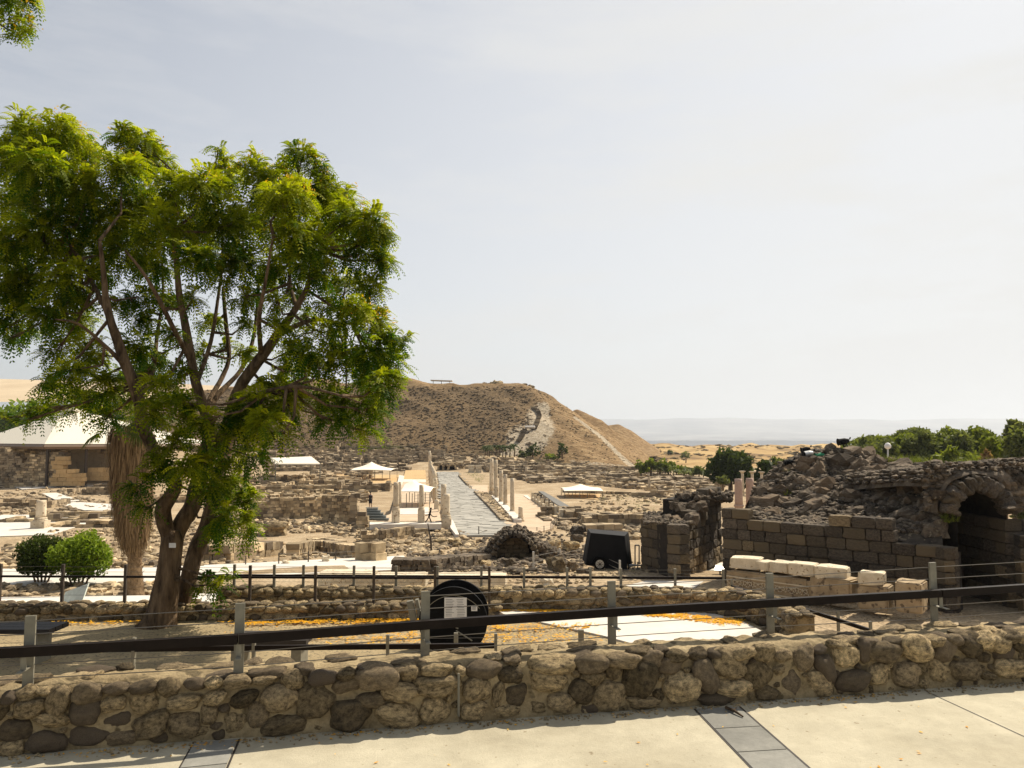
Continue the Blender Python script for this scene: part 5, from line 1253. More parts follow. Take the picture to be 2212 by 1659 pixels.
RU = [
 ('low brown ruin walls just beyond the boulder slope, near the round bushes', 400, 1085, 12, 9, 1.2, 'tan_ruin', 2, 2),
 ('tan ruin rooms behind the drooping right edge of the big tree', 640, 1062, 16, 10, 1.4, 'tan_ruin', 3, 3),
 ('ruined rooms with pale flat lintels left of the grey steps', 722, 1050, 13, 8, 1.6, 'tan_ruin', 2, 2),
 ('dark ruined chamber walls directly behind the grey steps', 784, 1062, 8, 8, 2.4, 'dark_ruin', 2, 2),
 ('stepped brown ruin in the middle of the left field', 560, 1040, 18, 12, 1.3, 'tan_ruin', 3, 3),
 ('long brown ruin walls below the flat white roof', 640, 1018, 24, 12, 1.8, 'dark_ruin', 3, 2),
 ('dark block ruin just right of the flat white roof', 712, 1005, 16, 14, 2.2, 'dark_ruin', 3, 2),
 ('jumbled dark ruin left of the sandy court canopy', 738, 1036, 12, 10, 1.4, 'dark_ruin', 3, 2),
 ('ruin walls on the rise above the flat white roof', 660, 985, 26, 14, 1.4, 'tan_ruin', 3, 2),
 ('pale ruin blocks at the foot of the great mound, left part', 700, 972, 30, 14, 1.6, 'tan_ruin', 4, 2),
 ('dark ruin behind the sandy court canopy', 800, 1002, 22, 16, 2.2, 'dark_ruin', 3, 3),
 ('black basalt ruin at far end of left portico', 880, 996, 22, 14, 2.8, 'dark_ruin', 3, 3),
 ('wide black ruin under the brown slope behind the tall far columns', 845, 982, 34, 14, 3.0, 'dark_ruin', 4, 2),
 ('dark ruin terraces left of the date palms', 950, 996, 22, 12, 1.5, 'dark_ruin', 4, 2),
 ('dark ruin wall rising below the date palms', 1085, 1010, 22, 7, .7, 'dark_ruin', 3, 2),
 ('dark ruin behind the tallest columns of the right row', 1120, 1020, 16, 12, 2.0, 'dark_ruin', 3, 2),
 ('banded dark ruin right of the date palms', 1170, 1012, 26, 14, 1.8, 'dark_ruin', 3, 3),
 ('stepped tan and dark ruin between right row and white canopy', 1175, 1032, 20, 10, 1.5, 'tan_ruin', 3, 3),
 ('long dark ruin terraces above the white canopy', 1260, 1022, 28, 14, 1.8, 'dark_ruin', 4, 3),
 ('ruin walls on the slope foot above the white canopy, farther right', 1340, 1018, 26, 14, 1.7, 'dark_ruin', 4, 2),
 ('low ruin walls right of the white canopy', 1375, 1042, 22, 9, 1.1, 'tan_ruin', 4, 2),
 ('dark low ruin below the row of grove palms', 1440, 1042, 22, 12, 1.3, 'dark_ruin', 4, 2),
 ('ruin strip nearest the big round tree', 1500, 1050, 14, 10, 1.2, 'dark_ruin', 3, 2),
 ('tan ruin wall beside open field behind the dark boulder pile', 1300, 1128, 8, 5, 1.1, 'tan_ruin', 3, 1),
 ('coursed tan wall left of the basalt corner with a white box', 1375, 1138, 9, 5, 1.6, 'tan_ruin', 2, 1),
 ('crumbling dark wall right of the white pillar stubs', 1235, 1128, 5, 6, 1.6, 'dark_ruin', 2, 1),
 ('low dark walls on the plaza in front of the bathhouse shelter', 250, 1035, 24, 8, 1.3, 'dark_ruin', 3, 2),
 ('tall rough block wall at far left edge of the plaza', 20, 1098, 9, 6, 2.4, 'dark_ruin', 2, 1),
 ('dark square block of ruin before the bathhouse pier', 215, 1068, 9, 4, 1.9, 'dark_ruin', 1, 1),
 ('tan ruin wall right of the cream pedestal', 150, 1128, 13, 5, 1.2, 'tan_ruin', 2, 1),
 ('curved low ruin wall between pedestal and palm skirt', 215, 1138, 9, 4, 1.0, 'tan_ruin', 1, 1),
]
for r_ in RU: ruin(*r_)
# particular walls
def wline(fn, pts, h, label, mat='tan_ruin', th=.8, bl=.55, ch=.4, ragged=.3, name='ruin_wall', z=None):
    P = [hit(*fn(x, y)) if z is None else at_z(*fn(x, y), z) for x, y in pts]
    for p in P: p.z -= .05
    return blockrow(name, P, h, th, bl, M[mat], label, 'wall', .025, .03, max(1, round(h/ch)), ragged)
wline(c5, [(480, 440), (820, 430), (1200, 415)], 2.3, 'long grey-brown coursed wall below the left field of ruins', bl=.5, ch=.34, ragged=.12)
wline(c5, [(1215, 470), (1500, 475)], 2.9, 'tall grey coursed wall ending at the dark gap left of the grey steps', bl=.5, ch=.34, ragged=.08)
wline(c5, [(0, 850), (240, 845), (500, 815), (760, 790)], .95, 'golden block wall beyond the white path, its longest stretch', bl=.5, ch=.42, ragged=.2)
wline(c5, [(910, 790), (1080, 745), (1230, 742), (1400, 790), (1560, 815)], .8, 'bent golden wall with rubble top beyond the white path', bl=.5, ch=.4, ragged=.35)
wline(c5, [(1065, 715), (1240, 700), (1395, 730)], .75, 'upper bent stub of rubble wall on the bare earth slope', bl=.4, ch=.3, ragged=.2)
wline(c5, [(1570, 850), (1690, 845), (1760, 850)], 1.1, 'short row of square golden blocks right of the bent wall', bl=.6, ch=.55, ragged=.3)
wline(c5, [(1600, 655), (1800, 650), (2100, 600), (2212, 590)], 1.0, 'tumbled golden wall in front of the platform', bl=.45, ch=.34, ragged=.4)
wline(c2, [(300, 1165), (900, 1165), (1370, 1160)], .78, 'dark coursed retaining wall under the platform edge', 'dark_ruin', bl=.5, ch=.3, ragged=0, z=ZP)
wline(c2, [(20, 1110), (90, 1110)], 3.2, 'black upright slab of wall in the gap left of the steps', 'dark_ruin', bl=.6, ragged=0)
wline(c2, [(130, 1150), (230, 1150)], 1.6, 'blocky stub beside the left foot of the grey steps', bl=.6, ragged=.2)
wline(cR, [(1000, 330), (1500, 350), (2100, 370)], .5, 'long low pale wall running behind the white canopy', th=.7, bl=1.1, ragged=.2)
wline(cR, [(1740, 380), (2070, 385)], 1.1, 'low dark wall on far side of open field', 'dark_ruin', bl=.8, ragged=.3)
wline(cR, [(1400, 690), (1580, 700), (1640, 700), (1850, 720)], 1.3, 'pale coursed wall beside the white box left of the basalt corner', bl=.6, ch=.42, ragged=.15)
wline(cR, [(1215, 800), (1580, 790)], 1.0, 'flat-topped dark basalt wall behind the covered trailer', 'dark_ruin', th=1.4, bl=.8, ch=.5, ragged=0)
wline(cR, [(1040, 590), (1180, 650), (1330, 690)], 1.3, 'ragged dark wall right of the last pillar stub', 'dark_ruin', bl=.5, ch=.35, ragged=.5)
wline(c1b, [(1410, 1640), (1700, 1640), (2000, 1600), (2124, 1590)], .95, 'dark low basalt wall beside the end of the white path', 'basalt_rubble', th=1.0, bl=.4, ch=.26, ragged=.35)
# arches under the hill
ar = empty('arched_ruin', at_z(*c2(1440, 300), ZP), 'small ruin with three dark arched openings at street end', 'ruin')
for k, (x0_, x1_, yt) in enumerate(((1320, 1360, 215), (1395, 1430, 222), (1470, 1545, 222))):
    A = at_y(*c2(x0_, 290), 205); B_ = at_y(*c2(x1_, 290), 205); r_ = (B_.x-A.x)/2; cx_ = (A.x+B_.x)/2; zt = at_y(*c2(x0_, yt), 205).z; g = G(); zs = zt-r_
    n = 9; 
    for j in range(n):
        a0 = math.pi*(j+.5)/n; g.box((cx_+math.cos(a0)*(r_+.2), 205, zs+math.sin(a0)*(r_+.2)), (.36, .9, .36), 0, .03, random.random())
    for sx in (-1, 1):
        for q in range(4): g.box((cx_+sx*(r_+.3), 205, zs-.15-q*.4), (.5, .9, .38), 0, .03, random.random())
    g.build('arch', M['tan_ruin'], ar)
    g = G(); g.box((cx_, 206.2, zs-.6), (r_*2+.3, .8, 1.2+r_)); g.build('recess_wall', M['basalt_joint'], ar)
g = G()
for x in range(1290, 1640, 26):
    for q in range(2):
        p = at_y(*c2(x, 200+random.uniform(-14, 10)), 206); g.box((p.x, p.y, p.z-q*.4), (1.3, 1.0, .4), 0, .08, random.random())
g.build('upper_blocks', M['tan_ruin'], ar)
gt = empty('ruined_gate', at_z(*c2(1830, 335), ZP), 'small cream stone gate at right of the street end', 'gate')
for x in (1790, 1895):
    p = at_z(*c2(x, 335), ZP); g = G()
    for q in range(4): g.box((p.x, p.y, p.z+.2+q*.5), (1.5, 1.3, .48), SRZ, .06)
    g.build('jamb', M['limeblock'], gt)

# ------------------------------------------------------------------ rubble: uncountable field stones
def scatter(poly, n, smin, smax, mat, rocky=True, thr=-.15, px=True, flat=.6):
    g = G(); xs_ = [p[0] for p in poly]; ys_ = [p[1] for p in poly]; k = 0; tries = 0
    while k < n and tries < n*6:
        tries += 1; q = (random.uniform(min(xs_), max(xs_)), random.uniform(min(ys_), max(ys_)))
        if not inside(q, poly): continue
        if noise.noise(Vector((q[0]*.025, q[1]*.07, 3))) < thr and random.random() < .85: continue
        p = hit(*q); s = random.uniform(smin, smax)*(.5 if random.random() < .5 else 1)
        d = (s*random.uniform(.8, 1.5), s*random.uniform(.7, 1.2), s*random.uniform(.45, .9)*flat/.6)
        if rocky: g.rock((p.x, p.y, p.z+d[2]*.22), d, random.random()*6, random.random())
        else: g.box((p.x, p.y, p.z+d[2]*.3), d, SRZ+random.choice((0, 0, .5, random.random()*3)), s*.14, random.random())
        k += 1
    return g.build('rubble', mat, kind='stuff')
TR, DR, BR = M['tan_ruin'], M['dark_ruin'], M['basalt_rubble']
scatter([(420, 1130), (560, 1100), (760, 1120), (1000, 1150), (1060, 1195), (900, 1200), (700, 1150), (480, 1165)], 1500, .25, .75, TR, thr=-.3)
scatter([(430, 1180), (900, 1160), (1060, 1190), (860, 1202), (430, 1222)], 700, .12, .45, TR)
scatter([(430, 1030), (760, 1015), (800, 1085), (430, 1095)], 1150, .4, 1.1, TR, False)
scatter([(560, 965), (900, 968), (900, 1015), (740, 1030), (560, 1010)], 1400, .6, 1.7, DR, False)
scatter([(940, 980), (1040, 996), (1110, 1000), (1400, 1020), (1560, 1045), (1560, 1062), (1300, 1040), (1150, 1045), (1060, 1015), (940, 1005)], 2600, .5, 1.6, DR, False)
scatter([(1100, 1020), (1540, 1048), (1450, 1066), (1250, 1045)], 900, .4, 1.1, TR, False)
scatter([(1250, 1068), (1450, 1072), (1440, 1120), (1260, 1110)], 260, .2, .8, TR)
scatter([(1180, 1110), (1470, 1115), (1470, 1165), (1290, 1165), (1200, 1140)], 1100, .3, .9, DR)
scatter([(1180, 1118), (1470, 1108), (1470, 1165), (1290, 1165), (1200, 1140)], 900, .3, .8, TR)
scatter([(930, 1150), (1060, 1150), (1260, 1150), (1270, 1240), (900, 1240), (880, 1200)], 1600, .12, .5, BR, thr=-.35)
scatter([(880, 1180), (1260, 1190), (1460, 1230), (1250, 1262), (870, 1262)], 1300, .06, .22, TR, thr=-.4)
scatter([(-20, 1055), (260, 1045), (275, 1110), (150, 1112), (-20, 1115)], 500, .3, .9, DR)
scatter([(110, 1150), (420, 1130), (430, 1225), (240, 1232), (-20, 1235), (-20, 1190)], 1800, .15, .6, TR, thr=-.3)
scatter([(-20, 1265), (480, 1258), (480, 1290), (-20, 1292)], 500, .1, .45, TR)
scatter([(1000, 985), (1420, 1028), (1390, 1040), (1120, 1005)], 400, .8, 2.4, TR)
scatter([(1560, 1300), (1700, 1290), (2060, 1318), (2150, 1335), (1900, 1345)], 700, .02, .09, TR, thr=-.5)
scatter([(1420, 1060), (1560, 1060), (1560, 1100), (1430, 1110)], 400, .2, .7, DR)
# single big stones one can point at
def bigrock(fn, x, y, w, h, label, mat='basalt', Y=None, flat=0.5, n=None, cat='boulder', group=None, sub=3, amp=.4):
    b = hit(*fn(x, y+h/2)) if Y is None else at_y(*fn(x, y+h/2), Y); s = fn(x+w/2, y)[0]-fn(x-w/2, y)[0]; W_ = s*K*b.y/F_PX; t = fn(x, y+h/2)[1]-fn(x, y-h/2)[1]; H_ = t*K*b.y/F_PX
    me = rockmesh('boulder', 1, sub, amp, flat, M[mat], False, random.random()*99)[0]
    o = put('boulder', me, (b.x, b.y+W_*.3, b.z+H_*.45), (W_, W_*.9, H_*1.12), (0, 0, random.random()*.6)); tag(o, label, cat, group); return o
bigrock(c5, 720, 530, 220, 140, 'large tan earth-coated boulder beside the tree right edge', 'limestone_dark' if 'limestone_dark' in M else 'tan_rock' if 'tan_rock' in M else 'fieldstone')
bigrock(cR, 1140, 760, 150, 110, 'round brown boulder on top of the pile behind trailer')
bigrock(cR, 1120, 840, 130, 90, 'angular dark boulder under the round one beside trailer')
bigrock(cR, 880, 910, 160, 110, 'tan split boulder right of the dark vault', 'fieldstone')
bigrock(cR, 1050, 930, 170, 110, 'brown flat-faced boulder left of trailer', 'fieldstone')
bigrock(cR, 365, 1110, 150, 90, 'black angular block before the dark vault')
bigrock(cR, 910, 1140, 200, 150, 'big square tan boulder before the fence left of trailer', 'fieldstone')
bigrock(cR, 1080, 1150, 120, 110, 'rounded lump joined right of the big square tan boulder', 'fieldstone')
bigrock(cR, 110, 1130, 130, 70, 'flat tan stone on gravel left of the black angular block', 'fieldstone')
bigrock(cR, 800, 1330, 140, 100, 'cream rough stone behind court wall fence', 'limeblock')
bigrock(c2, 1550, 1370, 200, 110, 'weathered grey boulder below the nearest left-row column', 'fieldstone')
bigrock(c2, 1330, 1350, 180, 80, 'flat tan block below the platform, near the mast', 'fieldstone')
bigrock(c2, 905, 1495, 95, 90, 'pale round drum of stone at foot of the mast', 'limeblock')
bigrock(c5, 1230, 825, 80, 70, 'square cream block standing on path verge', 'limeblock')
bigrock(c5, 838, 860, 75, 36, 'smooth white stone lying at the edge of the white path', 'limeblock')
bigrock(c1, 1030, 1250, 100, 70, 'brown lump of stone on the rubble slope beside palm', 'fieldstone')
bigrock(c2, 245, 990, 95, 70, 'round cream capital lying at the foot of grey steps', 'limeblock')
# path fence beyond the white path
px_ = [(97, 890, 800), (450, 890, 790), (775, 880, 765), (1065, 865, 750), (1335, 850, 750), (1595, 835, 735), (1835, 820, 730)]
B_ = [hit(*c5(x, y)) for x, y, t in px_]; T_ = [at_y(*c5(x, t), b.y) for (x, y, t), b in zip(px_, B_)]
railing('path_fence', T_, B_, 'line of thin rusty posts with wires along far side of white path', None, .05, .05, .7, None, (.9, .5), (M['rustpost'], M['rail']), bracket=False, cable_r=.006)
px_ = [(640, 1200, 985), (935, 1065, 950), (1213, 1070, 905), (1125, 1095, 1020), (1600, 1260, 1080)]
px_ = [(645, 1195, 985), (935, 1065, 950), (1213, 1070, 905), (1265, 1380, 1155), (1602, 1260, 1080)]
B_ = [hit(*cR(x, y)) for x, y, t in px_ if x != 1265]; T_ = [at_y(*cR(x, t), b.y) for (x, y, t), b in zip([p for p in px_ if p[0] != 1265], B_)]
railing('dig_fence', T_, B_, 'grey posts with slack cables around the boulders left of trailer', None, .10, .08, .7, None, (.75, .4, .1), (M['galv'], M['rail']), bracket=False, cable_r=.012)
px_ = [(42, 800, 705), (325, 760, 705), (685, 755, 715), (763, 770, 700), (840, 752, 680), (862, 740, 650), (885, 715, 630), (903, 690, 610), (920, 655, 585)]
B_ = [at_z(*cR(x, y), ZP+.1) for x, y, t in px_]; T_ = [at_y(*cR(x, t), b.y) for (x, y, t), b in zip(px_, B_)]
railing('street_fence', T_, B_, 'thin dark stakes with wire closing near end of street', None, .06, .06, .7, None, (.9, .5), (M['rustpost'], M['rail']), bracket=False, cable_r=.008)

# ------------------------------------------------------------------ vegetation
grp = 'date palms at the foot of the mound'
def date_palm(fn, x, yb, yt, label, group, mat='leaf_dark', Y=None, n=22):
    b = hit(*fn(x, yb)) if Y is None else at_y(*fn(x, yb), Y); T = at_y(*fn(x, yt), b.y); H = T.z-b.z
    rt = empty('date_palm', b, label, 'palm', group); hub = b+Vector((0, 0, H*.72)); g = G(); g.tube([b-Vector((0, 0, .5)), b+Vector((.05*H, 0, H*.4)), hub], [H*.045, H*.032, H*.04], 7); g.build('trunk', M['bark'], rt)
    g = G()
    for k in range(n):
        a = k*2.4; el = random.uniform(-.1, 1.3); L_ = H*random.uniform(.34, .46); pr_ = None; d = Vector((math.cos(a), math.sin(a), 0)); s = Vector((-d.y, d.x, 0)); tone = random.random()
        for j in range(6):
            t = j/5; p = hub+d*L_*t*math.cos(el*.8)+Vector((0, 0, L_*(math.sin(el)*t-.75*t*t))); w = L_*.13*(1-t)+.05
            if pr_ is not None:
                q, wq = pr_; g.add([q-s*wq-Vector((0, 0, wq*.6)), q, p, p-s*w-Vector((0, 0, w*.6))], [(0, 1, 2, 3)], tone); g.add([q, q+s*wq-Vector((0, 0, wq*.6)), p+s*w-Vector((0, 0, w*.6)), p], [(0, 1, 2, 3)], tone)
            pr_ = (p, w)
    g.build('fronds', M[mat], rt, kind='stuff')
od = 'first second third fourth fifth sixth seventh eighth ninth tenth eleventh twelfth thirteenth fourteenth fifteenth sixteenth'.split()
for k, (x, yb, yt) in enumerate(((495, 688, 565), (512, 695, 560), (530, 685, 560), (585, 680, 560), (613, 688, 562), (642, 682, 560), (667, 690, 565), (700, 688, 558), (737, 698, 545))):
    date_palm(c3, x, yb, yt, '%s date palm from the left in clump below the hill steps' % od[k], grp)
for k in range(14):
    x = 302+k*25+random.uniform(-6, 6); date_palm(c4, x, 735+random.uniform(-8, 12)+k*1.2, 590+random.uniform(-15, 25)+k*3.5, '%s palm from the left in grove beyond the open ruins' % od[k], 'palms of the far grove', 'leaf_grey' if k % 3 else 'leaf_yel')
def _grove():
    for k, (x, yt, w) in enumerate(((150, 560, 120), (240, 545, 130), (330, 560, 120), (410, 575, 130), (490, 590, 120), (560, 620, 110), (640, 640, 110), (740, 640, 130))):
        ytree(c4, x, 715, yt, w*1.25, '%s light green crown over the palm grove from the left' % od[k], 'leaf_yel' if k < 5 else 'leaf_grey', leaf=.5, n=12, Y=172, group='light green trees over the palm grove', zb=-6.6)
def ytree(fn, x, yb, yt, w, label, mat, Y=None, group=None, cat='tree', leaf=.5, n=14, per=2.2, **k):
    X, Yb_ = fn(x, yb); Xt, Yt_ = fn(x, yt); YY = Y or hit(X, Yb_).y; wpx = fn(x+w, yb)[0]-fn(x, yb)[0]
    return tree_at(k.pop('name', 'tree'), X, Yb_, Yt_, wpx, YY, label, M[mat], cat, group, n, leaf, per*3, **k)
ytree(c4, 1000, 840, 462, 440, 'big dense dark green round tree in middle distance left of pink columns', 'leaf_dark', Y=125, leaf=.42, n=34, cy=.48, per=5)
for x, yb, yt, w, lb, mt_, lf in ((285, 560, 450, 85, 'small round dark tree on the golden slope, leftmost', 'leaf_dark', .6), (428, 535, 470, 55, 'tiny grey tree on golden slope, second from left', 'leaf_grey', .6), (577, 590, 488, 110, 'rounded grey-green tree on golden slope, rightmost', 'leaf_grey', .6), (200, 720, 620, 120, 'light green small tree left of the far palm grove', 'leaf_yel', .4), (700, 760, 620, 130, 'dull green tree between palm grove and big round tree', 'leaf_grey', .4), (930, 840, 720, 140, 'grey bushy tree in front of the big round tree', 'leaf_grey', .35), (1340, 800, 560, 170, 'dark tree behind the slim columns with capitals', 'leaf_dark', .5), (1480, 700, 545, 200, 'hazy green tree beyond the rubble peak', 'leaf_grey', .5), (1250, 830, 650, 130, 'shadowy green tree right behind the pink columns', 'leaf_dark', .5), (170, 520, 450, 90, 'dim bush at the mound foot left of golden slope', 'leaf_dark', .6)):
    ytree(c4, x, yb, yt, w, lb, mt_, leaf=lf, n=12, Y=(None if yb < 700 or x < 800 else 118))
for x, yb, yt, w, lb, mt_ in ((895, 688, 570, 130, 'dark round shrub right of date palm clump', 'leaf_dark'), (1140, 690, 550, 115, 'upright dark shrub on the lower mound slope', 'leaf_dark'), (810, 690, 615, 80, 'grey shrub touching the date palm clump', 'leaf_grey'), (1050, 712, 650, 140, 'low green bush between the two dark shrubs', 'leaf_yel'), (1320, 800, 755, 40, 'tiny dark bush on the eroded mound foot', 'leaf_dark'), (1570, 830, 775, 40, 'tiny bush at the right end of mound foot', 'leaf_grey')):
    X, Yp = c3(x, yb); h_ = on_tell(X, Yp); Yq = h_.y if h_ is not None else hit(X, Yp).y
    ytree(c3, x, yb, yt, w, lb, mt_, Y=Yq-1.5, cat='shrub', leaf=.5, n=9, name='shrub', cy=.45)
for k, (x, yt, w) in enumerate(((60, 850, 190), (-40, 852, 150), (170, 862, 120), (225, 865, 80), (20, 880, 120))):
    tree_at('tree', x, 990, yt, w, [230, 240, 220, 215, 200][k], ['bright green tree top behind the bathhouse roof, widest', 'green tree at left frame edge behind bathhouse roof', 'green tree behind the left slope of bathhouse roof', 'green tree nearest the roof ridge of the bathhouse', 'low dark green tree just over the bathhouse eave'][k], M['leaf_bush' if k < 3 else 'leaf_dark'], 'tree', 'trees behind the bathhouse', 16, .9, 5)
_grove()
# wood to the right behind the theatre
EU = [(520, 380, 80), (640, 352, 90), (720, 335, 90), (800, 300, 100), (880, 282, 110), (1030, 258, 120), (1090, 270, 90), (1180, 258, 120), (1290, 262, 90), (1380, 315, 110), (1450, 300, 100), (1530, 272, 100), (1600, 282, 100), (1680, 290, 100), (590, 400, 120), (950, 330, 160), (1240, 330, 160), (1760, 340, 120), (1350, 420, 170), (1120, 420, 200), (760, 430, 180), (1560, 400, 200)]
for k, (x, yt, w) in enumerate(EU):
    mt_ = 'leaf_grey' if k < 18 and k % 4 else ('leaf_dark' if k % 2 else 'leaf_yel')
    ytree(c6, x, 640, yt, w*4.2, 'grey-green tree of the wood, %s' % ('%s crown along the skyline from left' % od[k] if k < 14 else '%s lower crown in front' % od[k-14]), mt_, Y=[88, 92, 84, 90][k % 4], zb=-7.5, leaf=.27, n=30, group='trees of the wood beyond the theatre', per=7, cy=.76, seed=k+50)
ytree(c6, 2030, 640, 122, 200, 'tall open-crowned tree rising over the right edge of the wood', 'leaf_grey', Y=80, zb=-7, leaf=.32, n=18, per=9, cy=.72)
ytree(c6, 1860, 640, 285, 280, 'bright yellow-green tree right of the wood', 'leaf_yel', Y=66, zb=-6, leaf=.34, n=26, per=12, cy=.6)
ytree(c6, 2080, 640, 300, 300, 'dense green tree at right frame edge above the arch', 'leaf_grey', Y=62, zb=-6, leaf=.34, n=26, per=12, cy=.55)
ytree(c6, 1390, 640, 420, 300, 'olive bush-like tree low in middle of the wood', 'leaf_yel', Y=64, zb=-6, leaf=.3, n=22, per=12, cy=.6)
ytree(c6, 1760, 580, 440, 130, 'dry straw coloured bush in the wood edge', 'deadfrond', Y=60, zb=-4, leaf=.3, n=12, per=10, cat='shrub', name='shrub')
# two clipped round bushes, white board
for k, (x, yb, yt, w, mt_) in enumerate(((92, 1250, 1150, 110, 'leaf_dark'), (172, 1256, 1153, 130, 'leaf_bush'))):
    b = hit(x, 1262); Y = b.y-k*.6; T = at_y(x, yt, Y); Bt = at_y(x, yb, Y); W_ = w*K*Y/F_PX; c = (T+Bt)/2; rt = empty('round_bush', (c.x, Y, b.z), ['darker left one of two rounded bushes by the white board', 'lighter right one of two rounded bushes by the white board'][k], 'bush', 'rounded bushes')
    g = G()
    for a in range(5): g.tube([(c.x+.08*a-.16, Y, b.z-.2), (c.x+(a-2)*W_*.15, Y, c.z)], [.05, .02], 5)
    g.build('stem', M['bark'], rt)
    cl = [((c.x, Y, c.z), (W_*.44, W_*.44, (T.z-Bt.z)*.46))]
    for _ in range(26):
        d = Vector(rand_dirs(1)[0]); q_ = random.uniform(.24, .37); e_ = random.uniform(.12, .22); cl.append(((c.x+d.x*W_*q_, Y+d.y*W_*q_, c.z+d.z*(T.z-Bt.z)*q_), (W_*e_, W_*e_, W_*e_)))
    leafcloud('foliage', cl, 1500, .075, M[mt_], rt)
A = hit(128, 1308); w = 57*K*A.y/F_PX; h_ = at_y(128, 1262, A.y).z-A.z
g = G(); vs = [(A.x, A.y, A.z-.1), (A.x+w, A.y-.3, A.z-.1), (A.x+w, A.y+.05, A.z+h_*1.02), (A.x, A.y+.2, A.z+h_*.55)]
g.add(vs+[(x, y+.05, z) for x, y, z in vs], [(0, 1, 2, 3), (7, 6, 5, 4), (0, 4, 5, 1), (1, 5, 6, 2), (2, 6, 7, 3), (3, 7, 4, 0)])
g.build('board', plain('board_white', (.62, .66, .58), .5), label='pale translucent board with a slanted top leaning by the round bushes', cat='board')
# tufts of dry weeds on the ground
def tuft(p, r_, n, mat, g=None):
    for _ in range(n):
        a = random.uniform(0, 6.28); l_ = r_*random.uniform(.5, 1.1); d = Vector((math.cos(a), math.sin(a), random.uniform(.5, 1.6))).normalized(); s = Vector((-d.y, d.x, 0))*r_*.03
        q = p+Vector((random.gauss(0, r_*.3), random.gauss(0, r_*.3), 0)); g.add([q-s, q+s, q+d*l_+s*.2, q+d*l_-s*.2], [(0, 1, 2, 3)], random.random())
g = G()
for poly, n, r_ in (([(880, 1150), (1260, 1180), (1460, 1240), (880, 1262)], 160, .16), ([(1250, 1070), (1450, 1075), (1400, 1110)], 70, .5), ([(1000, 1020), (1050, 1025), (1040, 1045)], 60, .6), ([(600, 960), (900, 965), (900, 985)], 150, 1.2), ([(1000, 975), (1400, 1020), (1380, 1035), (1100, 995)], 240, 1.0), ([(500, 1005), (760, 1030), (600, 1080)], 100, .5)):
    xs_ = [p[0] for p in poly]; ys_ = [p[1] for p in poly]; k = 0
    while k < n:
        q = (random.uniform(min(xs_), max(xs_)), random.uniform(min(ys_), max(ys_)))
        if not inside(q, poly): continue
        p = hit(*q); h_ = on_tell(*q)
        if h_ is not None and h_.y < p.y+2: p = h_
        tuft(p, r_, 9, None, g); k += 1
g.build('dry_weeds', M['leaf_grey'], kind='stuff')
g = G(); k = 0
while k < 700:
    q = (random.uniform(1400, 1900), random.uniform(962, 1005)); p = hit(*q); k += 1
    if p.y < 260 or p.y > 1100 or noise.noise(Vector((p.x*.02, p.y*.012, 0))) < -.05: continue
    s = random.uniform(.5, 2.4); g.rock((p.x, p.y, p.z+s*.1), (s*2.4, s*2, s*.7), random.random()*3, random.random())
g.build('scrub', stone('field_scrub', (.10, .075, .035), (.24, .17, .075), .8, .97, 0, tone='tone', tone_amt=.4), kind='stuff')
# scrub on the mound: small dark tussocks that break up the slope
g = G(); k = 0
while k < 7000:
    q = (random.uniform(430, 1400), random.uniform(835, 1010)); p = on_tell(*q)
    if p is None: k += 1; continue
    s = random.uniform(.2, .6)*(1 if q[0] < 1150 else .7); k += 1
    if q[0] > 1180 and random.random() < .55: continue
    if tell_attr(0, 0, p) > .75: continue
    g.rock((p.x, p.y, p.z+s*.05), (s*2.6, s*1.6, s*.7), random.random()*3, random.random())
g.build('scrub', stone('dry_scrub', (.09, .064, .038), (.20, .145, .08), .8, .97, 0, tone='tone', tone_amt=.4), kind='stuff')
# steps up the mound
pts = [c3(890, 275), c3(935, 300), c3(950, 345), c3(930, 400), c3(908, 452)]; pts2 = [c3(830, 455), c3(805, 510), c3(770, 560)]
sw_ = empty('hill_stairway', on_tell(*pts[2]) or (0, 250, 10), 'dark zigzag stairway climbing the pale scar on the mound', 'stairway')
def stair(pts, w):
    P = [on_tell(*p) for p in pts]; P = [p for p in P if p is not None]; g = G(); w *= .75
    for a, b in zip(P, P[1:]):
        n = max(2, int((b-a).length/1.2))
        for i in range(n): c = a.lerp(b, (i+.5)/n); g.box((c.x, c.y-.4, c.z+.35), (w, .9, .7), 0, .03, random.random()*.3)
    g.build('flight', M['dark_ruin'], sw_)
stair(pts, 2.0); stair(pts2, 2.0)
P = [on_tell(*c3(830, 452)), on_tell(*c3(912, 452))]
if None not in P: g = G(); g.tube([P[0]+Vector((0, -.6, .8)), P[1]+Vector((0, -.6, .8))], .5, 4); g.build('landing', M['pale_floor'], sw_)
# crest: rock ruin, small canopy, terrace edge
for (x, y, w, h, lb) in ((590, 95, 120, 80, 'rocky ruin lump on the mound crest, largest'), (510, 95, 60, 50, 'smaller rocky lump left of the large crest ruin'), (650, 100, 70, 50, 'rocky lump right of the large crest ruin'), (820, 88, 70, 30, 'dark flat boulder on the crest farther right'), (880, 92, 60, 22, 'thin dark rock at the right end of crest')):
    p = at_y(*c3(x, y), 299); s = w/2.074*.25*299/F_PX; hh = h/2.074*.25*299/F_PX
    me = rockmesh('crest_rock', 1, 3, .6, .3, M['fieldstone'], False, x)[0]; tag(put('crest_rock', me, (p.x, p.y, p.z-.2), (s, s*.8, hh*1.2)), lb, 'rock')
cn_ = empty('crest_canopy', at_y(*c3(150, 70), 302), 'thin pale shade roof on the mound crest', 'canopy')
A = at_y(*c3(45, 42), 302); B_ = at_y(*c3(225, 48), 302); g = G(); g.box(((A.x+B_.x)/2, 304, (A.z+B_.z)/2), (B_.x-A.x, 5, .25), 0, 0, .5, -.03); g.build('roof', M['roofwhite'], cn_)
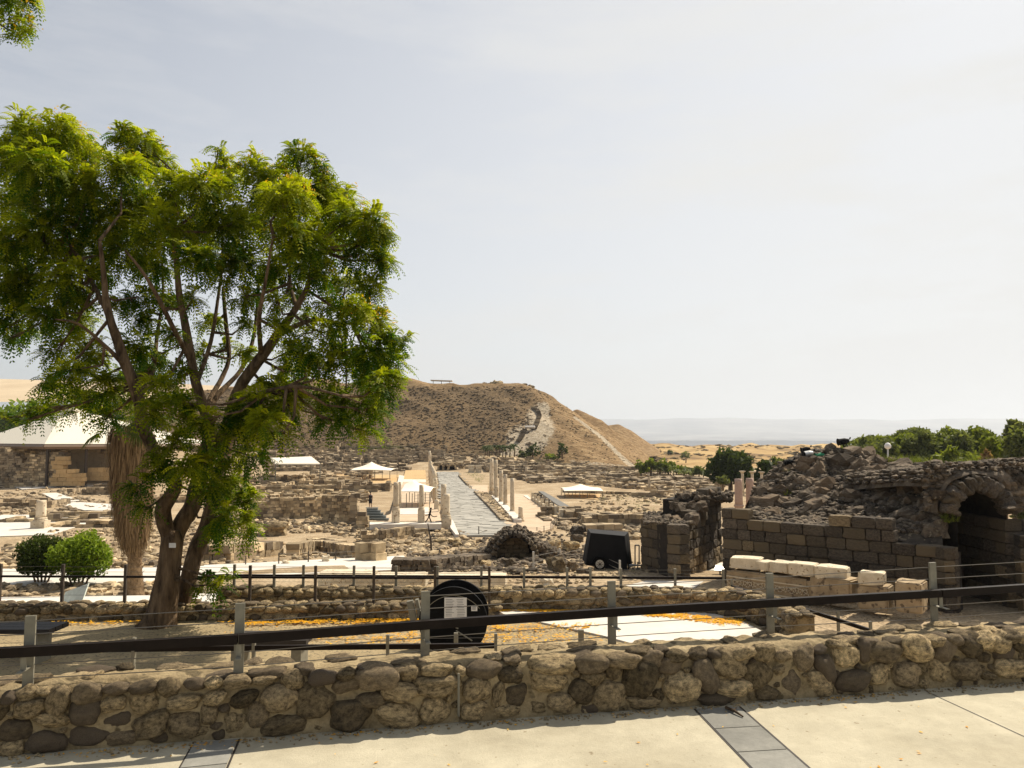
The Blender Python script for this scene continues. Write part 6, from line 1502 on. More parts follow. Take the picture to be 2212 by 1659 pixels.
for X in (A.x+1, (A.x+B_.x)/2, B_.x-1): g = G(); g.tube([(X, 303, A.z-4), (X, 303, A.z)], .12, 5); g.build('post', M['steel'], cn_)
A = at_y(*c3(-250, 78), 301); B_ = at_y(*c3(270, 90), 301); g = G(); g.box(((A.x+B_.x)/2, 301, (A.z+B_.z)/2-.2), (B_.x-A.x, 1, .6), 0, 0, .5, 0); g.build('terrace_kerb', M['pale_floor'], label='long pale retaining kerb along the mound crest', cat='wall')
# ------------------------------------------------------------------ basalt theatre ruin
BB = []
def chamfer_block(n):
    out = []
    for k in range(n):
        bm = bmesh.new(); bmesh.ops.create_cube(bm, size=2); bmesh.ops.subdivide_edges(bm, edges=bm.edges[:], cuts=4, use_grid_fill=True)
        for v in bm.verts:
            c = v.co; r_ = (abs(c.x)**14+abs(c.y)**14+abs(c.z)**14)**(1/14); q = noise.noise(c*1.1+Vector((k*9, 0, 0)))*.11+noise.noise(c*3.2+Vector((0, k*9, 0)))*.06
            v.co = c/r_*(1+q)
        me = bpy.data.meshes.new('brick'); bm.to_mesh(me); bm.free(); me.materials.append(M['basalt']); out.append(me)
    return out
BB = chamfer_block(10)
BT = []
for me in BB[:6]:
    m2 = me.copy(); m2.materials.clear(); m2.materials.append(M['basalt_tan'] if 'basalt_tan' in M else M['basalt']); BT.append(m2)
def ashlar(root, A, Bv, z0, courses, ch, bl, depth, tops, tanlow=0, proud=.03, nrm=None, gap=.012):
    """courses of separate blocks from A to B; tops(u, c) says whether a block stands there; face toward nrm"""
    d = Bv-A; d.z = 0; L_ = d.length; d.normalize(); nn = nrm or Vector((d.y, -d.x, 0)); rz = math.atan2(d.y, d.x); cnt = 0
    for c in range(courses):
        t = 0; first = True
        while t < L_-.05:
            w = bl*random.uniform(.65, 1.45)
            if t+w > L_-bl*.45: w = L_-t
            u = (t+w/2)/L_
            if tops(u, c):
                p = A+d*(t+w/2)-nn*(depth/2-random.uniform(0, proud)); p.z = z0+(c+.5)*ch
                warm = random.random() < tanlow*(1 if c < 3 else .12)
                me = random.choice(BT if warm else BB); put('brick', me, p, (w-gap, depth, ch-gap), (random.uniform(-.01, .01), random.uniform(-.008, .008), rz+random.uniform(-.015, .015)), root); cnt += 1
            t += w
    return cnt
th = empty('theatre_ruin', (13, 33, -4), 'great basalt ruin with coursed wall, boulder heap and dark vaulted passage', 'ruin')
A = at_y(*c4(925, 1620), 33.0); Bq = at_y(*c6(1486, 1660), 27.0); A = Vector((A.x, 33, -4.35)); Bq = Vector((Bq.x, 27, -4.35)); CH = .43
D_ = (Bq-A); D_.z = 0; LW = D_.length; D_.normalize(); NW = Vector((D_.y, -D_.x, 0))
if NW.y > 0: NW = -NW
def wtop(u, c):
    if c <= 4: return True
    if c == 5: return u < .93 or u > .9
    if c == 6: return u < .80
    if c == 7: return u < .13 or .50 < u < .74
    return False
print('bricks', ashlar(th, A, Bq, -4.35, 8, CH, .66, .5, wtop, .45, nrm=NW))
# joint core behind the faces
g = G(); c = (A+Bq)/2-NW*.52; rz = math.atan2(D_.y, D_.x); g.box((c.x, c.y, -3.2), (LW-.1, .85, 2.4), rz); g.build('core', M['basalt_joint'], th)
# jamb of the passage: the wall turns back
PB = Bq+Vector((-.9, 6.5, 0)); ashlar(th, Bq-NW*.0, PB, -4.35, 6, CH, .6, .45, lambda u, c: True, .2, nrm=Vector((1, .1, 0)).normalized())
# heap behind: lofted core surface
def yz(fn, x, y, Y): return at_y(*fn(x, y), Y)
r0 = [A+Vector((.0, .35, 0)), A.lerp(Bq, .3)+Vector((.1, .4, 0)), A.lerp(Bq, .6)+Vector((.2, .45, 0)), A.lerp(Bq, 1.0)+Vector((-.1, .6, 0))]
for p, z in zip(r0, (-1.15, -1.45, -1.5, -1.9)): p.z = z
r1 = [yz(c4, 1150, 1040, 36), yz(c4, 1300, 1010, 36), yz(c4, 1600, 1040, 35.5), yz(c6, 100, 1080, 34.5), yz(c6, 600, 1090, 33), yz(c6, 1000, 1060, 31), yz(c6, 1330, 1080, 29)]
r2 = [yz(c4, 1200, 980, 37.5), yz(c4, 1330, 880, 37.5), yz(c4, 1550, 850, 37.5), yz(c6, 100, 860, 37), yz(c6, 500, 860, 36), yz(c6, 900, 860, 34), yz(c6, 1290, 900, 31)]
r3 = [yz(c4, 1250, 900, 39), yz(c4, 1390, 780, 39.5), yz(c4, 1560, 660, 40), yz(c6, 60, 600, 40.5), yz(c6, 500, 560, 40), yz(c6, 860, 660, 38), yz(c6, 1250, 720, 35)]
r4 = [yz(c4, 1270, 880, 41), yz(c4, 1400, 770, 42), yz(c4, 1600, 640, 42.5), yz(c6, 100, 560, 43), yz(c6, 420, 520, 43), yz(c6, 800, 590, 42), yz(c6, 1200, 650, 40)]
for r_, q in ((r2, .15), (r3, .40), (r4, .62)):
    for p in r_: p.z += q*(1 if p.x < 17 else max(0, 1-(p.x-17)/3))
r5 = [Vector((p.x, p.y+9, -6)) for p in r4]
hg, heap = loft('heap', [r0, r1, r2, r3, r4, r5], M['basalt_rubble'], nu=150, nv=16, relief=.22, rs=.9, kind=None, smooth=False)
heap.parent = th; heap.matrix_parent_inverse = Matrix.Translation(th.location).inverted(); heap.name = 'heap'
HB = BVHTree.FromPolygons(hg.v, hg.f)
def on_heap(X, Yp):
    return HB.ray_cast(Vector((0, 0, EYE)), ray(X, Yp).normalized())[0]
RKS = rockmesh('rock', 10, 2, .55, .55, M['basalt_heap'], False, 11)
def hrock(fn, x, y, w, h, jit=.15, parent=th, nm='rock', flat=1):
    p = on_heap(*fn(x, y)) or at_y(*fn(x, y), 41.5)
    s = (fn(x+w, y)[0]-fn(x, y)[0])*K*p.y/F_PX; t = (fn(x, y+h)[1]-fn(x, y)[1])*K*p.y/F_PX
    put(nm, random.choice(RKS), (p.x, p.y+s*.05, p.z+t*.05), (s*1.25, s*1.0, t*1.25), (random.uniform(-jit, jit), random.uniform(-jit, jit), random.uniform(-.5, .5)), parent)
for r_ in [(60,620,140,110),(160,700,150,130),(290,600,120,110),(430,630,250,150),(600,610,110,90),(740,620,150,100),(960,640,180,120),(1010,730,250,90),(1160,760,140,80),(660,730,200,120),(820,700,120,90),(60,780,130,110),(230,830,180,120),(470,830,190,100),(590,835,90,80),(680,850,100,70),(800,860,140,90),(890,810,110,80),(1030,860,150,120),(1170,860,120,80),(80,920,150,110),(200,940,190,90),(370,920,120,110),(500,940,180,110),(780,940,180,90),(930,950,150,70),(1080,960,160,90),(1230,960,160,100),(130,1020,170,110),(330,1050,130,70),(560,1070,150,90),(680,1070,60,100),(840,1080,170,90),(1010,1090,190,110),(1120,1140,90,80),(1220,1120,130,110),(1290,1240,170,140),(150,1150,80,60),(260,1130,90,70),(440,1150,200,90),(600,1180,140,70),(330,490,120,80),(280,480,110,90),(500,500,170,80),(640,510,130,100),(310,520,90,60)]:
    hrock(c6, *r_)
for r_ in [(1520,640,110,70),(1660,570,80,70),(1740,590,110,80),(1530,670,110,70),(1690,680,120,110),(1810,700,130,110),(1440,750,130,70),(1560,780,130,80),(1700,790,150,100),(1310,870,130,110),(1440,860,160,90),(1580,860,80,110),(1260,960,110,90),(1330,980,180,100),(1480,970,140,90),(1740,930,160,130),(1850,900,140,120),(1800,1020,150,110),(1560,1000,150,80),(1240,1060,120,70),(1400,1080,140,80),(1560,1110,120,80),(1700,1110,110,80),(1810,1150,90,60),(1350,740,70,50)]:
    hrock(c4, *r_)
for k_ in range(70):
    x = random.uniform(480, 1290); y = random.uniform(590, 800); s_ = random.uniform(60, 150)
    hrock(c6, x, y, s_, s_*.62)
g = G()
k = 0
while k < 5200:
    fn, x, y = (c6, random.uniform(-50, 1380), random.uniform(480, 1260)) if random.random() < .65 else (c4, random.uniform(1200, 1900), random.uniform(560, 1200)); k += 1
    p = on_heap(*fn(x, y))
    if p is None: continue
    s = random.uniform(.05, .30)*random.choice((1, 1, .5)); g.rock((p.x, p.y, p.z+s*.1), (s*1.4, s, s*.8), random.random()*3, random.random())
g.build('small_rubble', M['basalt_rubble'], th, kind='stuff')
# vaulted passage
RKB = rockmesh('voussoir', 8, 3, .30, .8, M['basalt'], False, 33)
cx0 = at_y(*c6(1480, 1200), 28.2).x; cx1 = at_y(*c6(1945, 1200), 28.2).x; cxm = (cx0+cx1)/2+.06; ri = (cx1-cx0)/2; zs = at_y(*c6(1650, 1080), 28.2).z
zs = at_y(*c6(1650, 845), 28.2).z-ri
YV = 28.4
n = 11
for j in range(n):
    a0 = math.pi*(j+.5)/n; rr_ = ri+.20; me = random.choice(RKB); w = math.pi*(ri+.3)/n*1.02
    put('voussoir', me, (cxm+math.cos(a0)*rr_, YV+random.uniform(-.03, .03), zs+math.sin(a0)*rr_), (.46*random.uniform(.85, 1.6), .7, w*random.uniform(1.0, 1.2)), (0, -a0, 0), th)
# barrel and inner walls, closed at the back
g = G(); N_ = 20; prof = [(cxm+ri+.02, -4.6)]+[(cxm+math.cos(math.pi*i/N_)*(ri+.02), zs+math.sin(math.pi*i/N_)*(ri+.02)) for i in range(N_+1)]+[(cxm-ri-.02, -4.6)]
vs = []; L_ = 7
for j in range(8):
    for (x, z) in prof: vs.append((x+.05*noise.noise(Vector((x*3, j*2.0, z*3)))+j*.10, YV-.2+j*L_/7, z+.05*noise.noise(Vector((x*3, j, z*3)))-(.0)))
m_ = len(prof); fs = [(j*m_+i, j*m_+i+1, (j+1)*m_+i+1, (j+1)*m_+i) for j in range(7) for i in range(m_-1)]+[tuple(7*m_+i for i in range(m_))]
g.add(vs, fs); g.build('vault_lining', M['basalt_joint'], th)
# masonry mass around the arch, over and right of it
def band_face(name, inner, outer, Y, th_, mat, rough=.05):
    g = G(); n = len(inner)
    for (ix, iz), (ox, oz) in zip(inner, outer):
        for s in range(7):
            t = s/6; x, z = ix+(ox-ix)*t, iz+(oz-iz)*t; q = rough*noise.noise(Vector((x*2.3, z*2.3, 7)))*4; g.v.append((x, Y-q+(t*t)*.9, z)); g.t.append(.5+.4*noise.noise(Vector((x*2, z*2, 0))))
    for i in range(n-1):
        for s in range(6): a = i*7+s; g.f.append((a, a+1, a+8, a+7))
    g2 = G(); return g.build(name, mat, th)
inn = [(cxm+math.cos(math.pi*i/24)*(ri+.55), zs+math.sin(math.pi*i/24)*(ri+.55)) for i in range(25)]
crest = [(2240, 1010), (2240, 900), (2200, 760), (2150, 640), (2110, 580), (2060, 570), (1990, 575), (1900, 590), (1850, 600), (1780, 610), (1700, 622), (1620, 632), (1560, 632), (1500, 635), (1440, 640), (1400, 645), (1370, 650), (1330, 655), (1290, 680), (1260, 720), (1230, 760), (1210, 820), (1200, 880), (1195, 960), (1200, 1060)]
out_ = [(at_y(*c6(x, y), YV+.9).x, at_y(*c6(x, y), YV+.9).z) for x, y in crest]
band_face('spandrel', inn, out_, YV+.1, .5, M['basalt_rubble'], .05)
g = G()   # top of that mass going back
vs = []; 
for i, (x, z) in enumerate(out_[2:22]):
    for s, (dy, dz) in enumerate(((0, 0), (2, -.12), (6, -.5), (9, -1.4), (11, -4))): vs.append((x+(.0), YV+1+dy, z+dz+.08*noise.noise(Vector((x*2, dy, 3)))))
fs = [(i*5+s, i*5+s+1, (i+1)*5+s+1, (i+1)*5+s) for i in range(19) for s in range(4)]; g.add(vs, fs); g.build('upper_mass', M['basalt_rubble'], th)
g = G()
for k in range(1500):   # loose stone over the upper mass
    i = random.randrange(2, 21); x, z = out_[i]; x += random.uniform(-.3, .3); dy = random.uniform(-.15, 8); s = random.uniform(.08, .36)
    g.rock((x, YV+1+dy, z-.075*dy+s*.02), (s*1.4, s, s*.7), random.random()*3, random.random())
g.build('top_rubble', M['basalt_rubble'], th, kind='stuff')
def frock(fn, x, y, w, h, Y, jit=.12):
    p = at_y(*fn(x, y), Y); s = w/2.371*.25*Y/F_PX; t = h/2.371*.25*Y/F_PX
    put('rock', random.choice(RKS), p, (s*1.1, s*.7, t*1.1), (random.uniform(-jit, jit), random.uniform(-jit, jit), random.uniform(-.3, .3)), th)
for r_ in [(1310,900,140,110,28.6),(1290,800,120,70,29),(1350,770,110,60,29),(1420,740,120,60,29),(1400,1010,110,120,28.6),(1500,690,140,60,29),(1200,670,220,70,31),(1400,650,220,60,31),(1560,630,140,50,31),(1600,660,130,50,29.3),(1740,650,180,60,29.5),(1870,700,180,100,29),(1960,640,200,90,30),(2060,600,220,90,30),(2100,680,160,80,29.5),(1980,800,130,90,28.6),(2060,790,140,80,28.8),(2080,880,150,90,28.6),(1950,900,120,90,28.5),(2020,960,140,100,28.4),(1700,690,130,70,28.8),(1640,600,110,50,32),(1900,600,160,60,32),(2130,760,140,100,28.6),(1800,620,170,50,31)]:
    frock(c6, *r_)
g = G()
for k in range(900):
    x = random.uniform(1200, 2200); y = random.uniform(590, 1050); p = at_y(*c6(x, y), YV+.3)
    if math.hypot(p.x-cxm, p.z-zs) < ri+.62: continue
    s = random.uniform(.05, .22); g.rock((p.x, p.y+random.uniform(-.05, .3), p.z), (s*1.3, s, s*.8), random.random()*3, random.random())
g.build('small_rubble', M['basalt_rubble'], th, kind='stuff')
# right pier of the passage
pr0 = Vector((cx1-.02, YV-.25, -4.35)); pr1 = Vector((cx1+3.4, YV-1.2, -4.35)); ashlar(th, pr0, pr1, -4.35, 9, CH, .7, .5, lambda u, c: c < 8 or u > .35, .25, nrm=Vector((-.1, -1, 0)).normalized())
ashlar(th, Vector((cx1+.0, YV+5, -4.35)), pr0, -4.35, 8, CH, .7, .4, lambda u, c: True, .1, nrm=Vector((-1, 0, 0)))
pz = at_y(*c6(2085, 1175), 27).z; q0 = at_y(*c6(2085, 1175), 27).x
ashlar(th, Vector((q0, 27.0, -4.35)), Vector((q0+2.6, 26.4, -4.35)), -4.35, max(2, int((pz+4.35)/CH)), CH, .7, .6, lambda u, c: True, .25, nrm=Vector((-.1, -1, 0)).normalized())
frock(c6, 2040, 1020, 220, 60, 27.9); 
# weeds on the ruin
g = G()
for fn, x, y, n, r_ in [(c6, 780, 790, 40, .35), (c4, 1520, 900, 40, .38), (c4, 1440, 950, 25, .28), (c4, 1540, 690, 30, .3)]+[(c6, x, 590+random.uniform(-14, 14), 26, .5) for x in range(740, 1190, 26)]+[(c6, x, 612+random.uniform(-14, 10), 22, .42) for x in range(1480, 1880, 30)]+[(c6, x, 1130+random.uniform(-50, 40), 24, .32) for x in range(1370, 1490, 14)]:
    p = on_heap(*fn(x, y)) if x < 1190 or fn is c4 else at_y(*fn(x, y), YV-.1 if y > 900 else 33)
    if p is None: p = at_y(*fn(x, y), 39)
    tuft(p, r_, n, None, g)
g.build('weeds', M['leaf_yel'], kind='stuff')
# spotlights on the heap
def spot(fn, x, y, label, sc=1.0, silver=False):
    p = on_heap(*fn(x, y+18)) or at_y(*fn(x, y+14), 41); p = p+Vector((0, -.1, .22)); rt = empty('spotlight', p, label, 'spotlight'); g = G()
    g.tube([p+Vector((-.28*sc, 0, .05)), p+Vector((0, 0, .1)), p+Vector((.2*sc, 0, .12))], [.17*sc, .16*sc, .10*sc], 12); g.build('housing', M['galv' if silver else 'black'], rt)
    g = G(); g.tube([p+Vector((-.3*sc, 0, .05)), p+Vector((-.38*sc, 0, .04))], [.17*sc, .2*sc], 12); g.tube([p+Vector((-.05, 0, -.25)), p+Vector((-.05, .12*sc, .05))], .03, 5); g.tube([p+Vector((.15, 0, -.25)), p+Vector((.1, .12*sc, .05))], .03, 5); g.tube([p+Vector((.25*sc, 0, .2)), p+Vector((.3*sc, 0, .3))], .04, 5); g.build('yoke', M['black'], rt, kind='stuff')
spot(c6, 420, 432, 'black stage spotlight on two legs at top of the boulder heap'); spot(c6, 60, 505, 'small black stage lamp left on the heap behind the silver one', .8); spot(c6, 85, 545, 'silver barrelled stage lamp on left shoulder of the heap', .9, True); spot(c4, 1560, 625, 'dark low floodlight lying among rocks at heap left edge', .8)
g = G(); pts_ = [on_heap(*c6(x, y)) for x, y in ((110, 545), (140, 530), (170, 540), (200, 525), (225, 535), (150, 545))]; pts_ = [p+Vector((0, 0, .1)) for p in pts_ if p is not None]
if len(pts_) > 2: g.tube(pts_, .06, 6); g.build('green_hose', plain('green_hose', (.02, .22, .10), .5), label='coil of bright green netting beside the silver stage lamp', cat='netting')
# globe lamp post
b = at_y(*c6(833, 640), 58); T = at_y(*c6(833, 455), 58); rt = empty('lamp_post', b, 'pale lamp post with round white globe before the wood', 'lamp post'); g = G(); g.tube([b, T], .06, 8); g.build('pole', M['galv'], rt); g = G(); g.lathe((T.x, T.y, T.z-.1), [(.05, 0), (.22, .12), (.25, .28), (.15, .45), (.03, .5)], 12); g.build('globe', M['white'], rt, smooth=True)
b = at_y(*c6(1408, 640), 90); T = at_y(*c6(1408, 245), 90); g = G(); g.tube([b, T], .07, 6); g.build('thin_mast', M['galv'], label='very thin mast rising above the middle of the wood', cat='pole')

# ------------------------------------------------------------------ stepped basalt corner left of the theatre
co = empty('basalt_corner', (8, 35, -4.3), 'freestanding corner of big squared basalt blocks right of trailer', 'ruin')
P0 = at_y(*c4(150, 1560), 37.0); P1 = at_y(*c4(515, 1640), 34.0); P2 = at_y(*c4(925, 1540), 40.5); zb = -4.35
P0 = Vector((P0.x, 37, zb)); P1 = Vector((P1.x, 34, zb)); P2 = Vector((P2.x, 40.5, zb))
ztop = at_y(*c4(540, 1185), 34).z; nC = max(4, round((ztop-zb)/.45)); chc = (ztop-zb)/nC
d01 = (P1-P0).normalized(); n01 = Vector((d01.y, -d01.x, 0)); 
if n01.y > 0: n01 = -n01
ashlar(co, P0, P1, zb, nC, chc, .75, .6, lambda u, c: True, .2, nrm=n01)
d12 = (P2-P1).normalized(); n12 = Vector((d12.y, -d12.x, 0))
if n12.x < 0: n12 = -n12
ashlar(co, P1, P2, zb, nC+3, chc, .62, .6, lambda u, c: c < nC or (c < nC+1 and u > .3) or (c < nC+3 and u > .62), .3, nrm=n12, proud=.07)
g = G(); vs = [P0+Vector((0.1, .3, 0)), P1+Vector((-.3, .35, 0)), P2+Vector((-.5, 0, 0)), Vector((P0.x+1, P2.y, zb))]
g.add([(p.x, p.y, zb) for p in vs]+[(p.x, p.y, ztop-.12) for p in vs], [(4, 5, 6, 7), (0, 1, 5, 4), (1, 2, 6, 5), (2, 3, 7, 6), (3, 0, 4, 7)])
g.build('core', M['basalt_joint'], co)
g = G(); c = P1.lerp(P2, .66)-n12*1.0; g.box((c.x, c.y+.5, ztop+chc*.9), (1.7, 2.4, chc*1.8), math.atan2(d12.y, d12.x)-math.pi/2); g.build('upper_core', M['basalt_joint'], co)
Ua = at_y(*c4(455, 1060), 37.6); Ub = at_y(*c4(790, 1060), 37.0); Ua.z = Ub.z = ztop
ashlar(co, Ua, Ub, ztop-.1, 2, chc*.9, .7, .6, lambda u, c: True, .1, nrm=Vector((-.1, -1, 0)).normalized())
Uc = at_y(*c4(520, 930), 38.6); Ud = at_y(*c4(1000, 930), 39.6)
ashlar(co, Uc, Ud, ztop+chc*1.4, 1, chc*.9, .7, .7, lambda u, c: True, .1, nrm=Vector((.2, -1, 0)).normalized())
def crock(x, y, w, h, Y):
    p = at_y(*c4(x, y), Y); s = w/2.37*.25*Y/F_PX; t = h/2.37*.25*Y/F_PX; put('rock', random.choice(RKS), p, (s*1.05, s*.8, t*1.1), (random.uniform(-.2, .2), random.uniform(-.2, .2), random.random()), co)
for r_ in [(570,905,140,70,38.5),(700,925,100,80,37.8),(810,880,110,80,38.6),(900,900,130,70,39.5),(980,905,90,80,40),(530,1025,110,90,36.8),(620,1000,110,80,37.5),(720,1010,150,90,36.8),(470,990,90,90,37.5),(480,1130,140,70,36),(400,1120,120,60,36.5),(560,1150,120,60,35.6),(640,1130,130,120,35.5),(330,1130,100,50,36.5),(250,1150,90,40,36.8)]: crock(*r_)
g = G()
for k in range(900):
    x = random.uniform(180, 1000); y = random.uniform(1000, 1170) if x < 640 else random.uniform(880, 960); Y = random.uniform(35.3, 37.5) if x < 640 else random.uniform(38, 40); zt = ztop if x < 640 else ztop+chc*4
    p = at_z(*c4(x, y), zt) if x < 640 else at_y(*c4(x, y), Y)
    if x < 640 and not (34.5 < p.y < 40): continue
    s = random.uniform(.05, .25); g.rock((p.x, p.y, p.z), (s*1.4, s, s), random.random()*3, random.random())
g.build('small_rubble', M['basalt_rubble'], co, kind='stuff')

# ------------------------------------------------------------------ half buried vault
va = empty('buried_vault', hit(*cR(440, 1060)), 'half-buried dark stone vault with ragged rubble crown left of trailer', 'ruin')
b = hit(*cR(440, 1070)); L0 = at_y(*cR(205, 1060), b.y); L1 = at_y(*cR(680, 1060), b.y); Tt = at_y(*cR(440, 790), b.y); rr_ = (L1.x-L0.x)/2*.93; cxv = (L0.x+L1.x)/2; hv = Tt.z-b.z
for j in range(15):
    a0 = math.pi*(j+.5)/15; put('voussoir', random.choice(RKB), (cxv+math.cos(a0)*(rr_+.1), b.y-.1+random.uniform(-.05, .05), b.z-.1+math.sin(a0)*(hv+.12)), (.30*random.uniform(.8, 1.3), .6, .27*random.uniform(.8, 1.2)), (0, -a0, 0), va)
for c_ in range(6):     # back wall of the recess
    zz = b.z+.0+(c_+.5)*hv/6; hw_ = rr_*math.sqrt(max(.02, 1-((c_+.5)/6.2)**2)); x = -hw_
    while x < hw_:
        w = random.uniform(.35, .8); put('brick', random.choice(BT if c_ < 5 else BB), (cxv+x+w/2, b.y+.9+.04*random.random(), zz), (min(w, hw_-x+.1)-.02, .4, hv/6-.02), (0, 0, 0), va); x += w
g = G(); N_ = 16; pr_ = [(cxv+math.cos(math.pi*i/N_)*rr_, b.z-.3+math.sin(math.pi*i/N_)*(hv+.1)) for i in range(N_+1)]; vs = []
for j in range(3):
    for x, z in pr_: vs.append((x, b.y-.2+j*.8, z))
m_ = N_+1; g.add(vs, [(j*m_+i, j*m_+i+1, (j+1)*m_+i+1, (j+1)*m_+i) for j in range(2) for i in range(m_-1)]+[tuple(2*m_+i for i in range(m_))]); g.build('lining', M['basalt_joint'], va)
g = G()
for k in range(1000):
    a0 = random.uniform(-.1, math.pi+.1); q = random.uniform(.12, .5)+.1*random.random(); s = random.uniform(.07, .28); 
    g.rock((cxv+math.cos(a0)*(rr_+q)+random.gauss(0, .05), b.y+random.uniform(.25, 2.2), b.z-.1+math.sin(a0)*(hv+q*.8)*random.uniform(.85, 1)), (s*1.3, s, s), random.random()*3, random.random())
for k in range(1100):   # tumble of stones each side
    x = random.choice((-1, 1))*(rr_+abs(random.gauss(.3, .8))); s = random.uniform(.08, .38); hh = max(0, hv*.75-abs(abs(x)-rr_)*.55)*random.random()
    if x < 0: hh *= .6
    g.rock((cxv+x, b.y+random.uniform(.1, 2), b.z+hh), (s*1.3, s, s*.8), random.random()*3, random.random())
g.build('small_rubble', M['basalt_rubble'], va, kind='stuff')

M['shaded_tanbase'] = stone('shaded_tan_limestone', (.26, .19, .11), (.44, .34, .21), 2, .9, .8, 9, tone_amt=.1, specks=(.15, .11, .07), speck_scale=5, speck_lo=.58, dist=.04)  # tan stone, with the shade on the bases put into its darker colour
# ------------------------------------------------------------------ marble blocks and carved frieze
def block(name, fn, x0, x1, yt, yb, Y, dep, label, mat='limeblock', dz=0, cat='stone block', rough=.05, carve=False, group=None, Yr=None, taper=0):
    A = at_y(*fn(x0, yb), Y); B_ = at_y(*fn(x1, yb), Yr or Y); T = at_y(*fn(x0, yt), Y); d = B_-A; d.z = 0; L_ = d.length; rz = math.atan2(d.y, d.x); H = T.z-A.z
    bm = bmesh.new(); bmesh.ops.create_cube(bm, size=1); bmesh.ops.bevel(bm, geom=bm.edges[:], offset=.05, segments=2, affect='EDGES'); bmesh.ops.subdivide_edges(bm, edges=bm.edges[:], cuts=2, use_grid_fill=True)
    for v in bm.verts:
        c = v.co; v.co = Vector((c.x*L_, c.y*dep, c.z*H)); n_ = noise.noise(v.co*1.7+Vector((x0, yt, 0))); v.co += v.co.normalized()*n_*rough*1.6
    me = bpy.data.meshes.new(name); bm.to_mesh(me); bm.free(); me.materials.append(M[mat])
    o = bpy.data.objects.new(name, me); C.objects.link(o); mid_ = (A+B_)/2; o.location = (mid_.x+math.sin(rz)*-dep/2*-1*0, mid_.y+dep/2, A.z+H/2+dz); o.rotation_euler = (0, 0, rz)
    if carve:
        g = G()
        n = int(L_/.22); 
        for k in range(n):   # scrolls in relief
            cx_ = -L_/2+.15+(L_-.3)*k/max(1, n-1); sgn = 1 if k % 2 else -1
            pts = [(cx_+math.cos(t)*(.095-.011*t)*sgn, -dep/2-.022, .02+math.sin(t)*(.11-.013*t)) for t in np.linspace(0, 6.5, 11)]; g.tube(pts, .017, 4)
            for q in range(4): t = q*1.6+.4; g.tube([(cx_+math.cos(t)*.09*sgn, -dep/2-.02, .02+math.sin(t)*.10), (cx_+math.cos(t+.3)*.15*sgn, -dep/2-.02, .02+math.sin(t+.3)*.165)], [.022, .008], 4)
        for z in (-.24, .235): g.box((0, -dep/2-.02, z), (L_*.98, .05, .04))
        rl = g.build('relief', M['limeblock']); rl.parent = o
    return tag(o, label, cat, group)
kw = dict(Y=31.0)
cQ = cropf(1000, 2200, 1.903)
block('frieze_block', cQ, 512, 935, 178, 292, 30.5, 1.0, 'carved frieze block with scroll relief behind the fence, left piece', carve=True, mat='limeblock', cat='carved block')
block('frieze_block', cQ, 940, 1335, 195, 292, 30.5, 1.0, 'carved frieze block with leafy scrolls, right piece next to a plain block', carve=True, mat='limeblock', cat='carved block')
block('plain_block', cQ, 1400, 1950, 200, 292, 31.0, 1.1, 'long plain cream architrave block behind the black cable reel', cat='stone block')
for k, (x0_, x1_, yt, yb, Y, lb) in enumerate(((-110, 103, 222, 295, 30.2, 'leftmost'), (97, 178, 248, 306, 29.6, 'second and shortest'), (176, 315, 250, 320, 29.2, 'third'), (305, 488, 262, 338, 28.5, 'fourth'), (492, 708, 284, 376, 27.8, 'fifth and largest'))):
    block('marble_slab', cD, x0_, x1_, yt, yb, Y, .75, '%s of five white slabs lying on the carved base by the basalt wall' % lb, group='white slabs on the carved base', Yr=Y-.55)
block('carved_base', cD, -100, 478, 308, 475, 30.2, .9, 'long carved cream base under four white slabs by basalt wall', Yr=27.9, carve=True, cat='carved block', mat='shaded_tanbase')
block('carved_base', cD, 484, 768, 350, 500, 27.9, .9, 'shorter cream base block under the largest white slab', Yr=26.8, cat='stone block', mat='shaded_tanbase')
block('marble_slab', cD, 786, 958, 322, 405, 26.6, .7, 'white slab on the separate cream block right of the long base', Yr=26.2)
block('marble_base', cD, 796, 1008, 408, 570, 26.6, .8, 'separate cream moulded block carrying a white slab', Yr=26.0, mat='shaded_tanbase')
block('marble_base', cD, 1066, 1245, 388, 598, 25.6, .9, 'cream block at the right end, partly behind a near post', Yr=25.1, mat='shaded_tanbase')
b = hit(*cR(1610, 710)); block('white_box', cR, 1582, 1652, 640, 710, b.y, .6, 'small white square plaque block on the tan wall', 'white', cat='plaque')

# ------------------------------------------------------------------ covered trailer
tb = hit(*cR(1450, 1190)); YT = tb.y; tr = empty('covered_trailer', tb, 'small trailer under a black cover parked beside basalt corner', 'trailer')
def tq(x, y, dy=0): return at_y(*cR(x, y), YT+dy)
F = [tq(1222, 1135), tq(1690, 1205), tq(1655, 812), tq(1280, 778)]; dpt = 1.5
Bk = [Vector((p.x+dx, p.y+dpt, p.z+dz)) for p, dx, dz in zip(F, (.0, .45, .42, .0), (.05, .1, .02, .02))]
g = G(); nx, ny = 26, 12
def quadgrid(a, b, c, d, fold=0, out=Vector((0, -1, 0)), freq=9):
    k = len(g.v)
    for j in range(ny+1):
        for i in range(nx+1):
            u, v = i/nx, j/ny; p = a.lerp(b, u).lerp(d.lerp(c, u), v); f = fold*(1-v)*(.6*math.sin(u*freq*3.14)+.6*noise.noise(Vector((u*6, v*2, freq))))
            g.v.append((p+out*f)[:]); g.t.append(.5)
    for j in range(ny):
        for i in range(nx): q = k+j*(nx+1)+i; g.f.append((q, q+1, q+nx+2, q+nx+1))
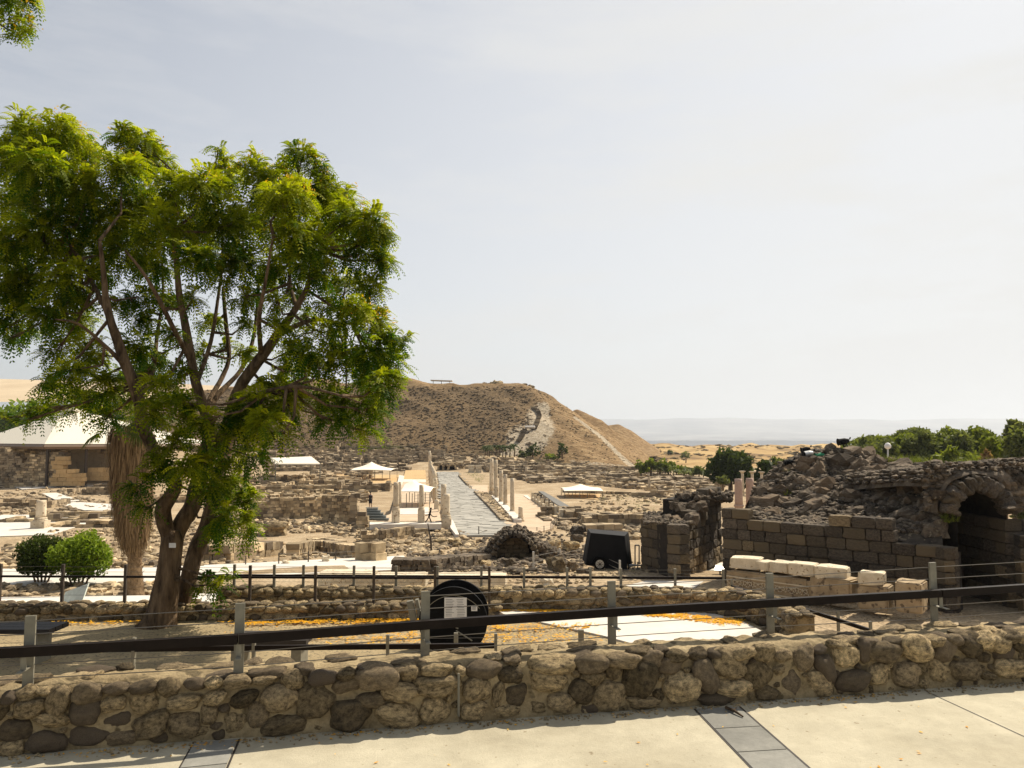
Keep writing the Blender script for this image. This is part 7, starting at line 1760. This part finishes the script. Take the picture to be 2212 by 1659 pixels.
quadgrid(F[0], F[1], F[2], F[3], .04); quadgrid(F[1], Bk[1], Bk[2], F[2], .10, Vector((1, 0, 0)), 4); quadgrid(Bk[1], Bk[0], Bk[3], Bk[2], .03, Vector((0, 1, 0))); quadgrid(Bk[0], F[0], F[3], Bk[3], .04, Vector((-1, 0, 0)), 4); quadgrid(F[3], F[2], Bk[2], Bk[3], 0)
g.build('cover', M['blackcloth'], tr, smooth=True)
for dy in (-.06, 1.35):
    wc = tq(1378, 1120, dy); 
    for nm, r_, mt_, y_ in (('tyre', .30, 'black', 0), ('rim', .20, 'galv', -.03)):
        g = G(); n = 24; vs = []
        for yy in (-.09+y_, .09): vs += [(wc.x+r_*math.cos(6.2832*j/n), wc.y+yy, wc.z+r_*math.sin(6.2832*j/n)) for j in range(n)]
        g.add(vs, [tuple(range(n)), tuple(reversed(range(n, 2*n)))]+[(j, j+n, (j+1) % n+n, (j+1) % n) for j in range(n)]); o = g.build(nm, M[mt_], tr)
    g = G()
    for j in range(8): a0 = j*.785; g.tube([(wc.x, wc.y-.135, wc.z), (wc.x+.17*math.cos(a0), wc.y-.135, wc.z+.17*math.sin(a0))], .012, 4)
    g.build('spokes', M['black'], tr)
    if dy < 0:
        g = G(); pts_ = [(wc.x+.40*math.cos(a0), wc.y-.02, wc.z+.36*math.sin(a0)) for a0 in np.linspace(.1, 3.04, 9)]
        for a, b_ in zip(pts_, pts_[1:]):
            g.add([(a[0], a[1]-.12, a[2]), (b_[0], b_[1]-.12, b_[2]), (b_[0], b_[1]+.2, b_[2]), (a[0], a[1]+.2, a[2])], [(0, 1, 2, 3)])
        g.build('mudguard', M['black'], tr)
g = G(); g.tube([tq(1660, 1140, .7), tq(1740, 1130, .7), tq(1850, 1140, .7)], .04, 6); g.tube([tq(1700, 1150, .5), tq(1800, 1138, .7)], .03, 6); g.build('drawbar', M['galv'], tr)
g = G(); g.tube([tq(1800, 1100, .7), tq(1800, 1185, .7)], .03, 6); g.lathe(tq(1800, 1215, .7), [(.10, -.03), (.12, .1), (.08, .2)], 10); g.build('jockey_wheel', M['rustpost'], tr)
g = G()
for x in (1770, 1815): g.tube([tq(x, 915, 1.3), tq(x, 1125, 1.1)], .035, 6)
g.tube([tq(1770, 915, 1.3), tq(1815, 915, 1.3)], .035, 6); g.build('tail_frame', M['galv'], tr)
# slanted info lectern
b = hit(*c4(925, 1655)); p0 = at_y(*c4(845, 1612), b.y); p1 = at_y(*c4(960, 1622), b.y); p2 = at_y(*c4(985, 1595), b.y); p3 = at_y(*c4(880, 1580), b.y); rt = empty('info_lectern', b, 'grey slanted information lectern on the path before basalt wall', 'sign')
g = G(); q = [p0, p1, p2+Vector((0, .35, 0)), p3+Vector((0, .35, 0))]; g.add([v[:] for v in q]+[(v.x, v.y, v.z-.04) for v in q], [(0, 1, 2, 3), (7, 6, 5, 4), (0, 4, 5, 1), (1, 5, 6, 2), (2, 6, 7, 3), (3, 7, 4, 0)]); g.build('panel', M['galv'], rt)
for f in (.55, .9): g = G(); p = p0.lerp(p1, f); g.box((p.x, p.y+.15, (p.z+b.z)/2), (.06, .06, p.z-b.z)); g.build('leg', M['steel'], rt)
